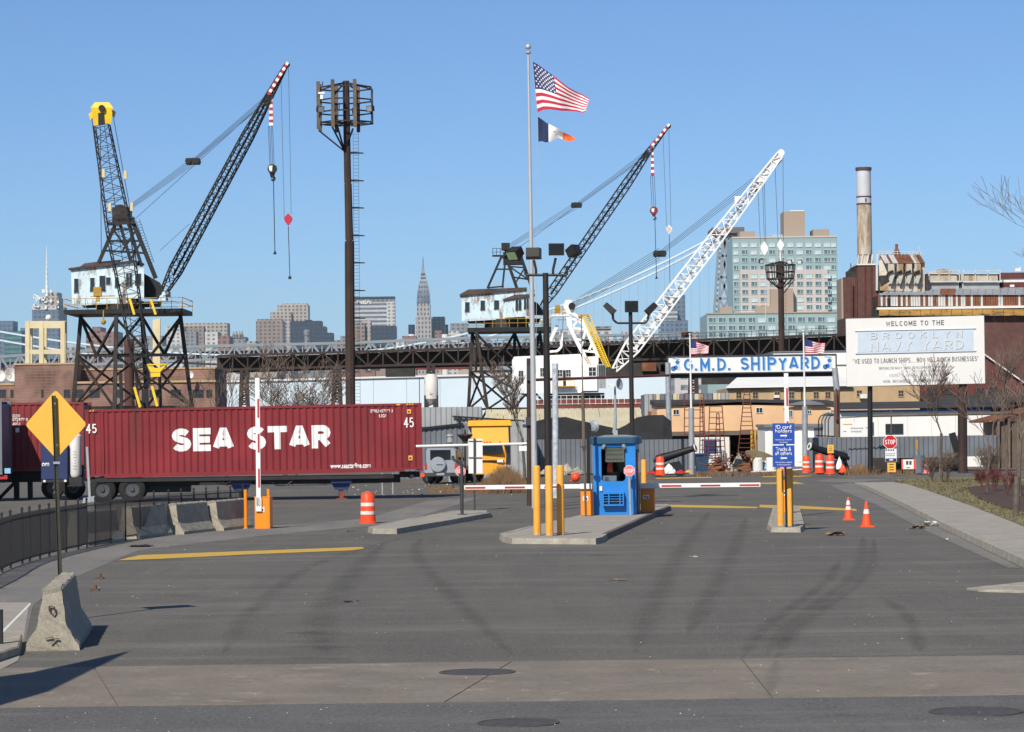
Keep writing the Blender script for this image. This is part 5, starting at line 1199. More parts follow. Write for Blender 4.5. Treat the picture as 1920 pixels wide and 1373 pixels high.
smallpole(1295, 628, 765, 'white flagpole at the left side of the shipyard gate sign', 'small stars and stripes flag above the left end of the shipyard sign')
smallpole(1508, 622, 762, 'white flagpole at the right part of the shipyard gate sign', 'small stars and stripes flag above the right part of the shipyard sign')
# cannons
def cannon(px, py, dirx, label):
    D = 164; c = PZ(px, D, 0); t = thing('cannon', label, 'cannon', c, 'old black cannons at the gate', local=True, rz=0)
    z0 = .95; ang = .28; L = 2.3; d = Vector((dirx * math.cos(ang) * .93, -.35, math.sin(ang))).normalized()
    b = MB(); o = Vector((-dirx * .7, .2, z0)); b.lathe(o, [(.02, -.3), (.12, -.25), (.08, -.15), (.25, -.05), (.26, .3), (.22, .8), (.18, L * .85), (.16, L * .93), (.22, L * .95), (.22, L)], 16, axis=d); brl = b.build('barrel', A['black'], t, smooth='auto')
    b = MB(); b.lathe(o + d * (L - .02), [(.11, 0), (.225, .0), (.225, .05), (.11, .05)], 16, axis=d, caps=False); b.build('muzzle', A['wornwhite'], brl)
    for y in (-.32, .55): b = MB(); b.hull([(-1.1, y, .1), (.8, y, .1), (.5, y, .85), (-.9, y, .55)], [(-1.1, y + .14, .1), (.8, y + .14, .1), (.5, y + .14, .85), (-.9, y + .14, .55)]); b.build('carriage_cheek', A['black'], t)
    for x in (-.7, .5):
        for y in (-.36, .72): b = MB(); b.lathe((x, y, .24), [(.24, -.06), (.24, .06)], 14, axis=(0, 1, 0)); b.build('wheel', A['black'], t)
    return t
cannon(1258, 862, 1, 'old black cannon with white muzzle pointing right, behind one drum')
cannon(1562, 858, -1, 'old black cannon with white muzzle pointing left, behind three drums')
def fdrum(px, py, h, lb, D=158):
    c = P(px, py, D); return drum((c.x, D, max(0, c.z)), h, lb)
fdrum(1238, 891, 1.0, 'orange drum in front of the cannon pointing right', 160)
fdrum(1512, 886, .88, 'orange drum alone beside the right flagpole base'); fdrum(1536.5, 887, 1.0, 'orange drum under the muzzle of the left-pointing cannon, before two others'); fdrum(1557, 889, 1.0, 'orange drum right below the small yellow sign', 156)
c = PZ(1556, 160, 0); t = thing('sign_post', 'thin post with a small yellow sign among the orange drums', 'sign', c); b = MB(); b.tube(c, P(1553, 824, 160), .02); b.build('pole', A['galv'], t)
b = MB(); p, q = P(1551.5, 850, 159.9), P(1563, 834, 159.9); b.ab((p.x, 159.9, p.z), (q.x, 159.92, q.z)); b.build('sign_plate', A['signyellow'], t); b = MB()
for k in range(3): b.box(((p.x + q.x) / 2, 159.895, p.z + (q.z - p.z) * (.3 + .22 * k)), (.2 - .04 * k, .004, .03))
b.build('sign_print', A['ink'], t)
def lump(name, label, cat, px, py, wpx, hpx, D, mat, seed, n=14):
    c = P(px, py, D); rr = random.Random(seed); b = MB(); W = m(wpx, D) / 2; H = m(hpx, D)
    V = []; R = 6
    for j in range(R):
        f = j / (R - 1); V.append([Vector((c.x + W * (1 - f ** 1.6) * math.cos(6.283 * i / n) * rr.uniform(.75, 1.1), D + W * .8 * (1 - f ** 1.6) * math.sin(6.283 * i / n) * rr.uniform(.75, 1.1), c.z + H * f * rr.uniform(.85, 1.08))) for i in range(n)])
    for j in range(R - 1):
        for i in range(n): b.face([V[j][i], V[j][(i + 1) % n], V[j + 1][(i + 1) % n], V[j + 1][i]])
    b.face(V[-1]); return tag(b.build(name, A[mat]), label, cat)
lump('sandbag_heap', 'white sandbag heap beside the drum before the right-pointing cannon', 'sandbags', 1254, 888, 32, 18, 162, 'white', 1); lump('red_hose_pile', 'red hose bundle on the kerb left of the first cannon drum', 'hose', 1222, 889, 26, 7, 163, 'red', 2); lump('red_hose_pile', 'red hose bundle right of the white sandbag heap', 'hose', 1276, 888, 26, 7, 163, 'red', 3)
lump('yellow_block', 'small yellow block between red hose and the flagpole base', 'block', 1291, 886, 16, 5, 163, 'truckyellow', 4, 8)
lump('sandbag_heap', 'white bag leaning against the left-pointing cannon, right of the drums', 'sandbags', 1574, 880, 14, 24, 163, 'white', 5); lump('red_bag', 'red bag lying right of the left-pointing cannon', 'bag', 1580, 886, 16, 16, 161, 'cone', 6)
c = P(1578, 880, 165); lump('tarpaulin_bundle', 'black tarpaulin bundle behind the red bag by the right cannon', 'tarpaulin', 1583, 882, 18, 38, 165, 'black', 8)
lump('dirt_bank', 'pale dirt bank under the fence right of the cannon', 'dirt bank', 1612, 888, 50, 18, 168, 'dry', 9); lump('dirt_bank', 'low weedy dirt bank right of the black billboard post', 'dirt bank', 1655, 890, 60, 8, 167, 'dry', 19)
for i, (px, py, w_, h_) in enumerate([(1040, 888, 34, 14), (1063, 887, 30, 19), (1082, 889, 26, 15), (1054, 891, 20, 11), (1020, 890, 22, 10)]):
    lump('boulder', ['flat tan boulder, left-centre of the rock row behind the bollards', 'largest tan boulder of the rock row left of the booth', 'tan boulder nearest the booth in the rock row', 'small tan boulder in front of the largest one', 'low tan boulder at the left end of the rock row'][i], 'boulder', px, py, w_, h_, 150 - i * .7, 'boulder', 20 + i, 8)
c = PZ(1079, 147, 0); t = thing('orange_buoy', 'round orange buoy on the ground left of the booth', 'buoy', c); b = MB(); b.ball(P(1079, 895, 147) , .24, 14); b.build('ball', A['drum'], t, smooth=True); b = MB(); b.tube(P(1074, 900, 147), P(1069, 902, 147), .06, .03); b.build('rope_end', A['drum'], t)

# ================================================================== welcome billboard
D = 163; bt2 = thing('welcome_billboard', 'large white welcome billboard for the navy yard on two timber posts', 'billboard', PZ(1718, D, 0))
pq = {'tl': P(1586, 598, D), 'tr': P(1845, 592, D), 'br': P(1847, 719, D), 'bl': P(1588, 725, D)}
b = MB(); q_ = [pq['bl'], pq['br'], pq['tr'], pq['tl']]; b.hull(q_, [v + Vector((0, .12, 0)) for v in q_]); b.build('sign_board', A['signboard'], bt2)
ux = (pq['tr'] - pq['tl']).normalized(); uz = Vector((-ux.z, 0, ux.x))
def bw(word, x0, x1, y0, y1, mat, t=.2, th=.006, gap=.4, y_=0.0, name='lettering', cw=.7):
    p = P((x0 + x1) / 2, (y0 + y1) / 2, D); return letters(name, word, A[mat], bt2, (p.x, D - .004 - y_, p.z), m(x1 - x0, D), m(y1 - y0, D), ux=ux, uz=uz, th=th, t=t, gap=gap, cw=cw)
def bplate(name, pts, mat, y0, th):
    b = MB(); q = [P(x, y, D) + Vector((0, -y0, 0)) for x, y in pts]; b.ext(q, (0, th, 0)); return b.build(name, A[mat], bt2)
bplate('name_panel', [(1608, 660.5), (1825, 656), (1824.5, 617), (1608, 621)], 'bnyblue', .02, .019)
bplate('ledge', [(1604, 664), (1830, 659), (1830, 657), (1604, 661.5)], 'bnyblue', .06, .059); bplate('ledge', [(1603, 621.5), (1830, 616.5), (1830, 615.5), (1603, 620.5)], 'bnyblue', .06, .059)
bw('WELCOME TO THE', 1661, 1770, 601.5, 611, 'ink', .2, gap=.45)
for wd, x0, x1, y0, y1, sp in (('BROOKLYN', 1632, 1804, 621.5, 634.5, 1.9), ('NAVY YARD', 1632, 1806, 638.5, 656.5, 1.2)):
    g_ = 1.1 if wd[0] == 'B' else .45; bw(wd, x0 + .9, x1 + .9, y0 + .5, y1 + .5, 'paleink', .17, .004, g_, .021, 'letter_shadow', .95); bw(wd, x0, x1, y0, y1, 'bnytext', .17, .006, g_, .034, cw=.95)
bw('"WE USED TO LAUNCH SHIPS... NOW WE LAUNCH BUSINESSES"', 1599, 1835, 670.5, 680, 'ink', .17, gap=.35, cw=.5)
bplate('patch_panel', [(1661, 706.5), (1723, 705), (1723, 695), (1661, 696.5)], 'white', .008, .006)
bw('BROOKLYN NAVY YARD DEVELOPMENT CORPORATION', 1648.5, 1785, 687, 692, 'ink', .17, gap=.4)
bw('ALAN H. FISHMAN, CHAIRMAN', 1690, 1766, 693.5, 698, 'paleink', .17, gap=.4); bw('ANDREW H. KIMBALL, PRESIDENT & CEO', 1667, 1772, 700, 705, 'paleink', .17, gap=.4, y_=.007)
bw('HON. MICHAEL R. BLOOMBERG, MAYOR', 1656.5, 1777, 711.5, 717, 'ink', .17, gap=.4)
for px, wd, mt_ in ((1632, .26, 'black'), (1805, .5, 'cortenpole')):
    b = MB(); b.tube(PZ(px, D + .4, 0), P(px - 1, 640, D + .4), wd / 2 + .02, wd / 2, 8); b.build('post', A[mt_], bt2)
b = MB(); b.beam(PZ(1800, D + .8, .6), P(1785, 812, D + .8), .34); b.build('brace', A['black'], bt2)
b = MB()
for y in (608, 655, 705): b.beam(P(1592, y, D + .2), P(1842, y - 5, D + .2), .1)
b.build('batten', A['cortenpole'], bt2)
# STOP sign with plates
D = 156; c = PZ(1671.5, D, 0); c.z = max(0, P(1671, 893, D).z); c.z = 0.1; t = thing('stop_sign', 'red STOP sign with three small plates below at the pavement end', 'stop sign', c)
b = MB(); b.beam(c, P(1668.5, 818, D), .06, .05); b.build('pole', A['green_post'], t)
stop_face(t, P(1669, 829, D - .05), m(13.8, D), 'stopred', 'letter', word=True)
def pl(x0, x1, y0, y1, mat, dy=.05): 
    b = MB(); p, q = P(x0, y1, D - dy), P(x1, y0, D - dy); b.ab((p.x, D - dy, p.z), (q.x, D - dy + .008, q.z)); return b.build('sign_plate', A[mat], t)
pl(1660, 1681, 841.5, 866, 'white'); b = MB(); rr = random.Random(6)
for k, (y, hh) in enumerate([(844, 2.6), (851, 1.2), (854.5, 1.2)]):
    for i in range(7 if k else 4):
        p = P(1662 + i * (2.5 if k else 4.4), y, D - .062); b.box(p, (m(1.7 if k else 2.6, D), .006, m(hh, D)))
b.build('sign_print', A['navy'], t)
pl(1660.5, 1680.5, 859.5, 865.5, 'navy', .06); b = MB(); p = P(1671, 862.5, D - .07); b.box(p, (.2, .006, .06)); b.build('arrow', A['letter'], t)
pl(1664, 1679.5, 867.5, 885.5, 'signyellow'); b = MB()
for k in range(3): b.box(P(1671.5, 871 + k * 5, D - .06), (.24, .006, .045))
b.build('sign_print', A['ink'], t)
D = 158; t = thing('notice_board', 'small white notice with red ends on two legs right of the stop sign', 'sign', PZ(1704, D, 0)); b = MB(); p, q = P(1690.5, 880, D), P(1717, 861.5, D); b.ab((p.x + .08, D, p.z), (q.x - .12, D + .03, q.z)); b.build('sign_plate', A['white'], t)
b = MB(); b.ab((p.x, D - .002, p.z), (p.x + .07, D + .032, q.z)); b.ab((q.x - .11, D - .002, p.z), (q.x, D + .032, q.z)); b.build('sign_edge', A['cone'], t); b = MB()
for x in (1701, 1707): b.box(P(x, 868, D - .01), (.12, .006, .2))
b.box(P(1703, 877, D - .01), (.22, .006, .03)); b.build('sign_print', A['ink'], t)
for x in (1692, 1715): b = MB(); b.beam(PZ(x, D + .02, .1), P(x, 864, D + .04), .05); b.build('leg', A['black'], t)
c = PZ(1723, 160, .1); t = thing('litter_bin', 'grey ribbed litter bin right of the small red-edged notice', 'bin', c); b = MB(); b.lathe(c, [(.26, 0), (.32, .7), (.34, .95), (.3, .95), (.28, .2)], 14); b.build('bin_body', A['corrgrey'], t)
c = PZ(1737, 158, .1); 
t = thing('traffic_cone', 'faded pink traffic cone at the foot of the lawn tree', 'traffic cone', c); b = MB(); b.box(c + Vector((0, 0, .02)), (.4, .4, .04)); b.lathe(c, [(.17, .04), (.03, .75)], 14); b.build('cone_body', A['pink'], t); b = MB(); b.lathe(c, [(.112, .34), (.085, .48)], 14); b.build('reflective_band', A['wornwhite'], t)
c = PZ(1719, 162, .1); t = thing('sign_post', 'thin post with a narrow yellow marker behind the litter bin', 'marker', c); b = MB(); b.tube(c, P(1719, 828, 162), .03); b.build('pole', A['galv'], t); b = MB(); p = P(1719, 834, 161.95); b.box(p, (.12, .02, .5)); b.build('marker_plate', A['rustyellow'], t)
# white sign with faint print on post, overhead pipe
D = 165; t = thing('direction_sign', 'white direction sign with faint print on the black billboard post', 'sign', P(1606, 803, D)); b = MB(); p, q = P(1577, 818, D), P(1635, 792, D); b.ab((p.x, D - .9, p.z), (q.x, D - .86, q.z)); b.build('sign_panel', A['white'], t)
b = MB(); b.box(P(1589, 795.5, D - .92), (.5, .006, .05)); b.build('sign_print', A['signyellow'], t); b = MB(); rr = random.Random(8)
for k, (y, x0, n) in enumerate([(803, 1596, 8), (809, 1596, 7)]):
    for i in range(n): b.box(P(x0 + i * 3, y, D - .92), (m(1.8, D), .006, m(2.6, D)))
b.box(P(1626, 802, D - .92), (.18, .006, .04)); b.box(P(1584, 809, D - .92), (.18, .006, .04)); b.build('sign_print', A['paleink'], t)
D = 170; t = thing('overhead_pipe', 'dark overhead pipe running behind the stop sign between posts', 'pipe', P(1640, 779, D)); b = MB(); b.tube(P(1571, 784, D), P(1630, 781, D), .03); b.tube(P(1630, 780, D), P(1905, 775, D), .08); b.tube(P(1671, 822, D), P(1671, 770, D), .04); b.build('pipe', A['cortenlight'], t)
D = 150; t = thing('red_pipe', 'thin rust red pipe crossing high in front of the white crane house', 'pipe', P(1130, 708, D)); b = MB(); b.tube(P(1003, 712.5, D), P(1254, 704, D + 20), .075); b.build('pipe', A['rustred'], t)
# ================================================================== shipyard buildings behind the gate
def Z(px, py, D): return P(px, py, D).z
def X(px, D): return PZ(px, D, EYE).x
def block(t, name, mat, px0, px1, y0, y1, D, dep, z0=None, k=0):
    b = MB(); xm = (px0 + px1) / 2; b.ab((X(px0, D), D, z0 if z0 is not None else Z(xm, y1, D)), (X(px1, D), D + dep, Z(xm, y0, D))); return b.build(name, A[mat], t)
D = 205; t = thing('peach_workshop', 'peach stuccoed workshop with open dark bay behind the shipyard gate', 'workshop', PZ(1400, D, 0))
b = MB(); xa, xb = X(1232, D), X(1572, D); zb = Z(1400, 812, D)
b.hull([(xa, D, zb), (xb, D, zb), (xb, D + 8, zb), (xa, D + 8, zb)], [(xa, D, Z(1232, 762, D)), (xb, D, Z(1572, 758, D)), (xb, D + 8, Z(1572, 752, D)), (xa, D + 8, Z(1232, 756, D))]); b.build('wall', A['peach'], t)
b = MB(); b.hull([(xa - .1, D - .2, Z(1232, 763, D)), (X(1380, D), D - .2, Z(1380, 754, D)), (xb + .1, D - .2, Z(1572, 759, D)), (xb + .1, D + 8, Z(1572, 757, D)), (xa - .1, D + 8, Z(1232, 757, D))], [(xa - .1, D - .2, Z(1232, 757, D)), (X(1380, D), D - .2, Z(1380, 749, D)), (xb + .1, D - .2, Z(1572, 755, D)), (xb + .1, D + 8, Z(1572, 748, D)), (xa - .1, D + 8, Z(1232, 748, D))]); b.build('roof', A['roofdark'], t)
b = MB(); b.hull([(X(1466, D), D - .4, Z(1466, 760, D)), (X(1555, D), D - .4, Z(1555, 759, D)), (X(1515, D), D - .4, Z(1515, 750, D))], [(X(1466, D), D - .25, Z(1466, 760, D)), (X(1555, D), D - .25, Z(1555, 759, D)), (X(1515, D), D - .25, Z(1515, 750, D))]); b.build('gable', A['corrgrey'], t)
for px, py, w_, h_ in ((1268, 773, 11, 10), (1424, 769.5, 12, 10), (1483, 776, 7, 13), (1518, 773, 7, 7), (1562, 772, 8, 6)): window(t, (X(px, D), D - .01, Z(px, py, D)), m(w_, D), m(h_, D), frame='wornwhite', bars=(2, 1))
b = MB(); b.beam(P(1236, 814, D - .1), P(1432, 811, D - .1), .3, .3); b.build('beam', A['cortenlight'], t)
b = MB()
for px in (1240, 1300, 1365, 1416, 1432): b.beam(PZ(px, D + .3, 0), P(px, 813, D + .3), .3)
b.build('column', A['cortenlight'], t)
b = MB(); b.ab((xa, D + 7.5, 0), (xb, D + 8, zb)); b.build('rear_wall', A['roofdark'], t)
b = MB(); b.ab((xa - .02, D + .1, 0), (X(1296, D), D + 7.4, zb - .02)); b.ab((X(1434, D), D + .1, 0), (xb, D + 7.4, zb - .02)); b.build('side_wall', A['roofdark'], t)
b = MB(); b.tube(P(1236, 803, D - .1), P(1239, 801, D - .1), .05); b.build('bracket', A['black'], t)
# white site container behind the lane signs and lean-to right of it
D = 196; t = thing('site_cabin', 'white site cabin with grey roof edge behind the blue lane signs', 'cabin', PZ(1490, D, 0)); block(t, 'wall', 'whitewall', 1434, 1574, 800, 880, D, 6, 0)
b = MB(); corr_sheet(b, (X(1434, D), D - .01, 0), (X(1520, D), D - .01, 0), .3, Z(1480, 801, D), .5, .03); b.build('wall_sheet', A['whitewall'], t); block(t, 'roof_edge', 'corrgrey', 1432, 1576, 795, 800.5, D - .3, 6.6)
block(t, 'door', 'corrgrey', 1526, 1570, 803, 826, D - .02, .1)
t = thing('pipe_rack', 'black bent pipe racks on the fence right of the flagpole', 'pipe rack', P(1545, 800, 178)); b = MB()
for k, px in enumerate((1535, 1541, 1547, 1553)): b.path([P(px, 822, 178), P(px, 788, 178), P(px + 4, 780, 178), P(px + 20, 774 + k, 178)], .035, 5)
b.beam(P(1530, 817, 178), P(1575, 819, 178), .08); b.build('pipe', A['black'], t)
# tan block with windows, white roof, further sheds
D = 232; t = thing('tan_workshop', 'tan walled workshop with small windows under a white pitched roof', 'workshop', PZ(1580, D, 0))
block(t, 'wall', 'tan', 1364, 1725, 726, 775, D, 12, 0)
b = MB(); b.hull([(X(1362, D), D - .4, Z(1362, 728, D)), (X(1596, D), D - .4, Z(1596, 724, D)), (X(1596, D), D + 10, Z(1596, 700, D + 10)), (X(1392, D + 10), D + 10, Z(1392, 702, D + 10))], [(X(1362, D), D - .4, Z(1362, 726, D)), (X(1596, D), D - .4, Z(1596, 722, D)), (X(1596, D), D + 10, Z(1596, 698, D + 10)), (X(1392, D + 10), D + 10, Z(1392, 700, D + 10))]); b.build('roof', A['whitewall'], t)
block(t, 'eave', 'roofdark', 1364, 1600, 724.5, 729, D - .3, .3)
for px in (1386, 1417, 1458, 1485, 1531, 1553, 1612, 1690): window(t, (X(px, D), D - .01, Z(px, 741 if px < 1600 else 738, D)), m(10, D), m(12, D), frame='tan', bars=(2, 2))
block(t, 'air_unit', 'wornwhite', 1452, 1462, 741, 746, D - .9, .8); block(t, 'air_unit', 'wornwhite', 1614, 1626, 739, 747, D - .9, .8)
b = MB(); b.tube(P(1503, 749, D - .1), P(1503, 727, D - .1), .05); b.build('downpipe', A['roofdark'], t)
D = 250; t = thing('white_hall', 'tall plain white hall behind the shipyard sign and billboard', 'hall', PZ(1520, D, 0)); block(t, 'wall', 'whitewall', 1452, 1600, 660, 730, D, 14, 0); block(t, 'parapet', 'corrgrey', 1451, 1601, 658, 660.2, D - .1, 14.2); block(t, 'ledge', 'wornwhite', 1560, 1590, 682, 684, D - .15, .2)
D = 186; t = thing('white_shed', 'long white shed with dark roof edge behind the STOP sign', 'shed', PZ(1700, D, 0)); block(t, 'wall', 'whitewall', 1574, 1858, 770, 860, D, 10, 0)
b = MB(); xa, xb = X(1572, D), X(1900, D); b.hull([(xa, D - .5, Z(1572, 768, D)), (xb, D - .5, Z(1900, 763, D)), (xb, D + 9, Z(1900, 752, D + 9)), (xa, D + 9, Z(1572, 757, D + 9))], [(xa, D - .5, Z(1572, 766, D)), (xb, D - .5, Z(1900, 761, D)), (xb, D + 9, Z(1900, 750, D + 9)), (xa, D + 9, Z(1572, 755, D + 9))]); b.build('roof', A['roofdark'], t)
b = MB(); b.ab((xa + .1, D - .06, Z(1700, 772, D)), (X(1858, D), D - .01, Z(1700, 768.5, D))); b.build('trim', A['gmdblue'], t)
window(t, (X(1676.5, D), D - .01, Z(1676, 804.5, D)), m(32, D), m(18, D), frame='darkgrey', bars=(2, 1))
b = MB()
for px in (1600, 1645, 1700, 1745, 1790): b.ab((X(px, D), D - .03, .9), (X(px, D) + .05, D - .005, Z(px, 773, D)))
b.build('wall_seam', A['wornwhite'], t)
D = 236; t = thing('brick_gable_hall', 'dark red brick hall with sloping gable right of the billboard', 'hall', PZ(1850, D, 0)); b = MB(); pr = [(1724, 770), (1915, 770), (1935, 728), (1850, 668), (1760, 700), (1724, 722)]; b.ext([P(x, y, D) for x, y in pr], (0, 14, 0)); b.build('wall', A['brickred'], t)
b = MB(); b.hull([P(1846, 666, D - .3), P(1940, 733, D - .3), P(1940, 730, D - .3), P(1846, 663, D - .3)], [P(1846, 666, D - .3) + Vector((0, 14.5, 0)), P(1940, 733, D - .3) + Vector((0, 14.5, 0)), P(1940, 730, D - .3) + Vector((0, 14.5, 0)), P(1846, 663, D - .3) + Vector((0, 14.5, 0))]); b.build('roof', A['wornwhite'], t)
for px in (1748, 1780, 1838, 1862): window(t, (X(px, D), D - .01, Z(px, 733, D)), m(17, D), m(11, D), frame='brickred', bars=(3, 1))
b = MB(); b.hull([P(1722, 756, D - 4), P(1930, 754, D - 4), P(1930, 738, D), P(1722, 742, D)], [P(1722, 755, D - 4), P(1930, 753, D - 4), P(1930, 737, D), P(1722, 741, D)]); b.build('canopy', A['roofdark'], t)
D = 178; t = thing('brown_roof_cabin', 'small timber cabin with brown sloping roof at the right edge', 'cabin', PZ(1900, D, 0)); block(t, 'wall', 'cortenlight', 1868, 1960, 790, 880, D, 5, 0)
b = MB(); b.hull([P(1846, 793, D - .5), P(1940, 768, D - .5), P(1940, 764, D - .5), P(1846, 789, D - .5)], [v + Vector((0, 6, 0)) for v in (P(1846, 793, D - .5), P(1940, 768, D - .5), P(1940, 764, D - .5), P(1846, 789, D - .5))]); b.build('roof', A['rusttin'], t)
for px in (1872, 1892, 1908): b = MB(); b.beam(PZ(px, D - .3, 0), P(px, 790 - (px - 1846) * .25, D - .3), .14); b.build('post', A['twig'], t)
# junk in the yard bay: ladder towers, dumpster, blade, scrap
def tower(label, x0, x1, xt0, xt1, yb, yt, D, n, mat='rustred'):
    t = thing('ladder_tower', label, 'scaffold tower', PZ((x0 + x1) / 2, D, 0), 'rusty ladder towers'); b = MB(); dd = .8
    for y in (0, dd):
        for a, c in (((x0, yb), (xt0, yt)), ((x1, yb), (xt1, yt))): b.tube(P(a[0], a[1], D + y), P(c[0], c[1], D + y), .035, None, 5)
        for i in range(n + 1):
            f = i / n; p = P(x0 + (xt0 - x0) * f, yb + (yt - yb) * f, D + y); q = P(x1 + (xt1 - x1) * f, yb + (yt - yb) * f, D + y); b.tube(p, q, .025, None, 4)
    b.build('ladder_frame', A[mat], t)
    b = MB()
    for i in range(0, n + 1, 2):
        f = i / n
        for e0, e1 in ((x0, xt0), (x1, xt1)): x = e0 + (e1 - e0) * f; yy = yb + (yt - yb) * f; b.tube(P(x, yy, D), P(x, yy, D + dd), .02, None, 4)
    b.build('brace', A[mat], t)
tower('tall tapering rusty ladder tower beside the blue lane signs', 1384, 1416, 1396, 1405, 848, 732, 188, 14)
tower('wide rusty scaffold tower left of the tall tapering one', 1326, 1362, 1331, 1354, 880, 762, 187, 11)
tower('narrow rusty ladder against the peach wall, left of the wide tower', 1312, 1323, 1313, 1319, 870, 738, 189, 15)
tower('low rusty frame in front of the wide scaffold tower', 1340, 1354, 1344, 1348, 880, 775, 184, 10)
tower('open rusty pipe frame just right of the left gate post', 1283, 1319, 1284, 1316, 815, 738, 190, 5)
t = thing('steel_column', 'yellow braced steel column at the right side of the dark bay', 'column', PZ(1412, 192, 0)); b = MB()
for px in (1409, 1416): b.beam(PZ(px, 192, 0), P(px, 805, 192), .12)
for i in range(6): b.beam(P(1409, 868 - i * 10, 192), P(1416, 860 - i * 10, 192), .06)
b.build('column_frame', A['rustyellow'], t)
D = 180; t = thing('blue_skip', 'dark blue steel skip beside the left gate flagpole', 'skip', PZ(1316, D, 0)); b = MB(); xa, xb = X(1303, D), X(1329, D); b.hull([(xa + .1, D, 0), (xb - .1, D, 0), (xb - .1, D + 1.4, 0), (xa + .1, D + 1.4, 0)], [(xa, D - .1, Z(1316, 852, D)), (xb, D - .1, Z(1316, 852, D)), (xb, D + 1.5, Z(1316, 852, D)), (xa, D + 1.5, Z(1316, 852, D))]); b.build('skip_body', M('skip_blue', (.025, .06, .12), .6, var=.3, scale=2, rust=.3), t)
b = MB(); b.box(((xa + xb) / 2, D - .12, Z(1316, 852, D)), (xb - xa + .1, .1, .12)); b.build('rim', A['navy'], t)
D = 194; t = thing('blue_door_container', 'white container with a blue door inside the dark bay', 'container', PZ(1334, D, 0)); block(t, 'body', 'wornwhite', 1302, 1367, 820, 880, D, 3, 0); block(t, 'door', 'navy', 1319, 1343, 825, 850, D - .05, .04)
D = 176; t = thing('propeller_blade', 'large bronze propeller blade lying left of the blue lane signs', 'propeller blade', P(1420, 858, D)); b = MB(); up, lo = [], []
for i in range(13):
    f = i / 12; x = 1398 + 56 * f; w_ = 14 * math.sin(math.pi * min(1, f * .92 + .06)) ** .7; yc = 848 + 12 * f; up.append(P(x, yc - w_ * .5, D + 1.2 * f)); lo.append(P(x, yc + w_ * .6, D - .6 + 1.2 * f))
q_ = up + lo[::-1]
for i in range(12): b.hull([up[i], up[i + 1], lo[i + 1], lo[i]], [p + Vector((.02, .12, .02)) for p in (up[i], up[i + 1], lo[i + 1], lo[i])])
b.build('blade', A['brass'], t)
rr = random.Random(21)
sc_ = [(1345, 886, 40, 26, 'rusttin', 'heap of rusty scrap at the foot of the wide scaffold tower'), (1385, 884, 36, 34, 'boulder', 'pale rubble heap at the centre of the dark bay'), (1402, 884, 44, 26, 'rusttin', 'long rusty scrap heap under the propeller blade'), (1432, 880, 24, 14, 'gmdlight', 'small heap of pale blue plastic right of the scrap'), (1420, 886, 30, 6, 'signblue', 'flat blue tarpaulin at the kerb before the scrap heaps'), (1362, 888, 20, 8, 'leaf', 'low brown heap in front of the rusty scrap')]
for i, (px, py, w_, h_, mt_, lb) in enumerate(sc_):
    D = 178 - i * .5; o = lump('scrap_heap', lb, 'scrap heap', px, py, w_, h_, D, mt_, 50 + i, 12)
b = MB()
for i in range(70):
    px, py = rr.uniform(1330, 1412), rr.uniform(852, 884); p = P(px, py, rr.uniform(176.5, 179.5)); d = Vector((rr.uniform(-1, 1), rr.uniform(-.4, .4), rr.uniform(-.3, .6))) * rr.uniform(.3, .8); b.tube(p, p + d, rr.uniform(.02, .05), None, 5, rr.randrange(3))
o = b.build('scrap_metal', [A['rustred'], A['rusttin'], A['cortenlight']]); o['kind'] = 'stuff'
b = MB(); b.beam(P(1408, 885, 172), P(1504, 880, 172), .12, .06); tag(b.build('white_beam', A['white']), 'low white painted beam lying before the blue tarpaulin and the drums', 'beam')
for px, py, mt_, lb in ((1418, 873, 'wornwhite', 'white bucket-like block behind the lane signs, near the blade'), (1443, 872, 'whitewall', 'white drum just left of the lane signs')):
    c = PZ(px + 3, 176, 0); t = thing('white_drum', lb, 'drum', c, 'white drums by the scrap'); b = MB(); b.lathe(c, [(.28, 0), (.3, .05), (.3, .8), (.26, .85)], 12); b.build('drum_body', A[mt_], t)
# corrugated annexe panels left of the peach house (cream and grey)
D = 215; t = thing('patched_shed', 'shed wall of alternating grey and cream sheets above the peach roof', 'shed', PZ(1300, D, 0)); x = 1209; k = 0
for w_, mt_ in ((22, 'corrpale'), (8, 'corrcream'), (24, 'corrgrey'), (12, 'corrcream'), (28, 'corrgrey'), (17, 'corrcream'), (18, 'corrgrey'), (15, 'corrcream'), (14, 'corrpale')):
    b = MB(); corr_sheet(b, (X(x, D), D, 0), (X(x + w_, D) - .03, D, 0), Z(1290, 800 if x < 1230 else 762, D), Z(1290, 738, D), .35, .06); b.build('corrugated_sheet', A[mt_], t); x += w_
b = MB(); b.ab((X(1209, D), D + .05, 0), (X(1367, D), D + 6, Z(1290, 739, D))); b.build('core', A['corrgrey'], t); b = MB(); b.box(P(1224, 778, D - .3), (.7, .5, .5)); b.build('rusty_box', A['rusttin'], t)

# ================================================================== long pale warehouse, brick building on the left
D = 480; t = thing('long_warehouse', 'long windowless pale blue warehouse behind the cranes', 'warehouse', PZ(820, D, 0))
b = MB(); pts = [(405, 716), (700, 708), (950, 702), (1256, 686)]
for (xa, ya), (xb, yb) in zip(pts[:-1], pts[1:]):
    n = max(1, int((xb - xa) / 62))
    for i in range(n):
        f0, f1 = i / n, (i + 1) / n; x0, x1 = xa + (xb - xa) * f0, xa + (xb - xa) * f1; y0, y1 = ya + (yb - ya) * f0, ya + (yb - ya) * f1
        b = MB(); p, q = P(x0, y0, D), P(x1, y1, D); b.hull([Vector((p.x, D, 0)), Vector((q.x - .04, D, 0)), Vector((q.x - .04, D + 20, 0)), Vector((p.x, D + 20, 0))], [Vector((p.x, D, p.z)), Vector((q.x - .04, D, q.z)), Vector((q.x - .04, D + 20, q.z)), Vector((p.x, D + 20, p.z))]); b.build('wall_panel', A['palewall'], t)
b = MB()
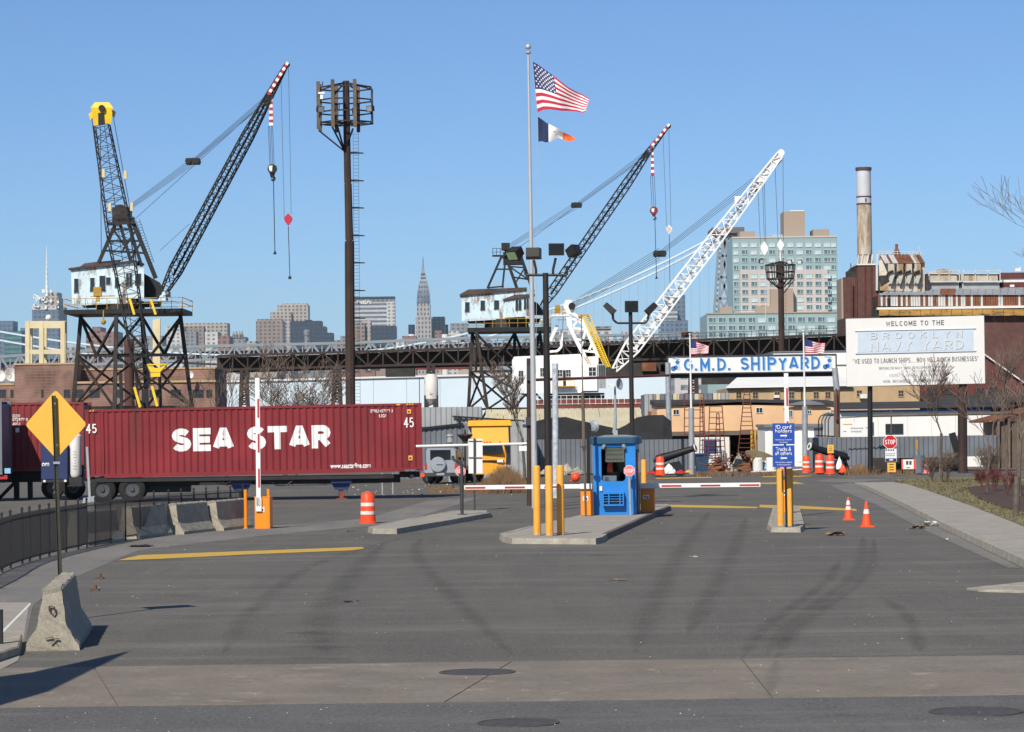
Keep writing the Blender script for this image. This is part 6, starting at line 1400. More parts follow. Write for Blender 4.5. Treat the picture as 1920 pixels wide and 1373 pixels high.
for (xa, ya), (xb, yb) in zip(pts[:-1], pts[1:]): b.beam(P(xa, ya, D - .1), P(xb, yb, D - .1), .5, .3)
b.build('parapet', A['wornwhite'], t)
D = 335; t = thing('brick_office', 'low brown brick office with dark windows behind the left crane', 'brick building', PZ(200, D, 0))
block(t, 'wall', 'brickbrown', 28, 142, 683, 820, D, 12, 0); block(t, 'wall', 'brickbrown', 75, 404, 692, 820, D + 5, 14, 0); block(t, 'wall', 'brickbrown', -60, 27.8, 722, 820, D + 1, 12, 0); block(t, 'wall', 'brickbrown', 142.2, 404, 716, 820, D - .5, 5.4, 0)
block(t, 'parapet', 'tan', 27, 143, 681, 684, D - .1, 12.2); block(t, 'parapet', 'tan', 143.5, 405, 714, 718, D - .7, 5.5); block(t, 'parapet', 'tan', -60, 27, 719, 723, D + .9, 12); block(t, 'parapet', 'tan', 143.5, 405, 690, 693, D + 4.9, 14)
for px, w_ in ((4, 15), (23, 5), (80, 4), (126, 11), (148, 18), (178, 18), (222, 18), (250, 14), (290, 18), (330, 18), (372, 20), (393, 10)):
    dd = D + 1 if px < 28 else (D if px < 142 else D - .5); window(t, (X(px, dd), dd - .01, Z(px, 738, dd)), m(w_, dd), m(14, dd), frame='darkgrey', bars=(2, 2))
block(t, 'roof_unit', 'corrpale', 83, 92, 711, 715, D + 2, 1); block(t, 'roof_unit', 'brickred', 117, 128, 705, 712, D + 3, 1)
def dish(px, py, r, D, label):
    c = P(px, py, D); t = thing('satellite_dish', label, 'satellite dish', c, 'white dishes on the brick office roof'); R = m(r, D); b = MB(); b.lathe(c, [(R * .05, R * .25), (R * .5, R * .1), (R, -R * .12), (R * .98, -R * .16), (R * .5, R * .04), (R * .05, R * .18)], 20, axis=(-.5, .85, -.1)); b.build('reflector', A['white'], t, smooth='auto')
    b = MB(); b.tube(c, c + Vector((-R * .45, -R * .8, .05)), .03, None, 5); b.tube((c.x, c.y + .2, c.z), (c.x, c.y + .2, c.z - R * 1.3), .08); b.build('feed_arm', A['galv'], t)
dish(21, 703, 13, 340, 'white satellite dish on the brick office roof, left of the tall block'); dish(-1, 705, 11, 340, 'white satellite dish cut by the left picture edge'); dish(356, 703, 7, 333, 'small white satellite dish right of the left crane legs')
c = PZ(244, 320, 0); t = thing('brick_chimney', 'round rusty brick chimney behind the legs of the left crane', 'chimney', c); b = MB(); r = m(9, 320); b.lathe(c, [(r * 1.1, 0), (r, Z(244, 650, 320)), (r * 1.12, Z(244, 648, 320)), (r * 1.12, Z(244, 636, 320)), (r, Z(244, 635, 320))], 18); b.build('stack', A['brickdark'], t, smooth='auto')
# cream concrete frame
D = 365; t = thing('concrete_gantry', 'open cream concrete frame with two square bays above the brick office', 'frame tower', PZ(85, D, 0)); b = MB()
def bar(p0, p1, w_, d_=None): b.beam(p0, p1, w_, d_)
for dd in (0, 6):
    for px in (52 + dd * .8, 78 + dd, 118 + dd * .4): bar(PZ(px, D + dd, 0), P(px, 602, D + dd), .55)
for dd in (0, 6):
    for y, w_ in ((609, .9), (660, .55)): bar(P(48, y, D + dd + .02), P(122, y, D + dd + .02), .5, w_)
for px in (51, 119): bar(P(px, 607, D), P(px, 607, D + 6), .5, .6)
b.build('concrete_members', A['cream'], t); b = MB(); b.ball(P(91, 596, D + 3), .4, 10); b.tube(P(91, 603, D + 3), P(91, 597, D + 3), .06); b.build('vent', A['white'], t)
t = thing('concrete_gantry', 'slim cream concrete pylon behind the right legs of the left crane', 'frame tower', PZ(296, D, 0)); b = MB(); bar(PZ(297, D, 0), P(297, 598, D), .5); bar(PZ(290, D, 0), P(290, 600, D), .45)
for y in (602, 620, 650, 680): bar(P(289, y, D), P(298, y, D), .35)
b.build('concrete_members', A['cream'], t)
# rusty silo
D = 250; c = P(809, 768, D); t = thing('silo_tank', 'rusty white silo tank on legs right of the light tower', 'silo', Vector((c.x, D, 0))); r = m(13, D); z0 = Z(809, 748, D); z1 = Z(809, 708, D); b = MB(); b.lathe((c.x, D, 0), [(r * .3, z0 - .5), (r, z0), (r, z1), (r * .6, z1 + .3)], 18); b.build('tank_shell', M('rusty_white_tank', (.58, .56, .52), .7, var=.12, scale=.7, rust=.38, rcol=(.16, .07, .04)), t, smooth='auto')
b = MB()
for s in (-1, 1): b.beam((c.x + s * r * .9, D - .3, 0), (c.x + s * r * .9, D - .3, z0 + .3), .15); b.beam((c.x - r * 1.7, D + s * .2, 0), (c.x - r * 1.7, D + s * .2, z1), .05)
for i in range(9): b.beam((c.x - r * 1.7, D - .2, 1 + i * .55), (c.x - r * 1.7, D + .2, 1 + i * .55), .04)
b.beam((c.x - r * 1.7, D, z1), (c.x - r * .8, D, z1), .06); b.beam((c.x - r, D - .3, z0 - .7), (c.x + r, D - .3, z0 - .3), .1); b.build('leg_frame', A['cranerust'], t)

# ================================================================== lighting towers
def rungs(b, a, c, w_, n, r=.02):
    for s in (-1, 1): b.beam(a + Vector((s * w_ / 2, 0, 0)), c + Vector((s * w_ / 2, 0, 0)), r)
    for i in range(n): p = a.lerp(c, i / n); b.beam(p - Vector((w_ / 2, 0, 0)), p + Vector((w_ / 2, 0, 0)), r)
D = 198; c = PZ(658, D, 0); t = thing('light_tower', 'tall rust brown light tower with a square cage of timber uprights', 'light tower', c)
b = MB(); prev = None
ys = [(658, None, .33), (655.5, 452, .31), (655, 450, .27), (652.5, 345, .25), (652, 343, .24), (648.5, 152, .225)]
pt = [c] + [P(x, y, D) for x, y, r in ys[1:]]
for i in range(len(pt) - 1): b.tube(pt[i], pt[i + 1], ys[i][2], ys[i + 1][2], 8)
b.build('pole', A['cortenpole'], t)
b = MB()
for px, dx in ((654, -.26), (662, .24)): b.beam(Vector((c.x + dx, D - .2, 0)), P(651 + (2 if dx > 0 else -3), 455, D - .2), .12)
b.build('flange', A['cortenpole'], t)
cg = [(593, 160, 246), (612, 158, 243), (643, 155, 243), (661, 158, 244), (684, 158, 245)]
zt, zb = Z(645, 163, D), Z(645, 238, D); cen = P(648, 200, D); S = m(46, D); fr = []
for i in range(8):
    a = math.radians(22 + 45 * i); fr.append(Vector((cen.x + S * 1.12 * math.cos(a), D + S * 1.12 * math.sin(a), 0)))
b = MB()
for z in (zt - .1, zt - .95, zt - 1.75, zb + .25):
    for i in range(8): p, q = fr[i], fr[(i + 1) % 8]; b.beam(Vector((p.x, p.y, z)), Vector((q.x, q.y, z)), .10, .09)
for i in range(8): b.beam(Vector((fr[i].x, fr[i].y, zt - .1)), Vector((cen.x, D, zt + .3)), .08); b.beam(Vector((fr[i].x, fr[i].y, zb + .25)), Vector((cen.x, D, zb + .25)), .08)
b.build('cage_rail', A['cranerust'], t)
for i in range(8):
    b = MB(); p = fr[i]; q = p + (p - Vector((cen.x, D, 0))).normalized() * .08; b.box((q.x, q.y, (zt + zb) / 2 + .05), (.24, .2, zt - zb + .5) if i not in (0, 7) else (.07, .07, zt - zb - .3)); b.build('upright', A['cortenlight'] if i not in (0, 7) else A['cranerust'], t)
b = MB()
for px, py in ((598, 250), (623, 243), (633, 243), (662, 246)): b.beam(P(px, py - 5, D - .6), P(646, 284, D - .1), .09)
b.build('strut', A['craneblack'], t)
for px, py, yaw, lz in ((600, 205, .6, 'galv'), (630, 202, .1, 'galv'), (695, 204, -.7, 'galv'), (668, 208, -2.6, 'black')): floodhead(t, P(px, py, D - 1.2 if px != 668 else D + 1), yaw, .15, (.5, .3, .42), lz)
b = MB(); b.box(P(603, 175, D - 1), (.45, .3, .12)); b.box(P(603, 182, D - 1), (.2, .2, .3)); b.build('camera', A['white'], t); b = MB(); b.tube(P(605, 162, D), P(605, 153, D), .03); b.build('antenna', A['black'], t)
b = MB(); rungs(b, PZ(671, D + .3, 2), P(667, 246, D + .3), .36, 90, .02); b.build('ladder', A['cranerust'], t)
b = MB()
for y in (288, 340, 391, 443, 494, 546, 598, 650): p = P(655 + (y - 288) * .012, y, D); b.hull([p + Vector((0, -.1, 0)), p + Vector((.95, -.05, 0)), p + Vector((.95, .3, 0)), p + Vector((0, .3, 0))], [p + Vector((0, -.1, .12)), p + Vector((.95, -.05, .05)), p + Vector((.95, .3, .05)), p + Vector((0, .3, .12))])
b.build('landing_plate', A['craneblack'], t)
D = 300; c = PZ(1467, D, 0); t = thing('light_tower', 'dark light tower with a round cage in front of the glass apartment block', 'light tower', c); b = MB(); b.tube(c, P(1464, 490, D), .36, .28, 8); b.build('pole', A['cortenpole'], t)
cen = P(1463, 508, D); S = m(28, D); b = MB()
for z, k in ((Z(1463, 497, D), 1), (Z(1463, 523, D), .9), (Z(1463, 510, D), .95)):
    for i in range(12):
        a, a2 = 2 * math.pi * i / 12, 2 * math.pi * (i + 1) / 12; b.beam((cen.x + S * k * math.cos(a), D + S * k * math.sin(a), z), (cen.x + S * k * math.cos(a2), D + S * k * math.sin(a2), z), .1)
for i in range(12): a = 2 * math.pi * i / 12; b.beam((cen.x + S * math.cos(a), D + S * math.sin(a), Z(1463, 497, D)), (cen.x + S * .9 * math.cos(a), D + S * .9 * math.sin(a), Z(1463, 524, D)), .09); b.beam((cen.x + S * .9 * math.cos(a), D + S * .9 * math.sin(a), Z(1463, 523, D)), (cen.x, D, Z(1463, 545, D)), .06); b.beam((cen.x + S * math.cos(a), D + S * math.sin(a), Z(1463, 497, D)), (cen.x, D, Z(1463, 490, D)), .07)
b.build('cage_rail', A['cranerust'], t); b = MB(); b.beam(P(1490, 524, D), P(1468, 552, D), .1); b.box(P(1463, 508, D), (.8, .8, 1.5)); b.build('strut', A['cranerust'], t)
for px, py in ((1427, 490), (1481, 491), (1500, 491)): floodhead(t, P(px, py, D - 1), .5 if px < 1450 else -.5, .3, (.5, .3, .45), 'white')
b = MB(); rungs(b, PZ(1472, D + .3, 2), P(1470, 525, D), .35, 40); b.build('ladder', A['cranerust'], t)

# ================================================================== harbour cranes
def lattice(b, a, c, prof, n, th, up=None, k=0, dth=None):
    a = Vector(a); c = Vector(c); d = (c - a); L = d.length; d.normalize(); dep = Vector((0, 1, 0)); sd_ = d.cross(dep).normalized()
    def hw(t):
        for (t0, w0, e0), (t1, w1, e1) in zip(prof[:-1], prof[1:]):
            if t <= t1 + 1e-9: f = (t - t0) / max(1e-9, t1 - t0); return w0 + (w1 - w0) * f, e0 + (e1 - e0) * f
        return prof[-1][1:]
    R = []
    for i in range(n + 1):
        w_, e_ = hw(i / n); o = a + d * L * i / n; R.append([o - sd_ * w_ - dep * e_, o + sd_ * w_ - dep * e_, o + sd_ * w_ + dep * e_, o - sd_ * w_ + dep * e_])
    dth = dth or th * .6
    for i in range(n):
        for j in range(4): b.beam(R[i][j], R[i + 1][j], th, k=k)
        for j in range(4):
            j2 = (j + 1) % 4
            if i % 2 == j % 2: b.beam(R[i][j], R[i + 1][j2], dth, k=k)
            else: b.beam(R[i][j2], R[i + 1][j], dth, k=k)
            b.beam(R[i + 1][j], R[i + 1][j2], dth * .9, k=k)
    return R
def ropes(b, a, c, n, spread, r, D):
    for i in range(n):
        o = Vector((0, (i - n / 2) * .25, (i - (n - 1) / 2) * spread)); b.tube(Vector(a) + o * .6, Vector(c) + o, r, None, 4)
def stripes(t, a, c, prof, n, th):
    a = Vector(a); c = Vector(c)
    for i in range(n):
        p, q = a.lerp(c, i / n), a.lerp(c, (i + 1) / n); f = (i + .5) / n; w_ = prof[0] + (prof[1] - prof[0]) * f; b = MB(); b.beam(p, q, w_, w_ * .9); b.build('stripe', A['white'] if i % 2 else A['red'], t)
def crane_portal(t, D, tops, bots, mid_y, mat, th, deck_y0, deck_y1, deck_dep, px0, px1, rail='rustyellow'):
    tp = [P(x, y, D + d) for x, y, d in tops]; bt_ = [PZ(x, D + d, 0) for x, d in bots]
    for a, c in zip(bt_, tp): b = MB(); b.beam(a, c, th); b.build('leg', A[mat], t)
    b = MB(); n = len(tp); lv = [0.02] + mid_y + [.98]
    for i in range(n):
        j = (i + 1) % n
        for f0, f1 in zip(lv[:-1], lv[1:]):
            a0, a1 = bt_[i].lerp(tp[i], f0), bt_[i].lerp(tp[i], f1); c0, c1 = bt_[j].lerp(tp[j], f0), bt_[j].lerp(tp[j], f1)
            mid = (a1 + c1) / 2
            if f1 < .97: b.beam(a1, c1, th * .6); b.beam(a0, c1, th * .5); b.beam(c0, a1, th * .5)
            else: md = (a0 + c0) / 2; b.beam(md, a1, th * .6); b.beam(md, c1, th * .6)
    b.build('leg_bracing', A[mat], t)
    b = MB(); xa, xb = X(px0, D), X(px1, D); za, zb_ = Z((px0 + px1) / 2, deck_y1, D), Z((px0 + px1) / 2, deck_y0, D); b.ab((xa, D - deck_dep, za), (xb, D + deck_dep, zb_)); b.build('deck', A['craneblack'], t)
    b = MB(); hh = 1.1; n = max(4, int((xb - xa) / 1.0))
    for y in (D - deck_dep, D + deck_dep):
        for z in (hh * .5, hh): b.beam((xa, y, zb_ + z), (xb, y, zb_ + z), .055)
        for i in range(n + 1): x = xa + (xb - xa) * i / n; b.beam((x, y, zb_), (x, y, zb_ + hh), .055)
    for x in (xa, xb):
        for z in (hh * .5, hh): b.beam((x, D - deck_dep, zb_ + z), (x, D + deck_dep, zb_ + z), .055)
    b.build('railing', A[rail], t)
# ---- crane with light blue house on the left
D = 300; c = PZ(245, D, 0); t = thing('harbour_crane', 'black portal crane with pale blue house and long boom, left of the light tower', 'crane', c)
crane_portal(t, D, [(152, 590, 0), (218, 592, -4.5), (338, 590, 0), (266, 588, 4.5)], [(128, 0), (213, -6), (372, 0), (281, 6)], [.36, .72], 'cranerust', .38, 583, 591, 4.6, 135, 354)
b = MB(); b.lathe(P(226, 575, D), [(m(46, D), -.5), (m(44, D), .5), (m(36, D), .6), (m(38, D), 1.3)], 24); b.build('slew_ring', A['craneblack'], t)
b = MB(); b.hull([P(135, 571, D - 2.4), P(255, 567, D - 2.4), P(255, 567, D + 2.6), P(135, 571, D + 2.6)], [P(133, 501, D - 2.4), P(255, 492, D - 2.4), P(255, 492, D + 2.6), P(133, 501, D + 2.6)]); hs = b.build('house', A['craneblue'], t)
b = MB(); b.hull([P(160, 578, D - 2), P(300, 576, D - 2), P(300, 576, D + 2), P(160, 578, D + 2)], [P(150, 571.5, D - 2.2), P(304, 566, D - 2.2), P(304, 566, D + 2.2), P(150, 571.5, D + 2.2)]); b.build('house_base', A['craneblack'], t)
b = MB(); ridge = [P(128, 503, D - 2.7), P(190, 494, D - 2.7), P(258, 489, D - 2.7), P(258, 492, D - 2.7), P(128, 506, D - 2.7)]; b.hull(ridge, [p + Vector((0, 5.5, 0)) for p in ridge]); b.build('house_roof', A['craneroof'], t)
b = MB(); b.hull([P(150, 500, D - 1), P(196, 494, D - 1), P(196, 494, D + 1.5), P(150, 500, D + 1.5)], [P(158, 494, D - 1), P(190, 490, D - 1), P(190, 490, D + 1.5), P(158, 494, D + 1.5)]); b.build('roof_hatch', A['craneroof'], t)
b = MB(); b.hull([P(236, 560, D - 4.2), P(270, 560, D - 4.2), P(270, 560, D - 2.41), P(236, 560, D - 2.41)], [P(236, 504, D - 4.2), P(270, 502, D - 4.2), P(270, 502, D - 2.41), P(236, 504, D - 2.41)]); b.build('driver_cab', A['craneblue'], t)
b = MB(); b.hull([P(150, 566, D - 2.45), P(252, 561, D - 2.45), P(252, 568, D - 2.45), P(150, 573, D - 2.45)], [v + Vector((0, .04, 0)) for v in (P(150, 566, D - 2.45), P(252, 561, D - 2.45), P(252, 568, D - 2.45), P(150, 573, D - 2.45))]); b.build('house_skirt', A['craneblue'], t)
for px, py, w_, h_ in ((146, 536, 9, 27), (176, 534, 9, 26), (195, 532, 12, 30), (206, 527, 9, 14), (222, 530, 8, 20)): window(t, (X(px, D - 2.4), D - 2.41, Z(px, py, D - 2.4)), m(w_, D), m(h_, D), frame='craneblue')
for px, py, w_, h_ in ((245, 525, 12, 26), (262, 524, 12, 22)): window(t, (X(px, D - 4.2), D - 4.21, Z(px, py, D - 4.2)), m(w_, D), m(h_, D), frame='craneblue', bars=(2, 1))
b = MB(); b.hull([P(270, 560, D - 2), P(316, 562, D - 2), P(316, 562, D + 2), P(270, 560, D + 2)], [P(268, 512, D - 2), P(300, 530, D - 2), P(300, 530, D + 2), P(268, 512, D + 2)]); b.build('boom_foot', A['craneblack'], t)
for px, py in ((304, 552), (309, 545)):
    b = MB(); b.ext([P(px - 8, py + 12, D - 2.6), P(px + 10, py + 12, D - 2.6), P(px + 10, py + 2, D - 2.6), P(px - 4, py + 2, D - 2.6)], (0, .5, 0)); b.build('platform', A['craneblue'], t)
b = MB()
for dy in (-1.4, 1.4):
    for a_, c_, w_ in (((185, 493), (222, 408), .34), ((222, 410), (248, 500), .3), ((246, 408), (292, 522), .42), ((236, 405), (266, 500), .3)): b.beam(P(*a_, D + dy), P(*c_, D + dy), w_)
    for a_, c_ in (((212, 430), (256, 430)), ((203, 452), (266, 452)), ((195, 470), (274, 475)), ((212, 430), (240, 470)), ((256, 430), (230, 470)), ((266, 452), (244, 488)), ((185, 493), (226, 489))): b.beam(P(*a_, D + dy), P(*c_, D + dy), .2)
b.build('a_frame', A['craneblack'], t)
b = MB(); b.box(P(229, 404, D), (1.7, 2.6, 1.5)); b.lathe(P(229, 400, D), [(.8, -1.5), (.8, 1.5)], 14, axis=(0, 1, 0)); b.beam(P(200, 421, D - 1.8), P(254, 417, D - 1.8), .12, .3)
for i in range(7): px = 204 + i * 8; b.beam(P(px, 420, D - 1.8), P(px, 408, D - 1.8), .06)
b.beam(P(204, 408, D - 1.8), P(252, 407, D - 1.8), .06); b.build('winch_head', A['cranerust'], t)
def ladder_px(b, a, c, D, n, wpx=5, r=.05):
    p, q = P(*a, D), P(*c, D); d = (q - p).normalized(); s = d.cross(Vector((0, 1, 0))).normalized() * m(wpx, D) / 2
    b.beam(p - s, q - s, r); b.beam(p + s, q + s, r)
    for i in range(n): o = p.lerp(q, i / n); b.beam(o - s, o + s, r * .8)
b = MB(); ladder_px(b, (285, 492), (258, 412), D - 1.6, 16, 7); b.build('ladder', A['cranerust'], t)
ba, bc = P(305, 552, D), P(504, 182, D)
b = MB(); lattice(b, ba, bc, [(0, .25, .9), (.12, m(11, D), .9), (.8, m(10, D), .8), (1, m(6, D), .5)], 24, .14, dth=.07); b.build('boom', A['craneblack'], t)
b = MB(); 
for i in range(20): p = ba.lerp(bc, .06 + i * .046); b.tube(p, p + Vector((.1, 0, .45)), .06, None, 4)
b.beam(ba.lerp(bc, .1) + Vector((0, 0, -.1)), bc, .1, .22); b.build('boom_walkway', A['craneblack'], t)
b = MB(); lattice(b, bc, P(537, 122, D), [(0, m(6, D), .45), (1, m(2.5, D), .3)], 8, .16, dth=.12); b.build('boom_tip', A['craneblack'], t)
stripes(t, P(503, 178, D - .5), P(540, 117, D - .5), (m(6.5, D), m(6, D)), 12, .3)
b = MB(); b.lathe(P(539, 121, D), [(m(4.5, D), -.4), (m(4.5, D), .4)], 14, axis=(0, 1, 0)); b.lathe(P(500, 190, D), [(m(7, D), -.5), (m(7, D), .5)], 14, axis=(0, 1, 0)); b.build('sheave', A['craneblack'], t)
b = MB(); ropes(b, P(240, 392, D), P(362, 303, D), 5, m(4.4, D), .022, D); ropes(b, P(362, 303, D), P(497, 188, D), 5, m(4, D), .022, D); b.tube(P(252, 412, D), P(497, 190, D), .025, None, 4); b.tube(P(300, 470, D), P(355, 420, D), .02, None, 4); b.build('stay_rope', A['rope'], t)
b = MB(); p = P(362, 303, D); b.box(p, (m(25, D), 1.3, m(11, D))); 
for k in (-1, 1): b.lathe(p + Vector((k * m(8, D), 0, 0)), [(m(5.6, D), -.8), (m(5.6, D), .8)], 12, axis=(0, 1, 0))
b.build('stay_block', A['craneblack'], t)
stripes(t, P(508, 168, D - .3), P(508.5, 236, D - .3), (.28, .42), 12, .3)
b = MB(); 
for dx in (-4, -1.5, 1.5, 4): b.tube(P(507 + dx, 236, D), P(510 + dx, 310, D), .025, None, 4)
b.build('hoist_rope', A['rope'], t)
def hookblock(px, py, D, s, m1, m2, t, ylen, dxl):
    b = MB(); p = P(px, py, D); b.lathe(p, [(m(8.5, D) * s, -.35 * s), (m(9, D) * s, -.1 * s), (m(9, D) * s, .1 * s), (m(8.5, D) * s, .35 * s)], 14, axis=(0, 1, 0)); b.hull([p + Vector((-m(8, D) * s, -.3, .3 * s)), p + Vector((m(8, D) * s, -.3, .3 * s)), p + Vector((m(8, D) * s, .3, .3 * s)), p + Vector((-m(8, D) * s, .3, .3 * s))], [p + Vector((-m(3, D) * s, -.2, -.9 * s)), p + Vector((m(3, D) * s, -.2, -.9 * s)), p + Vector((m(3, D) * s, .2, -.9 * s)), p + Vector((-m(3, D) * s, .2, -.9 * s))]); hb = b.build('hook_block', A[m1], t)
    b = MB(); b.ext([p + Vector((-m(6, D) * s, -.42 * s, .25 * s)), p + Vector((m(1, D) * s, -.42 * s, .35 * s)), p + Vector((m(0, D), -.42 * s, -.3 * s)), p + Vector((-m(5, D) * s, -.42 * s, -.2 * s))], (0, .03, 0)); b.build('block_cheek', A[m2], hb)
    q = P(px + 2 * s, py + 14 * s, D); b = MB(); b.path([q + Vector((0, 0, .35 * s)), q, q + Vector((m(3, D) * s, 0, -.15 * s)), q + Vector((m(2, D) * s, 0, -.4 * s)), q + Vector((-m(2, D) * s, 0, -.45 * s)), q + Vector((-m(3, D) * s, 0, -.25 * s))], .09 * s, 6); b.build('hook', A['craneblack'], hb)
    b = MB(); e = P(px + dxl, py + ylen, D); b.tube(q, e, .045, None, 5); b.ext([e + Vector((-.2, 0, 0)), e + Vector((.2, 0, 0)), e + Vector((.0, 0, .45))], (0, .08, 0)); b.build('sling', A['craneblack'], t)
hookblock(510.5, 317, D, 1.0, 'craneblack', 'white', t, 160, 5)
b = MB(); b.tube(P(527, 150, D), P(533, 408, D), .02, None, 4); b.tube(P(541, 122, D), P(546, 402, D), .02, None, 4); b.build('hoist_rope', A['rope'], t)
b = MB(); p = P(540.5, 411, D); b.ext([p + Vector((x, -.12, z)) for x, z in ((0, .6), (.42, .15), (.40, -.15), (.08, -.62), (-.08, -.62), (-.40, -.15), (-.42, .15))], (0, .25, 0)); b.build('hook_block', A['flagred'], t); b = MB(); b.tube(P(540.5, 424, D), P(543.5, 521, D), .04, None, 5); b.box(P(543.5, 521, D), (.3, .1, .3)); b.build('sling', A['craneblack'], t)
b = MB(); b.beam(P(183, 540, D - 5), P(184, 566, D - 5), .3); b.box(P(183, 547, D - 5), (.8, .5, .9)); b.tube(P(194, 582, D - 5), P(194, 600, D - 5), .06); b.ball(P(194, 604, D - 5), .28, 10); b.beam(P(170, 556, D - 5), P(215, 555, D - 5), .1); b.build('hoist_fitting', A['rustyellow'], t)

# ---- second boom with yellow head in front of it
D = 285; c = PZ(268, D, 0); t = thing('boom_crane', 'slender black lattice boom with a bright yellow head at far left', 'crane', c)
b = MB(); a_ = PZ(272, D, 7.0); e_ = P(191, 236, D); lattice(b, a_, e_, [(0, .35, .35), (.1, .75, .7), (.40, .95, .8), (.56, m(22, D), 1.0), (.62, m(22, D), 1.0), (1, m(13.5, D), .75)], 25, .11, dth=.06); b.build('boom', A['craneblack'], t)
b = MB(); b.hull([P(177, 236, D - .7), P(208, 232, D - .7), P(208, 232, D + .7), P(177, 236, D + .7)], [P(170, 202, D - .9), P(212, 202, D - .9), P(212, 202, D + .9), P(170, 202, D + .9)]); b.hull([P(170, 202, D - .9), P(212, 202, D - .9), P(212, 202, D + .9), P(170, 202, D + .9)], [P(178, 192, D - .8), P(204, 192, D - .8), P(204, 192, D + .8), P(178, 192, D + .8)]); hd = b.build('boom_head', A['craneyellow'], t)
b = MB(); b.lathe(P(191, 203, D - 1), [(m(6, D), -.2), (m(6, D), .2)], 12, axis=(0, 1, 0)); b.ab((P(184, 218, D - .95).x, D - .95, P(184, 236, D).z), (P(197, 218, D).x, D - .85, P(184, 214, D).z)); b.build('sheave', A['craneblack'], hd)
b = MB(); b.ext([P(166, 214, D), P(176, 206, D), P(176, 218, D), P(170, 226, D)], (0, .3, 0)); b.ext([P(207, 206, D), P(217, 208, D), P(214, 220, D), P(208, 216, D)], (0, .3, 0)); b.build('head_bracket', A['craneyellow'], hd)
b = MB()
for p0, p1 in (((210, 206), (249, 420)), ((172, 222), (182, 300)), ((196, 236), (258, 700)), ((188, 236), (190, 480))): b.tube(P(*p0, D - .9), P(*p1, D - .9), .035, None, 4)
b.build('pendant_rope', A['rope'], t)
b = MB()
for px, py in ((194, 325), (235, 328), (206, 389), (247, 388)): b.box(P(px, py, D - 1), (.3, .3, .8))
b.build('rope_guide', A['cream'], t)
b = MB(); p0, p1, p2, p3 = P(275, 684, D - 2), P(314, 682, D - 2), P(300, 698, D - 2), P(282, 698, D - 2); b.ext([p0, p3, p2, p1, P(300, 690, D - 2), P(288, 690, D - 2)], (0, .6, 0)); b.box(P(292, 702, D - 1.7), (.9, .5, .5)); b.beam(P(276, 684, D - 2), P(313, 683, D - 2), .12); b.build('spreader', A['craneyellow'], t)
for a2, c2_, w_ in (((243, 560), (252, 590), .22), ((283, 562), (292, 590), .22), ((252, 726), (263, 764), .24), ((285, 724), (295, 762), .24)): b = MB(); b.beam(P(*a2, D - 2), P(*c2_, D - 2), w_); b.build('yellow_brace', A['craneyellow'], t)
b = MB()
for px in (232, 262, 305): b.beam(PZ(px, D + 2, 0), P(px - 6, 700, D + 2), .3)
b.build('pylon', A['craneblack'], t)
b = MB(); x0 = c.x; b.ab((x0 - 2.2, D - 1.6, .3), (x0 + 2.2, D + 1.6, 1.3)); b.build('undercarriage', A['craneblack'], t); b = MB(); b.ab((x0 - 1.7, D - 1.4, 1.3), (x0 + 2.4, D + 1.4, 3.6)); b.build('house', A['rustred'], t)
for s in (-1.9, 1.9): b = MB(); b.ab((x0 - 2.6, D + s - .35, 0), (x0 + 2.6, D + s + .35, .9)); b.build('crawler_track', A['black'], t)
b = MB(); b.beam((x0 + .3, D, 3.6), a_, .6); b.build('boom_foot', A['craneblack'], t)

# ---- middle crane with light blue house
D = 385; c = PZ(945, D, 0); t = thing('harbour_crane', 'black portal crane with pale blue house behind the tall flagpole', 'crane', c)
crane_portal(t, D, [(886, 622, 0), (893, 622, -5), (1012, 622, 0), (965, 620, 5)], [(874, 0), (925, -5.5), (1040, 0), (963, 6)], [.34, .66], 'cranerust', .42, 616, 624, 4.8, 880, 1035)
b = MB(); b.lathe(P(950, 607, D), [(m(42, D), -.6), (m(40, D), .5), (m(33, D), .6), (m(34, D), 1.2)], 24); b.build('slew_ring', A['craneblack'], t)
b = MB(); b.hull([P(866, 602, D - 2.4), P(985, 598, D - 2.4), P(985, 598, D + 2.6), P(866, 602, D + 2.6)], [P(865, 551, D - 2.4), P(985, 544, D - 2.4), P(985, 544, D + 2.6), P(865, 551, D + 2.6)]); b.build('house', A['craneblue'], t)
b = MB(); b.hull([P(880, 608, D - 2), P(1010, 607, D - 2), P(1010, 607, D + 2), P(880, 608, D + 2)], [P(875, 602.5, D - 2.2), P(1014, 597, D - 2.2), P(1014, 597, D + 2.2), P(875, 602.5, D + 2.2)]); b.build('house_base', A['craneblack'], t)
b = MB(); ridge = [P(862, 552, D - 2.7), P(878, 543, D - 2.7), P(988, 539, D - 2.7), P(988, 543.5, D - 2.7), P(862, 555, D - 2.7)]; b.hull(ridge, [p + Vector((0, 5.6, 0)) for p in ridge]); b.build('house_roof', A['craneroof'], t)
b = MB(); b.hull([P(946, 596, D - 4.2), P(1000, 593, D - 4.2), P(1000, 593, D - 2.41), P(946, 596, D - 2.41)], [P(946, 559, D - 4.2), P(1000, 556, D - 4.2), P(1000, 556, D - 2.41), P(946, 559, D - 2.41)]); b.build('driver_cab', A['craneblue'], t)
b = MB(); q_ = [P(943, 561, D - 4.5), P(965, 553, D - 4.5), P(1003, 551, D - 4.5), P(1003, 555, D - 4.5), P(943, 563, D - 4.5)]; b.hull(q_, [p + Vector((0, 2, 0)) for p in q_]); b.build('cab_roof', A['craneroof'], t)
for px, py, w_, h_ in ((879, 576, 9, 19), (908, 573, 9, 19), (934, 572, 10, 18)): window(t, (X(px, D - 2.4), D - 2.41, Z(px, py, D - 2.4)), m(w_, D), m(h_, D), frame='craneblue')
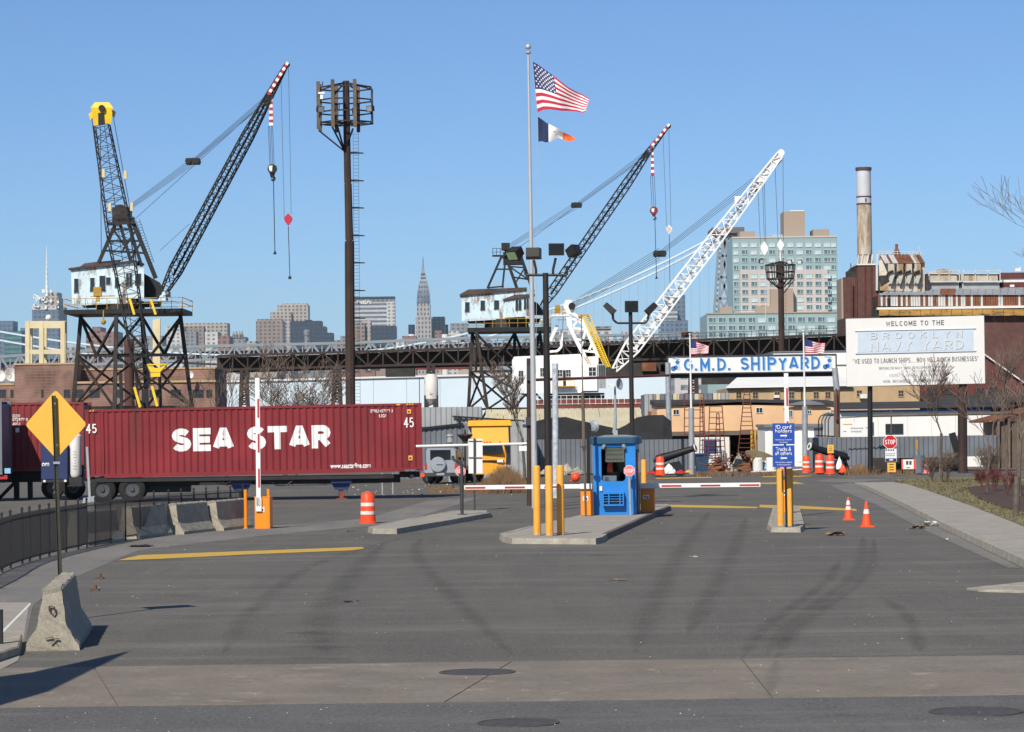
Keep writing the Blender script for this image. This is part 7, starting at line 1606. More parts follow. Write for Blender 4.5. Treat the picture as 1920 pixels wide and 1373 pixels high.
for px, py, w_, h_ in ((975, 572, 12, 21), (990, 570, 10, 20)): window(t, (X(px, D - 4.2), D - 4.21, Z(px, py, D - 4.2)), m(w_, D), m(h_, D), frame='craneblue', bars=(2, 1))
b = MB()
for dy in (-1.4, 1.4):
    for a_, c_, w_ in (((914, 541), (940, 482), .3), ((948, 482), (942, 540), .25), ((948, 480), (976, 560), .4), ((978, 485), (1000, 548), .4), ((940, 482), (980, 484), .4)): b.beam(P(*a_, D + dy), P(*c_, D + dy), w_)
    for a_, c_ in (((955, 500), (984, 502)), ((962, 520), (990, 524)), ((955, 500), (990, 524)), ((984, 502), (966, 532)), ((930, 505), (955, 505)), ((914, 540), (945, 537))): b.beam(P(*a_, D + dy), P(*c_, D + dy), .2)
b.build('a_frame', A['craneblack'], t)
b = MB(); b.box(P(962, 485, D), (2.6, 2.8, 1.6)); b.box(P(948, 463, D), (1.1, 2.4, .9)); b.beam(P(948, 468, D), P(958, 482, D), .5); b.beam(P(923, 480, D - 1.5), P(948, 480, D - 1.5), .1, .25)
for px in (924, 931, 938): b.beam(P(px, 480, D - 1.5), P(px, 466, D - 1.5), .07)
for y in (466, 473): b.beam(P(923, y, D - 1.5), P(942, y, D - 1.5), .06)
b.build('winch_head', A['craneblack'], t)
b = MB(); b.hull([P(985, 590, D - 2), P(1024, 592, D - 2), P(1024, 592, D + 2), P(985, 590, D + 2)], [P(985, 560, D - 2), P(1008, 568, D - 2), P(1008, 568, D + 2), P(985, 560, D + 2)]); b.build('boom_foot', A['craneblack'], t)
ba, bc = P(1012, 582, D), P(1216, 285, D)
b = MB(); lattice(b, ba, bc, [(0, .25, .9), (.12, m(9, D), .9), (.8, m(8.5, D), .8), (1, m(5, D), .5)], 23, .16, dth=.08); b.build('boom', A['craneblack'], t)
b = MB(); b.beam(ba.lerp(bc, .1), bc, .12, .25); b.build('boom_walkway', A['craneblack'], t)
b = MB(); lattice(b, bc, P(1252, 238, D), [(0, m(5, D), .4), (1, m(2, D), .3)], 7, .15); b.build('boom_tip', A['craneblack'], t)
stripes(t, P(1219, 278, D - .5), P(1255, 233, D - .5), (m(5.5, D), m(5, D)), 10, .3)
b = MB(); b.lathe(P(1212, 291, D), [(m(6, D), -.5), (m(6, D), .5)], 14, axis=(0, 1, 0)); b.lathe(P(1254, 237, D), [(m(4, D), -.4), (m(4, D), .4)], 12, axis=(0, 1, 0)); b.build('sheave', A['craneblack'], t)
b = MB(); ropes(b, P(955, 462, D), P(1081, 385, D), 4, m(4.5, D), .026, D); ropes(b, P(1081, 385, D), P(1212, 289, D), 4, m(4, D), .026, D); b.tube(P(965, 470, D), P(1210, 293, D), .03, None, 4); b.build('stay_rope', A['rope'], t)
b = MB(); p = P(1081, 385, D); b.box(p, (m(19, D), 1.3, m(9, D)))
for k in (-1, 1): b.lathe(p + Vector((k * m(6, D), 0, 0)), [(m(4.6, D), -.8), (m(4.6, D), .8)], 12, axis=(0, 1, 0))
b.build('stay_block', A['craneblack'], t)
stripes(t, P(1223, 280, D - .3), P(1223.5, 330, D - .3), (.3, .45), 9, .3)
b = MB()
for dx in (-3.5, 0, 3.5): b.tube(P(1223 + dx, 330, D), P(1226 + dx, 388, D), .03, None, 4)
b.tube(P(1243, 252, D), P(1250, 425, D), .022, None, 4); b.tube(P(1254, 240, D), P(1258, 425, D), .022, None, 4); b.build('hoist_rope', A['rope'], t)
hookblock(1226, 395, D, .85, 'maroon', 'white', t, 128, 5)
b = MB(); p = P(1254.5, 430, D); b.ext([p + Vector((x, -.12, z)) for x, z in ((0, .6), (.4, .15), (.38, -.15), (.08, -.6), (-.08, -.6), (-.38, -.15), (-.4, .15))], (0, .25, 0)); b.build('hook_block', A['wornwhite'], t); b = MB(); b.beam(p + Vector((-.25, -.14, .3)), p + Vector((.25, -.14, -.1)), .14, .02); b.beam(p + Vector((-.3, -.14, .0)), p + Vector((.1, -.14, -.4)), .14, .02); b.build('stripe', A['red'], t); b = MB(); b.tube(P(1255, 440, D), P(1256, 530, D), .035, None, 4); b.build('sling', A['craneblack'], t)

# ---- white crane
D = 350; c = PZ(1060, D, 0); t = thing('harbour_crane', 'white crane with a yellow ladder and white boom behind the booth', 'crane', c)
b = MB()
b.hull([P(962, 738, D - 2.6), P(1122, 736, D - 2.6), P(1122, 736, D + 2.6), P(962, 738, D + 2.6)], [P(960, 676, D - 2.6), P(1122, 668, D - 2.6), P(1122, 668, D + 2.6), P(960, 676, D + 2.6)]); b.hull([P(960, 675.9, D - 2.6), P(1090, 669.5, D - 2.6), P(1090, 669.5, D + 2.6), P(960, 675.9, D + 2.6)], [P(964, 669, D - 1.8), P(1088, 664, D - 1.8), P(1088, 664, D + 1.8), P(964, 669, D + 1.8)]); b.build('house', A['cranewhite'], t)
b = MB(); b.ab((X(1092, D - 4.4), D - 4.4, Z(1110, 733, D - 4.4)), (X(1121, D - 4.4), D - 2.61, Z(1110, 684, D - 4.4))); b.build('driver_cab', A['cranewhite'], t)
b = MB(); b.ab((X(1122.3, D - 4.3), D - 4.3, Z(1110, 728, D - 4.3)), (X(1137, D - 4.3), D - 2.6, Z(1110, 683, D - 4.3))); b.build('cab_side', A['corrpale'], t)
for px, py, w_, h_, dd in ((978, 707, 9, 24, 2.6), (1018, 698, 8, 16, 2.6), (1051, 700, 10, 13, 2.6), (1067, 700, 9, 13, 2.6), (1112, 697, 14, 17, 4.4)): window(t, (X(px, D - dd), D - dd - .01, Z(px, py, D - dd)), m(w_, D), m(h_, D), frame='cranewhite', bars=(2, 2))
window(t, (X(1130, D - 4.3), D - 4.31, Z(1130, 696, D - 4.3)), m(12, D), m(22, D), frame='corrpale', bars=(3, 1))
b = MB(); b.ab((X(1057, D - 2.7), D - 2.68, Z(1060, 724, D)), (X(1062, D - 2.7), D - 2.61, Z(1060, 695, D))); b.build('door', A['black'], t)
b = MB(); b.ab((X(1040, D - 3.4), D - 3.4, Z(1060, 726, D)), (X(1078, D), D - 2.6, Z(1060, 724.5, D))); 
for px in (1041, 1050, 1069, 1077): b.beam(P(px, 725, D - 3.4), P(px, 714, D - 3.4), .05)
b.beam(P(1041, 714, D - 3.4), P(1077, 714, D - 3.4), .05); b.build('balcony', A['rustyellow'], t)
b = MB(); b.lathe(P(1080, 744, D), [(3.4, -.3), (3.4, .4)], 24); b.build('slew_ring', A['craneblack'], t)
b = MB(); b.ab((X(998, D), D - 3.4, Z(1080, 768, D)), (X(1212, D), D + 3.4, Z(1080, 750, D))); b.build('base_girder', A['rustred'], t)
b = MB(); xa, xb = X(998, D), X(1212, D); zz = Z(1080, 750, D)
for i in range(21): x = xa + (xb - xa) * i / 20; b.beam((x, D - 3.5, zz - .6), (x, D - 3.5, zz + .5), .06)
for z in (.1, .5, -.5): b.beam((xa, D - 3.5, zz + z), (xb, D - 3.5, zz + z), .05)
b.build('railing', A['wornwhite'], t)
b = MB()
for px in (1004, 1035, 1120, 1195): b.beam(PZ(px, D - 2.5, 0), P(px, 767, D - 2.5), .6); b.beam(PZ(px, D + 2.5, 0), P(px, 767, D + 2.5), .6)
b.build('leg', A['rustred'], t)
def wleg(pts, w_, dys=(-1.3, 1.3)):
    b = MB()
    for dy in dys:
        for p, q in zip(pts[:-1], pts[1:]): b.beam(P(*p, D + dy), P(*q, D + dy), w_, w_ * .7)
    return b
b = wleg([(1066, 592), (1068, 612), (1078, 634), (1098, 672)], .62); b.build('a_frame', A['cranewhite'], t)
b = wleg([(1074, 588), (1092, 600), (1104, 630), (1122, 672)], .5); b.build('a_frame', A['cranewhite'], t)
b = wleg([(1045, 610), (1031, 640)], .5, (0,)); b.build('a_frame', A['cranewhite'], t)
b = MB()
for dy in (-1.3, 1.3):
    for a_, c_ in (((1070, 598), (1092, 602)), ((1070, 615), (1100, 618)), ((1080, 636), (1106, 640)), ((1092, 658), (1118, 660)), ((1072, 615), (1084, 600)), ((1100, 618), (1086, 602)), ((1106, 640), (1092, 638)), ((1098, 618), (1090, 650)), ((1112, 640), (1104, 658))): b.beam(P(*a_, D + dy), P(*c_, D + dy), .28)
b.build('a_frame_brace', A['cranewhite'], t)
b = MB(); b.ext([P(1056, 575, D - 1), P(1060, 563, D - 1), P(1070, 562, D - 1), P(1078, 580, D - 1), P(1074, 590, D - 1), P(1062, 588, D - 1)], (0, 2, 0)); b.build('winch_head', A['cranewhite'], t); b = MB(); b.lathe(P(1072, 575, D), [(.42, -1.5), (.42, 1.5)], 14, axis=(0, 1, 0)); b.build('sheave', A['craneblack'], t)
b = MB(); b.box(P(1050, 592, D - .5), (m(36, D), 2.2, .22)); b.build('platform', A['cranewhite'], t)
b = MB()
for y in (580, 586): b.beam(P(1033, y, D - 1.6), P(1062, y, D - 1.6), .06)
for px in (1034, 1041, 1048, 1055): b.beam(P(px, 591, D - 1.6), P(px, 575 if px > 1040 else 580, D - 1.6), .08)
b.box(P(1046, 580, D - 1.5), (.6, .2, 1.0)); b.box(P(1094, 592, D - 1.4), (1.3, .8, .25)); b.build('railing', A['rustyellow'], t)
b = MB(); 
for off in (0, 7): ladder_px(b, (1096 + off, 594), (1138 + off * .5, 690), D - 1.8 + off * .1, 30, 7, .10)
b.build('ladder', A['craneyellow'], t)
b = MB(); ladder_px(b, (1097, 668), (1106, 684), D - 2.8, 6, 5, .06); b.build('ladder', A['rustyellow'], t)
b = MB()
b.path([P(1053, 618, D + 1), P(1053, 650, D + 1), P(1046, 658, D + 1), P(1030, 660, D + 1)], .16, 6); b.beam(P(1056, 590, D + .5), P(1054, 640, D + .5), .12); b.beam(P(1044, 600, D + .5), P(1066, 600, D + .5), .1); b.beam(P(1042, 620, D + .5), P(1066, 618, D + .5), .1); b.build('exhaust_pipe', A['cranewhite'], t)
ba, bc = P(1152, 694, D), P(1462, 290, D)
b = MB(); lattice(b, ba, bc, [(0, .3, 1.0), (.1, m(15, D), 1.1), (.6, m(13, D), 1.0), (.84, m(9, D), .6), (1, m(6, D), .4)], 28, .18, dth=.095); b.build('boom', A['cranewhite'], t)
b = MB(); b.beam(ba.lerp(bc, .1) + Vector((.3, 0, -.3)), bc, .2, .4)
b.build('boom_walkway', A['wornwhite'], t)
b = MB(); b.beam(P(1422, 343, D), P(1461, 292, D), m(9, D), .7); b.build('boom_tip', A['cranewhite'], t); b = MB(); b.lathe(P(1464, 287, D), [(m(6.5, D), -.4), (m(6.5, D), .4)], 16, axis=(0, 1, 0)); b.build('boom_tip', A['cranewhite'], t)
b = MB(); b.box(P(1425, 336, D), (m(16, D), .9, .7)); b.box(P(1383, 375, D - .2), (m(12, D), .8, .8)); b.build('fitting', A['cranewhite'], t)
b = MB(); b.beam(P(1416, 360, D + .3), P(1434, 334, D + .3), .5); b.beam(P(1445, 322, D + .3), P(1464, 300, D + .3), .3); b.build('sheave', A['craneblack'], t)
b = MB(); ropes(b, P(1074, 572, D), P(1237, 476, D), 6, m(4.5, D), .026, D); ropes(b, P(1237, 476, D), P(1412, 341, D), 4, m(5, D), .026, D); b.build('stay_rope', A['rope'], t)
b = MB(); p = P(1237, 476, D); b.box(p, (m(22, D), 1.3, m(11, D)))
for k in (-1, 1): b.lathe(p + Vector((k * m(7, D), 0, 0)), [(m(5.6, D), -.8), (m(5.6, D), .8)], 12, axis=(0, 1, 0))
b.build('stay_block', A['craneblack'], t)
b = MB()
for p0, p1 in (((1421, 355), (1426, 460)), ((1430, 345), (1433, 452)), ((1433, 340), (1436, 455)), ((1453, 308), (1459, 452)), ((1468, 292), (1469, 452))): b.tube(P(*p0, D), P(*p1, D), .026, None, 4)
b.build('hoist_rope', A['rope'], t)
for px, py in ((1433, 466), (1463, 460)):
    b = MB(); p = P(px, py, D); k = m(7 if px < 1450 else 6, D); b.ext([p + Vector((x * k, -.2, z * k)) for x, z in ((0, 1.9), (1, .3), (1, -.3), (.1, -1.9), (-.1, -1.9), (-1, -.3), (-1, .3))], (0, .4, 0)); b.build('hook_block', A['cranewhite'], t)
b = MB(); b.tube(P(1463, 471, D), P(1464, 500, D), .12, None, 6); b.tube(P(1434, 480, D), P(1436, 600, D), .03, None, 4); b.build('sling', A['wornwhite'], t)
# ================================================================== brown elevated craneway behind the cranes
D = 405; t = thing('elevated_craneway', 'dark brown elevated steel craneway truss crossing behind the cranes', 'craneway', PZ(1000, D, 0))
tp = [(408, 668), (660, 660), (880, 654), (1000, 650), (1330, 637), (1592, 627)]; bt_ = [(408, 694), (660, 687), (880, 682), (1000, 680), (1330, 671), (1592, 664)]
def li(a, x):
    for (x0, y0), (x1, y1) in zip(a[:-1], a[1:]):
        if x <= x1: return y0 + (y1 - y0) * (x - x0) / (x1 - x0)
    return a[-1][1]
n = 42; xs = [408 + (1592 - 408) * i / n for i in range(n + 1)]
for dep in (0, 8):
    b = MB()
    for i in range(n):
        T0, T1, B0, B1 = P(xs[i], li(tp, xs[i]), D + dep), P(xs[i + 1], li(tp, xs[i + 1]), D + dep), P(xs[i], li(bt_, xs[i]), D + dep), P(xs[i + 1], li(bt_, xs[i + 1]), D + dep)
        b.beam(T0, T1, .4, .35); b.beam(B0, B1, .4, .3); b.beam(T0, B0, .18)
        if i % 2: b.beam(T0, B1, .2)
        else: b.beam(B0, T1, .2)
    b.build('truss', A['browntruss'], t)
b = MB()
for i in range(n):
    x0, x1 = xs[i], xs[i + 1]
    for f in (.03,): b.hull([P(x0, li(tp, x0) + 2, D + .4), P(x1, li(tp, x1) + 2, D + .4), P(x1, li(tp, x1) + 2, D + 7.6), P(x0, li(tp, x0) + 2, D + 7.6)], [P(x0, li(tp, x0) - 1, D + .4), P(x1, li(tp, x1) - 1, D + .4), P(x1, li(tp, x1) - 1, D + 7.6), P(x0, li(tp, x0) - 1, D + 7.6)])
    b.hull([P(x0, li(bt_, x0) + 6, D + 7.5), P(x1, li(bt_, x1) + 6, D + 7.5), P(x1, li(bt_, x1) + 6, D + 7.8), P(x0, li(bt_, x0) + 6, D + 7.8)], [P(x0, li(tp, x0) + 3, D + 7.5), P(x1, li(tp, x1) + 3, D + 7.5), P(x1, li(tp, x1) + 3, D + 7.8), P(x0, li(tp, x0) + 3, D + 7.8)])
b.build('deck', A['browntruss'], t)
b = MB()
for i in range(15, n):
    for q in (0, .5):
        x = xs[i] + (xs[1] - xs[0]) * q; b.beam(P(x, li(tp, x) - 2, D + .2), P(x, li(tp, x) - 14, D + .2), .07)
    b.beam(P(xs[i], li(tp, xs[i]) - 13, D + .2), P(xs[i + 1], li(tp, xs[i + 1]) - 13, D + .2), .06); b.beam(P(xs[i], li(tp, xs[i]) - 7, D + .2), P(xs[i + 1], li(tp, xs[i + 1]) - 7, D + .2), .05)
b.build('railing', A['browntruss'], t)
for px in (458, 632, 808, 1300, 1480, 1585):
    b = MB(); y = li(bt_, px)
    for dx, dd in ((-8, 0), (8, 0), (-8, 7), (8, 7)): b.beam(PZ(px + dx * 1.3, D + dd, 0), P(px + dx * .55, y, D + dd), .5)
    for k in range(6):
        y0, y1 = y + k * 11, y + (k + 1) * 11; b.beam(P(px - 6, y0, D), P(px + 6, y1, D), .2); b.beam(P(px + 6, y0, D), P(px - 6, y1, D), .2); b.beam(P(px - 8, y1, D), P(px + 8, y1, D), .2)
    b.build('support_tower', A['browntruss'], t)
b = MB(); b.box(P(1287, 628, D + 2), (m(18, D), 2, m(10, D))); b.build('rusty_box', A['rusttin'], t)
t = thing('rust_hulk', 'dark rusty mass with red steel under the craneway, left of the gate sign', 'industrial hulk', PZ(1160, 420, 0)); D = 422
for i, (x0, x1, y0, y1, mt_) in enumerate([(1085, 1265, 674, 705, 'roofdark'), (1205, 1232, 680, 696, 'rusttin'), (1240, 1262, 683, 697, 'rustred'), (724, 778, 684, 706, 'roofdark'), (735, 772, 688, 700, 'rustred'), (780, 880, 682, 692, 'rustred'), (1320, 1400, 690, 720, 'roofdark')]): block(t, 'hull_block', mt_, x0, x1, y0, y1, D - (i % 2) * 1.2, 4)

# ================================================================== suspension bridge
D = 1500; t = thing('suspension_bridge', 'grey steel suspension bridge with lattice tower and long truss', 'bridge', PZ(1355, D, 0))
top = [(-200, 672), (0, 669), (200, 655), (400, 649), (660, 643), (880, 634), (1100, 630), (1335, 626), (1700, 620)]; bot = [(-200, 702), (0, 698), (200, 682), (400, 674), (660, 668), (880, 658), (1100, 655), (1335, 650), (1700, 644)]
n = 104; xs = [-200 + 1900 * i / n for i in range(n + 1)]
for dep in (0, 30):
    b = MB()
    for i in range(n):
        T0, T1, B0, B1 = P(xs[i], li(top, xs[i]), D + dep), P(xs[i + 1], li(top, xs[i + 1]), D + dep), P(xs[i], li(bot, xs[i]), D + dep), P(xs[i + 1], li(bot, xs[i + 1]), D + dep)
        b.beam(T0, T1, 1.4); b.beam(B0, B1, 1.3); b.beam(T0, B0, .6)
        b.beam(T0, B1, 1.1) if i % 2 else b.beam(B0, T1, 1.1)
    b.build('stiffening_truss', A['bridge'], t)
b = MB()
for i in range(n):
    x0, x1 = xs[i], xs[i + 1]; q0, q1 = li(bot, x0) * .4 + li(top, x0) * .6, li(bot, x1) * .4 + li(top, x1) * .6
    b.hull([P(x0, li(bot, x0), D + 3), P(x1, li(bot, x1), D + 3), P(x1, li(bot, x1), D + 28), P(x0, li(bot, x0), D + 28)], [P(x0, q0, D + 3), P(x1, q1, D + 3), P(x1, q1, D + 28), P(x0, q0, D + 28)])
b.build('deck', A['bridgered'], t)
# tower, tapering four-post lattice
for dep in (0, 30):
    b = MB(); lv = [(655, 1336, 1377), (600, 1338, 1376), (560, 1340.5, 1375), (520, 1343, 1373.5), (480, 1345.5, 1372), (445, 1348, 1370)]
    ft = [PZ(1333, D + dep, 0), PZ(1380, D + dep, 0)]
    for k in range(len(lv) - 1):
        (y0, a0, c0_), (y1, a1, c1_) = lv[k], lv[k + 1]
        for e0, e1, iw in ((a0, a1, 1), (c0_, c1_, -1)):
            w0 = 9 * iw; 
            for q in (0, w0): b.beam(P(e0 + q, y0, D + dep), P(e1 + q * .85, y1, D + dep), 1.0)
            for s in range(4):
                f0, f1 = s / 4, (s + 1) / 4; ya, yb = y0 + (y1 - y0) * f0, y0 + (y1 - y0) * f1; xa_, xb_ = e0 + (e1 - e0) * f0, e0 + (e1 - e0) * f1; b.beam(P(xa_, ya, D + dep), P(xb_ + w0 * .85, yb, D + dep), .5); b.beam(P(xa_ + w0, ya, D + dep), P(xb_, yb, D + dep), .5)
        b.beam(P(a0 + 9, y0, D + dep), P(c1_ - 9, y1, D + dep), 1.2); b.beam(P(c0_ - 9, y0, D + dep), P(a1 + 9, y1, D + dep), 1.2); b.beam(P(a1, y1, D + dep), P(c1_, y1, D + dep), 1.2)
    for f, px in zip(ft, (1336, 1377)): b.beam(f, P(px, 655, D + dep), 3)
    b.build('tower_frame', A['bridge'], t)
b = MB(); b.box(P(1361, 436, D + 15), (m(60, D), 36, m(11, D))); b.box(P(1348, 442, D + 15), (m(16, D), 34, m(6, D))); b.box(P(1372, 442, D + 15), (m(16, D), 34, m(6, D))); b.build('tower_cap', M('tower_cap', (.14, .12, .12), .8), t)
for dep, sh in ((0, 0), (30, 3)):
    b = MB(); cab = []
    for i in range(61):
        x = 1345 - (1345 + 640) * i / 60; f = ((x - 520) / (1345 - 520)) ** 2 if x > 520 else ((x - 520) / (-640 - 520)) ** 2; yb_ = 668; y = yb_ + (440 - yb_) * f; cab.append((x, y + sh * 3 * (1 - f) + sh * 3))
    for p, q in zip(cab[:-1], cab[1:]): b.tube(P(p[0], p[1], D + dep), P(q[0], q[1], D + dep), .55, None, 5)
    b.tube(P(1345, 440, D + dep), P(1345, 440, D + dep) + Vector((60, 0, -6)), .6, None, 4); b.build('main_cable', A['palewall'], t)
    b = MB()
    for x, y in [c_ for c_ in cab]:
        for q in (0, 16):
            xx = x - q; f = ((xx - 520) / (1345 - 520)) ** 2 if xx > 520 else ((xx - 520) / (-640 - 520)) ** 2; yy = 668 + (440 - 668) * f + sh * 3 * (1 - f) + sh * 3
            if yy < li(top, xx) - 4 and -150 < xx < 1330: b.beam(P(xx, yy, D + dep), P(xx, li(top, xx), D + dep), .12)
    b.build('suspender', A['bridge'], t)

# ================================================================== glass apartment block at right
D = 1100; t = thing('apartment_block', 'tall pale apartment block with teal glazing right of the bridge tower', 'apartment building', PZ(1450, D, 0))
block(t, 'wall', 'condoteal', 1378, 1575, 445, 600, D + 8, 30, 0); block(t, 'wall', 'condobeige', 1392, 1556, 506, 590, D + 7, 1.0); block(t, 'low_wing', 'condoteal', 1328, 1577, 587, 660, D, 40, 0)
block(t, 'penthouse', 'condotan', 1474, 1515, 397, 445, D + 14, 12); block(t, 'penthouse', 'condotan', 1530, 1560, 430, 446, D + 14, 12); block(t, 'penthouse', 'condotan', 1392, 1421, 434, 446, D + 14, 12)
block(t, 'roof_box', 'condotan', 1352, 1376, 575, 588, D + 4, 4); block(t, 'roof_box', 'condotan', 1420, 1453, 574, 588, D + 4, 3); block(t, 'roof_box', 'condotan', 1448, 1491, 542, 588, D + 3.5, 3); block(t, 'roof_box', 'condotan', 1478, 1491, 541, 588, D + 3, 1)
block(t, 'parapet', 'condobeige', 1377, 1576, 443, 446, D + 7.8, 1); block(t, 'parapet', 'condotan', 1327, 1578, 585.5, 588, D - .3, 1)
b = MB()
for px in (1392, 1400, 1410, 1450, 1455, 1461, 1466, 1476, 1480, 1500, 1506): b.tube(P(px, 446, D + 16), P(px, 446 - (6 if px < 1470 else 52 if False else 8), D + 16), .3, None, 5)
b.build('roof_rail', A['condopale'], t)
b = MB(); b.box(P(1493, 396.5, D + 18), (m(26, D), 6, m(2, D))); b.build('roof_rail', A['wornwhite'], t)
WM = {}
def flatwin(t, px, py, wpx, hpx, D, mat, name='window'):
    key = (wpx, hpx, mat, D)
    if key not in WM:
        b = MB(); w_, h_ = m(wpx, D), m(hpx, D); b.box((0, -.04, 0), (w_, .08, h_), k=0)
        for x in (-.5, 0.12, .5): b.box((x * w_, -.12, 0), (.18, .16, h_ + .18), k=1)
        for z in (-.5, .5): b.box((0, -.125, z * h_), (w_, .15, .18), k=1)
        o = b.build('window', [A[mat], A['condopale']]); WM[key] = o.data; bpy.data.objects.remove(o)
    share(name, WM[key], t, (X(px, D), D - .02, Z(px, py, D)))
rr = random.Random(9)
rows = [459, 473, 487.5, 502, 518, 532.5, 547.5, 562, 576.5]; cols = [1384] + [1400.5 + 17.2 * i for i in range(10)] + [1567.5]
for r_, y in enumerate(rows):
    for k, x in enumerate(cols):
        if y > 540 and 1444 < x < 1490: continue
        inb = 1392 < x < 1556 and y > 506; mt_ = rr.choice(['condoglass', 'condoglass', 'condopale', 'condopale', 'condoglass']) if r_ else 'condopale'
        flatwin(t, x, y - (x - 1475) * .004, 11.5 if k not in (0, 11) else 9.5, 8.5, D + (7 if inb else 8), mt_)
for y in (600, 615, 628):
    for i in range(13): flatwin(t, 1338 + i * 18.6, y - (i - 6) * .12, 13.5, 9.5, D, rr.choice(['condoglass', 'condopale', 'condoglass']))
# ================================================================== power plant at right
D = 420; t = thing('power_house', 'rusty old power house with brick towers and corrugated upper hall', 'power house', PZ(1750, D, 0))
block(t, 'brick_tower', 'brickdark', 1612, 1652, 497, 680, D, 9, 0); block(t, 'brick_tower', 'brickdark', 1586, 1611.7, 520, 680, D + 1, 8, 0); block(t, 'tower_cap', 'wornwhite', 1611, 1649, 494.5, 497.2, D - .2, 9.4)
block(t, 'side_wall', 'condotan', 1581, 1586, 522, 680, D + 2, 6, 0)
b = MB(); 
for px in (1596, 1604, 1622, 1634): b.tube(P(px, 622, D - .1), P(px, 500 if px > 1612 else 523, D - .1), .1, None, 5)
b.build('downpipe', A['brickred'], t)
block(t, 'roof_gear', 'roofdark', 1594, 1612, 508, 521, D + 2, 3); b = MB(); b.tube(P(1596, 508, D + 3), P(1595, 494, D + 3), .06); b.box(P(1602, 507, D + 3), (m(20, D), 2, .3)); b.build('antenna', A['black'], t)
# boiler house, pitched rusty sheets
b = MB(); b.hull([P(1650, 545, D - 4), P(1734, 547, D - 4), P(1734, 547, D + 5), P(1650, 545, D + 5)], [P(1648, 478, D + 1), P(1734, 495, D - 4), P(1734, 490, D + 5), P(1648, 476, D + 5)]); b.build('boiler_wall', A['stackrust'], t)
x0_, n = 1650, 15
for i in range(n):
    xa, xb = 1650 + (1725 - 1650) * i / n, 1650 + (1725 - 1650) * (i + 1) / n - .5; sa, sb = 1659 + (1735 - 1659) * i / n, 1659 + (1735 - 1659) * (i + 1) / n - .5
    b = MB(); b.hull([P(sa, 494, D - 4.6), P(sb, 494, D - 4.6), P(xb, 478, D + .5), P(xa, 478, D + .5)], [P(sa, 493, D - 4.6), P(sb, 493, D - 4.6), P(xb, 477, D + .5), P(xa, 477, D + .5)]); b.build('roof_sheet', A[rr.choice(['rusttin', 'stackrust', 'paletin', 'rusttin'])], t)
for k in range(4):
    x = 1671 + k * 16.5; b = MB(); b.hull([P(x - 6, 495, D - 5), P(x + 6, 495, D - 5), P(x + 6, 495, D - 4.1), P(x - 6, 495, D - 4.1)], [P(x - 6, 517, D - 5), P(x + 6, 517, D - 5), P(x + 6, 517, D - 4.1), P(x - 6, 517, D - 4.1)]); b.build('hopper', A['stackrust'], t)
    b = MB(); b.hull([P(x - 6, 517.2, D - 5), P(x + 6, 517.2, D - 5), P(x + 6, 517.2, D - 4.1), P(x - 6, 517.2, D - 4.1)], [P(x - 2, 532, D - 4.8), P(x + 2, 532, D - 4.8), P(x + 2, 532, D - 4.3), P(x - 2, 532, D - 4.3)]); b.build('hopper', A['paletin'], t)
    b = MB(); b.path([P(x - 9, 519, D - 5.3), P(x - 5, 511, D - 5.3), P(x + 4, 508, D - 5.3)], .16, 5); b.beam(P(x, 540, D - 5), P(x + 6, 520, D - 5), .12); b.build('duct', A['roofdark'], t)
block(t, 'dark_machinery', 'roofdark', 1655, 1745, 516, 548, D - 3.6, 2.6)  # dark machinery behind the hoppers, one plain box
b = MB(); b.tube(P(1681, 478, D + 3), P(1681, 466, D + 3), m(9, D), m(3, D), 10); b.tube(P(1681, 466, D + 3), P(1681, 458, D + 3), m(2.5, D), m(3, D), 8); b.build('roof_vent', A['rusttin'], t)
b = MB()
for px in range(1648, 1732, 7): b.beam(P(px, 480, D - .2), P(px, 470, D - .2), .06)
b.beam(P(1646, 471, D - .2), P(1730, 473, D - .2), .08); b.beam(P(1646, 475, D - .2), P(1730, 477, D - .2), .06); b.tube(P(1724, 476, D), P(1724, 461, D), .08); b.beam(P(1644, 476, D - .3), P(1644, 545, D - .3), .3); b.build('railing', A['paletin'], t)
for x0, x1 in ((1742, 1802), (1806, 1878)):
    block(t, 'roof_tank', 'corrpale', x0 + 2, x1, 530, 548, D - 2, 6); block(t, 'roof_tank', 'stackrust', x0, x1 - 3, 513, 528.5, D - 2.2, 6); b = MB()
    for i in range(4): x = x0 + (x1 - 3 - x0) * i / 3; b.beam(P(x, 529, D - 2.4), P(x, 508 - (3 if x0 > 1800 else 0), D - 2.4), .12)
    b.beam(P(x0, 513, D - 2.4), P(x1 - 3, 513, D - 2.4), .12); b.beam(P(x0, 509, D - 2.4), P(x1 - 3, 507, D - 2.4), .07); b.beam(P(x0, 528.6, D - 2.4), P(x1, 528, D - 2.4), .2); b.build('railing', A['paletin'], t)
b = MB(); b.hull([P(1738, 513, D), P(1795, 511, D), P(1795, 511, D + 3), P(1738, 513, D + 3)], [P(1762, 505, D), P(1770, 504, D), P(1770, 504, D + 3), P(1762, 505, D + 3)]); b.build('tank_roof', A['stackrust'], t)
block(t, 'brick_block', 'brickred', 1879, 1960, 511, 522, D - 1, 8); block(t, 'brick_block', 'wornwhite', 1880, 1960, 522.1, 529, D - .8, 8); block(t, 'brick_block', 'brickred', 1884, 1960, 529.1, 548, D - .8, 8); block(t, 'vent_box', 'white', 1898, 1906, 534, 538, D - 1.2, .3)
b = MB(); b.ext([P(1903, 509, D), P(1905, 502, D), P(1909, 505, D), P(1913, 500, D), P(1914, 509, D)], (0, .6, 0)); b.build('torn_sheet', A['white'], t)
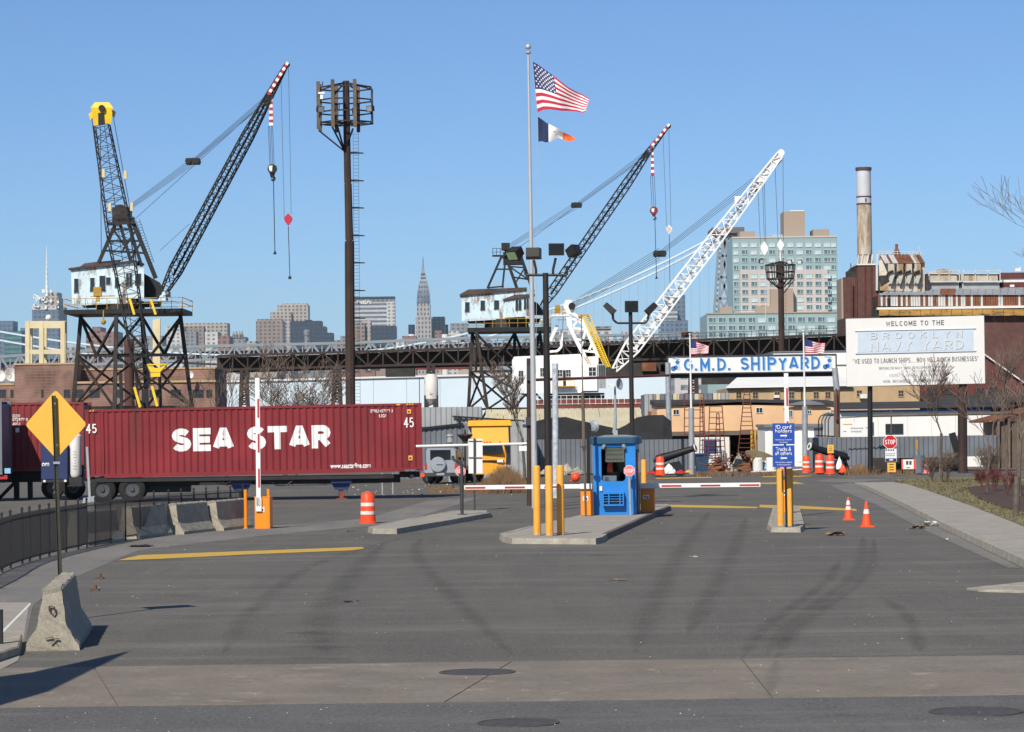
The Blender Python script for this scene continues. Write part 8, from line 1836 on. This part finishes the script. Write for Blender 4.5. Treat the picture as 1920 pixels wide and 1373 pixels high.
# long monitor roof and sheet wall: separate sheets
n = 66; rr = random.Random(31)
for i in range(n):
    xa, xb = 1650 + 310 * i / n, 1650 + 310 * (i + 1) / n - .8; xm = (xa + xb) / 2
    rusty = rr.random() < (.22 if xm < 1720 else .35 if xm < 1800 else .55 if xm < 1850 else .75)
    b = MB(); b.ab((X(xa, D - 6), D - 6, Z(xm, 574, D - 6)), (X(xb, D - 6), D - 5.8 + rr.uniform(-.05, .05), Z(xm, 552, D - 6))); b.build('wall_sheet', A['rusttin' if rusty else 'paletin'], t)
for i in range(22):
    xa, xb = 1650 + 310 * i / 22, 1650 + 310 * (i + 1) / 22 - .6; q0, q1 = max(xa, 1650), xb
    b = MB(); b.hull([P(q0, 553, D - 6.3), P(q1, 553, D - 6.3), P(q1 + 2, 540, D - 1), P(max(q0 + 2, 1674), 540, D - 1)], [P(q0, 552, D - 6.3), P(q1, 552, D - 6.3), P(q1 + 2, 539, D - 1), P(max(q0 + 2, 1674), 539, D - 1)]); b.build('roof_sheet', A['rusttin' if 8 <= i <= 9 else 'greytin'], t)
b = MB(); b.ab((X(1649, D - 5.7), D - 5.7, Z(1700, 577, D)), (X(1960, D - 5.7), D + 6, Z(1800, 556, D))); b.build('hall_core', A['roofdark'], t)
block(t, 'ledge', 'wornwhite', 1648, 1960, 574.5, 579, D - 6.6, 2); 
for i in range(16):
    xa, xb = 1648 + 312 * i / 16, 1648 + 312 * (i + 1) / 16 - .7; b = MB(); b.hull([P(xa, 592, D - 10), P(xb, 592, D - 10), P(xb, 579.5, D - 6), P(xa, 579.5, D - 6)], [P(xa, 591, D - 10), P(xb, 591, D - 10), P(xb, 578.6, D - 6), P(xa, 578.6, D - 6)]); b.build('roof_sheet', A['lichen'], t)
block(t, 'hall_base', 'roofdark', 1646, 1960, 576, 600, D - 5.5, 8); block(t, 'lower_wall', 'brickdark', 1590, 1960, 593, 660, D - 9, 12, 0)
block(t, 'door', 'black', 1667, 1673, 559, 573, D - 6.1, .1)
D = 425; c = PZ(1635, D, 0); t = thing('smokestack', 'tall steel smokestack, grey above and rusty below, behind the brick tower', 'smokestack', Vector((c.x, D + 5, 0))); r = m(13.8, D); cx = c.x; yy = D + 5
def stk(name, y0, y1, mt_, k=1.0): b = MB(); b.lathe((cx + (1634.5 - 1635) * D / F, yy, 0), [(r * k, Z(1635, y1, D)), (r * k * .985, Z(1635, y0, D))], 28); return b.build(name, A[mt_], t, smooth='auto')
stk('upper_shell', 314, 363, 'stackwhite'); stk('middle_shell', 365, 376.5, 'stackwhite', 1.01); stk('lower_shell', 379, 474, 'stackrust', 1.03)
for y in (363, 377): stk('band', y, y + 2.2, 'craneroof', 1.06)
stk('rim', 308.5, 314, 'craneroof', 1.12); stk('base_shell', 474, 500, 'stackrust', .9)
b = MB()
for i in range(8): a = i * math.pi / 4; b.beam((cx + r * 1.1 * math.cos(a), yy + r * 1.1 * math.sin(a), Z(1635, 497, D)), (cx + r * math.cos(a + .4), yy + r * math.sin(a + .4), Z(1635, 474, D)), .18)
b.build('base_frame', A['paletin'], t); b = MB(); b.box((cx + .1, yy - r * 1.05, Z(1635, 371, D)), (.2, .08, .5)); b.build('hatch', A['craneroof'], t)

# ================================================================== far skyline
SK = {}
def grid(nm, wall, win, sx, sz, fx, fz, **k):
    if nm not in SK: SK[nm] = Mgrid(nm, wall, win, sx, sz, fx, fz, **k)
    return SK[nm]
stone = grid('pale_stone_tower', (.36, .31, .27), (.10, .095, .10), 8.4, 7.5, .5, .55); brown = grid('brown_stone_tower', (.24, .18, .15), (.07, .065, .07), 8.8, 7.5, .5, .5); dark = grid('dark_glass_tower', (.014, .022, .042), (.025, .038, .062), 9, 8, .75, .5); bandg = grid('banded_tower', (.42, .42, .42), (.10, .12, .15), 500, 8.5, 1.1, .5); teal = grid('teal_tower', (.05, .16, .18), (.03, .07, .08), 500, 9, 1.1, .45); blueg = grid('blue_grey_tower', (.10, .14, .20), (.05, .08, .13), 9, 9, .6, .5); chrys = grid('pale_ornate_tower', (.34, .32, .31), (.08, .08, .09), 7, 9, .42, .6); brickf = grid('far_brick', (.22, .12, .10), (.08, .06, .06), 8, 7, .5, .5); whitef = grid('far_pale_block', (.48, .46, .44), (.16, .17, .19), 9, 7, .5, .5); greyf = grid('far_grey_block', (.20, .20, .21), (.08, .09, .11), 9, 7, .5, .5)
SD = 5800
def sk(label, parts, cat='skyscraper', name='skyscraper', D=SD):
    px = parts[0][1]; t = thing(name, label, cat, PZ(px, D, 0))
    for i, p in enumerate(parts):
        nm, x0, x1, y0, mt_ = p[:5]; y1 = p[5] if len(p) > 5 else None; dep = p[6] if len(p) > 6 else 60; off = p[7] if len(p) > 7 else 0
        b = MB(); b.ab((X(x0, D), D + off, 0 if y1 is None else Z((x0 + x1) / 2, y1, D)), (X(x1, D), D + off + dep, Z((x0 + x1) / 2, y0, D))); b.build(nm, mt_ if not isinstance(mt_, str) else A[mt_], t)
    return t
# tower with mast (far left)
t = sk('far tower under construction with a tall pale mast, above the concrete frame', [('tower', 62, 112, 581, blueg), ('crown', 62, 108, 573, whitef, 582), ('crown', 76, 112, 558, stone, 573), ('crown', 88, 110, 548, stone, 558), ('side', 112, 119, 575, dark)])
b = MB(); b.tube(P(88, 556, SD), P(87.5, 500, SD), 3.2, 1.6, 6); b.tube(P(87.5, 500, SD), P(87, 461, SD), 1.5, .5, 5); 
for i in range(9): b.box(P(88, 548 - i * 9, SD), (6.5 - i * .5, 6, 1.2))
b.build('mast', A['whitewall'], t); rr = random.Random(12); b = MB()
for i in range(22): b.box(P(rr.uniform(64, 110), rr.uniform(545, 578), SD - 2), (rr.uniform(2, 7), 4, rr.uniform(2, 7)))
b.build('scaffold', A['whitewall'], t)
sk('teal glass tower at far left beside the concrete frame', [('tower', 10, 42, 621, teal)]); sk('dark blue tower cut by the left picture edge', [('tower', -20, 26, 602, blueg), ('tower', 20, 50, 632, dark)], D=6000)
sk('dark low tower seen through the concrete frame', [('tower', 40, 76, 615, blueg), ('tower', 88, 116, 612, dark)], D=6100); sk('brown block behind the left crane legs', [('block', 163, 222, 622, brickf), ('block', 175, 190, 613, brickf, 623)], D=4200, cat='building', name='far_building')
sk('tan slab tower right of the left crane', [('slab', 345, 428, 606, stone), ('slab', 345, 385, 612, brown, None, 50, -8)]); sk('small pale tower behind the right legs of the left crane', [('tower', 312, 345, 612, whitef), ('tower', 350, 372, 622, greyf, None, 40, -20)], D=5600)
t = sk('low grey building with a cluster of pinnacles left of the light tower', [('base', 425, 462, 632, greyf)], D=5200)
for i, px in enumerate((440, 445.5, 451, 456)): b = MB(); b.lathe(PZ(px, 5200, 0), [(2.4, Z(px, 634, 5200)), (2.2, Z(px, 627, 5200)), (.3, Z(px, 620, 5200))], 6); b.build('pinnacle', A['rustred'] if False else brown, t)
sk('brown stone tower, left one of the stepped cluster', [('tower', 482, 533, 602, brown), ('crown', 484, 530, 598, brown, 602, 50, 6)]); sk('pale stepped stone tower tallest in the left cluster', [('tower', 523, 580, 572, stone), ('tower', 510, 549, 585, stone, None, 50, -10), ('crown', 530, 578, 569, stone, 573, 50, 4)], D=6300)
t = sk('dark blue glass tower with a stepped right side', [('tower', 546, 604, 602, dark), ('step', 604, 612, 612, dark), ('step', 612, 625, 624, dark), ('roof_box', 575, 586, 600, dark, 603)], D=5400)
c = PZ(578, 5000, 0); t = thing('water_tank', 'small dark rooftop water tank before the blue glass tower', 'water tank', c); b = MB(); b.lathe(c, [(5, 0), (5, Z(578, 630, 5000)), (6, Z(578, 629, 5000)), (6, Z(578, 619, 5000)), (4, Z(578, 618, 5000))], 12); b.build('tank', greyf, t)
# banded slab with lettering
D = 5850; t = sk('wide banded office slab with MetLife lettering right of the light tower', [('slab', 655, 736, 567, bandg, None, 40), ('side', 728, 743, 566, whitef, None, 30, -4), ('crown', 655, 742, 557.5, greyf, 567, 40, 0), ('crown_edge', 655, 743, 556.5, dark, 559, 42, -3)], D=D)
text('lettering', 'MetLife', A['letter'], t, (P(683, 566, D).x, D - .5, P(683, 566.5, D).z), m(27, D), m(8.5, D), th=.4, bold=.02)
sk('tan stepped building before the banded slab', [('tower', 664, 686, 606, brown), ('tower', 680, 697, 600, stone, None, 40, 10)], D=5300); sk('dark glass box below the banded slab', [('tower', 697, 744, 611, dark)], D=5200)
# spire skyscraper
D = 5900; t = sk('slender art deco skyscraper with a tapering crown and needle spire', [('base', 782, 811, 595, chrys), ('shaft', 784, 809, 570, chrys, 596, 46, 2)], D=D)
cx = X(796.2, D); zz = lambda y: Z(796, y, D); pr = [(12.6, 570), (12.4, 560), (11.6, 550), (10.4, 541), (8.8, 532), (7, 524), (5.2, 517), (3.6, 510), (2.3, 503), (1.2, 495), (.5, 480)]
for (r0, y0), (r1, y1) in zip(pr[:-1], pr[1:]):
    b = MB(); R0, R1 = m(r0, D), m(r1, D); cy = D + 26
    b.hull([(cx - R0, cy - R0, zz(y0)), (cx + R0, cy - R0, zz(y0)), (cx + R0, cy + R0, zz(y0)), (cx - R0, cy + R0, zz(y0))], [(cx - R1, cy - R1, zz(y1)), (cx + R1, cy - R1, zz(y1)), (cx + R1, cy + R1, zz(y1)), (cx - R1, cy + R1, zz(y1))]); cr = b.build('crown_tier' if y0 > 500 else 'spire', SK.get('steel') or SK.setdefault('steel', M('crown_steel', (.19, .21, .24), .35, .5, var=.25, scale=.06)), t)
    if y0 > 512:
        b = MB(); k = 4
        for i in range(k):
            x = cx + R1 * 1.5 * (i / (k - 1) - .5); b.ext([(x - 1.6, cy - R0 - .4, zz(y0 - 2)), (x + 1.6, cy - R0 - .4, zz(y0 - 2)), (x, cy - (R0 + R1) / 2 - .4, zz(y0 - 7))], (0, 1, 0))
        b.build('triangular_window', dark, cr)
sk('grey tower right of the spire skyscraper', [('tower', 812, 836, 594, greyf)], D=6000); sk('brown low block right of the spire skyscraper', [('block', 817, 835, 620, brickf)], D=4900, cat='building', name='far_building')
for px, lb in ((774, 'dark-topped pale smokestack left of the spire skyscraper'), (836.5, 'dark-topped pale smokestack right of the spire skyscraper')):
    c = PZ(px, 4600, 0); t = thing('smokestack', lb, 'smokestack', c, 'pair of far smokestacks'); b = MB(); b.lathe(c, [(5.5, 0), (5.2, Z(px, 627, 4600))], 14); b.build('lower_shell', A['wornwhite'], t); b = MB(); b.lathe(c, [(5.2, Z(px, 627, 4600)), (5.2, Z(px, 609, 4600))], 14); b.build('upper_shell', dark, t)
sk('grey blocks left of the middle crane house', [('block', 846, 878, 606, greyf), ('block', 838, 866, 622, whitef, None, 40, -30)], D=5500); sk('pale low building behind the white crane, long one', [('block', 1036, 1150, 618, whitef), ('block', 1120, 1148, 612, greyf, 620)], D=3200, cat='building', name='far_building')
sk('blue glass tower seen through the white crane boom', [('tower', 1252, 1288, 553, blueg), ('tower', 1238, 1272, 582, bandg, None, 40, -20), ('step', 1240, 1291, 602, blueg, None, 50, -30)], D=5700)
sk('tiny pale church-like building right of the white crane', [('block', 1170, 1180, 620, whitef)], D=5000, cat='building', name='far_building')
# low far blocks filling the skyline foot, each its own building
rr = random.Random(77); x = 120; mats = [(stone, 'pale stone'), (brown, 'brown stone'), (greyf, 'grey'), (whitef, 'whitish'), (brickf, 'brick')]
spots = [(128, 150, 650), (225, 262, 640), (262, 306, 630), (386, 410, 622), (410, 432, 630), (462, 482, 640), (626, 652, 638), (640, 664, 630), (744, 760, 636), (756, 782, 630), (812, 830, 636), (880, 905, 640), (905, 940, 645), (1180, 1205, 628), (1205, 1240, 632), (1291, 1330, 622)]
names_ = ['left of the left crane legs', 'between the left crane legs, left one', 'between the left crane legs, middle', 'right of the tan slab tower, upper', 'right of the tan slab tower, lower', 'left of the brown stepped tower', 'just left of the light tower', 'right behind the light tower pole', 'between the banded slab and the spire, left', 'at the foot of the spire skyscraper, left', 'at the foot of the spire skyscraper, right', 'behind the middle crane deck, left', 'behind the middle crane deck, right', 'behind the foot of the white boom', 'right of the white boom foot', 'left of the bridge tower base']
for i, (x0, x1, y) in enumerate(spots):
    mt_, nm = mats[i % 5]; sk(f'low {nm} far building {names_[i]}', [('block', x0, x1, y, mt_)], D=4300 + (i % 4) * 250, cat='building', name='far_building')
rr = random.Random(5); spots2 = [(405, 455, 694), (470, 520, 698), (560, 632, 692), (640, 705, 695), (706, 760, 690), (1266, 1330, 676), (860, 900, 690), (-40, 40, 696), (120, 180, 690)]
for i, (x0, x1, y) in enumerate(spots2):
    mt_, nm = mats[(i * 2 + 3) % 5]; sk(f'{nm} waterfront shed glimpsed under the craneway and bridge, number {i + 1} from left to right'.replace(', number', ', no.') if False else f'{nm} waterfront building glimpsed under the bridge {["left of the shrub tree", "behind the shrub tree", "right of the shrub tree", "behind the light tower foot", "right of the light tower foot", "right of the hulk", "by the middle crane leg", "behind the left dish", "behind the cream frame"][i]}', [('block', x0, x1, y, mt_)], D=1900, cat='building', name='far_building')

# ================================================================== bare trees and shrubs
def tree(label, base, h, spread, seed, r0=.12, lean=0, name='bare_tree', bare=.35, nlev=5, mat='twig', fan=.5, group=None, stems=1, kids=(2, 3), rmin=.0085):
    rr = random.Random(seed); t = thing(name, label, 'tree' if 'tree' in name else 'shrub', base, group); tb, cb = MB(), MB(); base = Vector(base)
    def grow(p, d, L, r, lev):
        seg = 3; b = tb if lev == 0 else cb
        for i in range(seg):
            q = p + d * (L / seg); r2 = max(r * (.86 if lev else .9), rmin); b.tube(p, q, r, r2, 6 if lev == 0 else (4 if lev < 3 else 3)); p, r = q, r2
            d = (d + Vector((rr.uniform(-1, 1), rr.uniform(-1, 1), rr.uniform(-.25, .5))) * .13).normalized()
            if lev < nlev and (lev > 0 or i >= seg * bare):
                for _ in range(rr.choice(kids) if i == seg - 1 else (1 if lev else 2)):
                    a = rr.uniform(0, 6.283); nd = (d * (1 - fan * .55) + Vector((math.cos(a), math.sin(a), rr.uniform(.0, .5))) * fan * spread).normalized(); grow(p, nd, L * rr.uniform(.5, .78), max(rmin, r * rr.uniform(.45, .62)), lev + 1)
    for s in range(stems):
        d0 = Vector((lean + (rr.uniform(-.45, .45) if stems > 1 else 0), rr.uniform(-.1, .1) if stems == 1 else rr.uniform(-.4, .4), 1)).normalized(); grow(base, d0, h * .42, r0, 0)
    tb.build('trunk', A['bark'] if mat != 'redtwig' else A[mat], t); cb.build('crown', A[mat], t); return t
tree('bare young tree on the lawn in front of the billboard', PZ(1765, 132, .18), 5.2, .75, 3, .09, -.02, kids=(2,))
tree('bare small tree at the right, next to the red twigged shrubs', PZ(1851, 112, .18), 4.2, .8, 8, .06, .02, nlev=4, kids=(2,))
tree('bare thin tree by the brown roofed cabin, right of the red shrubs', PZ(1887, 118, .18), 4.6, .8, 12, .06, .03, nlev=4, kids=(2,)); tree('bare tree cut by the right picture edge over the planting bed', PZ(1912, 105, .18), 5.0, .85, 17, .08, -.02, nlev=4, kids=(2,))
tree('tall bare tree whose twigs reach in at the upper right edge', PZ(2125, 118, 0), 12.5, .95, 23, .26, -.05, bare=.6)
tree('bare spreading tree rising behind the SEA STAR container', PZ(545, 150, 0), 6.9, 1.15, 31, .10, 0, nlev=5, stems=3, bare=.25, kids=(1, 2, 2), rmin=.010); tree('thin bare tree behind the container, left of the spreading one', PZ(424, 150, 0), 6.5, .7, 37, .07, .0, nlev=4); tree('slim bare tree behind the container, right of the left crane', PZ(385, 152, 0), 4.8, .9, 38, .06, .02, nlev=4)
tree('bare tangled tree between flagpole and corrugated shed', PZ(984, 140, 0), 5.6, .6, 41, .08, .0, nlev=5); tree('dark bare tree with ivied trunk right of the billboard', PZ(1884, 190, 0), 7.2, .7, 43, .3, .0, nlev=4, bare=.6)
tree('wooden stake beside the lawn tree trunk', PZ(1758, 130, .18), .1, .1, 1, .03) if False else None
c = PZ(1762.5, 131, .18); t = thing('tree_stake', 'pale wooden stake tied left of the lawn tree trunk', 'stake', c); b = MB(); b.tube(c, P(1762, 822, 131), .045, .04, 7); b.build('stake', A['twig'], t)
c = PZ(1905, 84, .18); t = thing('tree_stake', 'thick grey wooden stake at the right edge of the planting bed', 'stake', c); b = MB(); b.tube(c, P(1907, 893, 84), .09, .085, 8); b.build('stake', A['bark'], t)
for px, D_, s, lb in ((1845, 108, 51, 'red twigged dogwood shrub left in the planting bed'), (1888, 106, 52, 'red twigged dogwood shrub right in the planting bed'), (1866, 112, 53, 'red twigged dogwood shrub between the other two')):
    tree(lb, PZ(px, D_, .2), 1.0, .9, s, .014, 0, 'dogwood_shrub', .1, 3, 'redtwig', .45, 'red dogwood shrubs', stems=6, rmin=.004)
for px, D_, s, h, lb in ((1775, 131, 61, 1.5, 'bare brown shrub at the foot of the lawn tree'), (1845, 128, 62, 1.9, 'dark bare shrub behind the red dogwoods'), (1748, 134, 63, 1.2, 'low brown shrub left of the lawn tree trunk')):
    tree(lb, PZ(px, D_, .18), h, .9, s, .025, 0, 'bare_shrub', .1, 3, 'twig', .6, 'bare brown shrubs', stems=6, rmin=.006)
# dry weeds
b = MB(); rr = random.Random(15)
for _ in range(5200):
    g = rr.random(); px = rr.gauss(945, 26) if g < .8 else rr.uniform(800, 1010); D_ = rr.uniform(127, 141); x = X(px, D_); h = max(.12, (1.15 - abs(px - 945) / 60) * rr.uniform(.5, 1.15)) if g < .8 else rr.uniform(.08, .28); dx, dy = rr.uniform(-.35, .35) * h, rr.uniform(-.3, .3) * h; w_ = rr.uniform(.008, .02)
    b.face([(x - w_, D_, 0), (x + w_, D_, 0), (x + dx, D_ + dy, h)])
o = b.build('dry_weeds', A['dry']); o['kind'] = 'stuff'
b = MB()
for _ in range(2600):
    px = rr.choice((rr.uniform(1575, 1660), rr.uniform(1660, 1740), rr.uniform(1300, 1500))); D_ = rr.uniform(161, 170); x = X(px, D_); h = rr.uniform(.1, .55) if 1575 < px < 1640 else rr.uniform(.08, .25); w_ = rr.uniform(.01, .022); b.face([(x - w_, D_, .0), (x + w_, D_, .0), (x + rr.uniform(-.3, .3) * h, D_ + rr.uniform(-.2, .2), h)])
o = b.build('fence_weeds', A['dry']); o['kind'] = 'stuff'
b = MB()
for _ in range(110):
    px = rr.uniform(640, 1010); D_ = rr.uniform(124, 150); x = X(px, D_); s = rr.uniform(.02, .07); b.ball((x, D_, s * .3), s, 6, rr.choice((0, 1, 1, 2, 2)), .6)
o = b.build('verge_debris', [A['litter'], A['boulder'], A['leaf']]); o['kind'] = 'stuff'
c = G(-2, 1226); t = thing('edge_post', 'low dark post cut by the left picture edge beside the concrete barrier', 'post', c); b = MB(); b.tube(c, c + Vector((0, 0, .58)), .06, .06, 10); b.build('post', A['darkgrey'], t); b = MB(); b.tube(c, c + Vector((0, 0, .03)), .1, .1, 10); b.build('foot', A['darkgrey'], t)
# unseen sheet added beyond the left edge, outlined to shadow the apron
sh = Vector((-.38268 * .7547, -.92388 * .7547, .65606)) * (5.2 / .65606)
t = thing('shadow_caster', 'unseen tapering awning on a mast beyond the left edge, throwing the foreground shadow', 'occluder', (-9, 28, 0)); b = MB(); q = [G(*p) + sh for p in [(243, 1221.5), (60, 1262), (-60, 1278), (-190, 1310), (-190, 1372), (-20, 1330), (90, 1298)]]; b.ext(q, (0, 0, .03)); b.build('cloth', A['darkgrey'], t)
b = MB(); b.tube((q[4].x - .1, q[4].y, 0), (q[4].x - .1, q[4].y, 5.5), .07); b.build('mast', A['galv'], t)

# ================================================================== air
b = MB(); b.ab((-5050, -350, -1), (5050, 9050, 360)); hz_ = b.build('haze', A['white']); hz_['kind'] = 'stuff'
hm = bpy.data.materials.new('haze_air'); hm.use_nodes = True; t_ = hm.node_tree; t_.nodes.clear(); om = t_.nodes.new('ShaderNodeOutputMaterial'); pv = t_.nodes.new('ShaderNodeVolumePrincipled')
pv.inputs['Color'].default_value = (.70, .95, 1, 1); pv.inputs['Density'].default_value = .00003; pv.inputs['Anisotropy'].default_value = .1
t_.links.new(pv.outputs[0], om.inputs['Volume']); hz_.data.materials.clear(); hz_.data.materials.append(hm)
try: hm.volume_intersection_method = 'FAST'
except Exception: pass
bpy.context.view_layer.update()
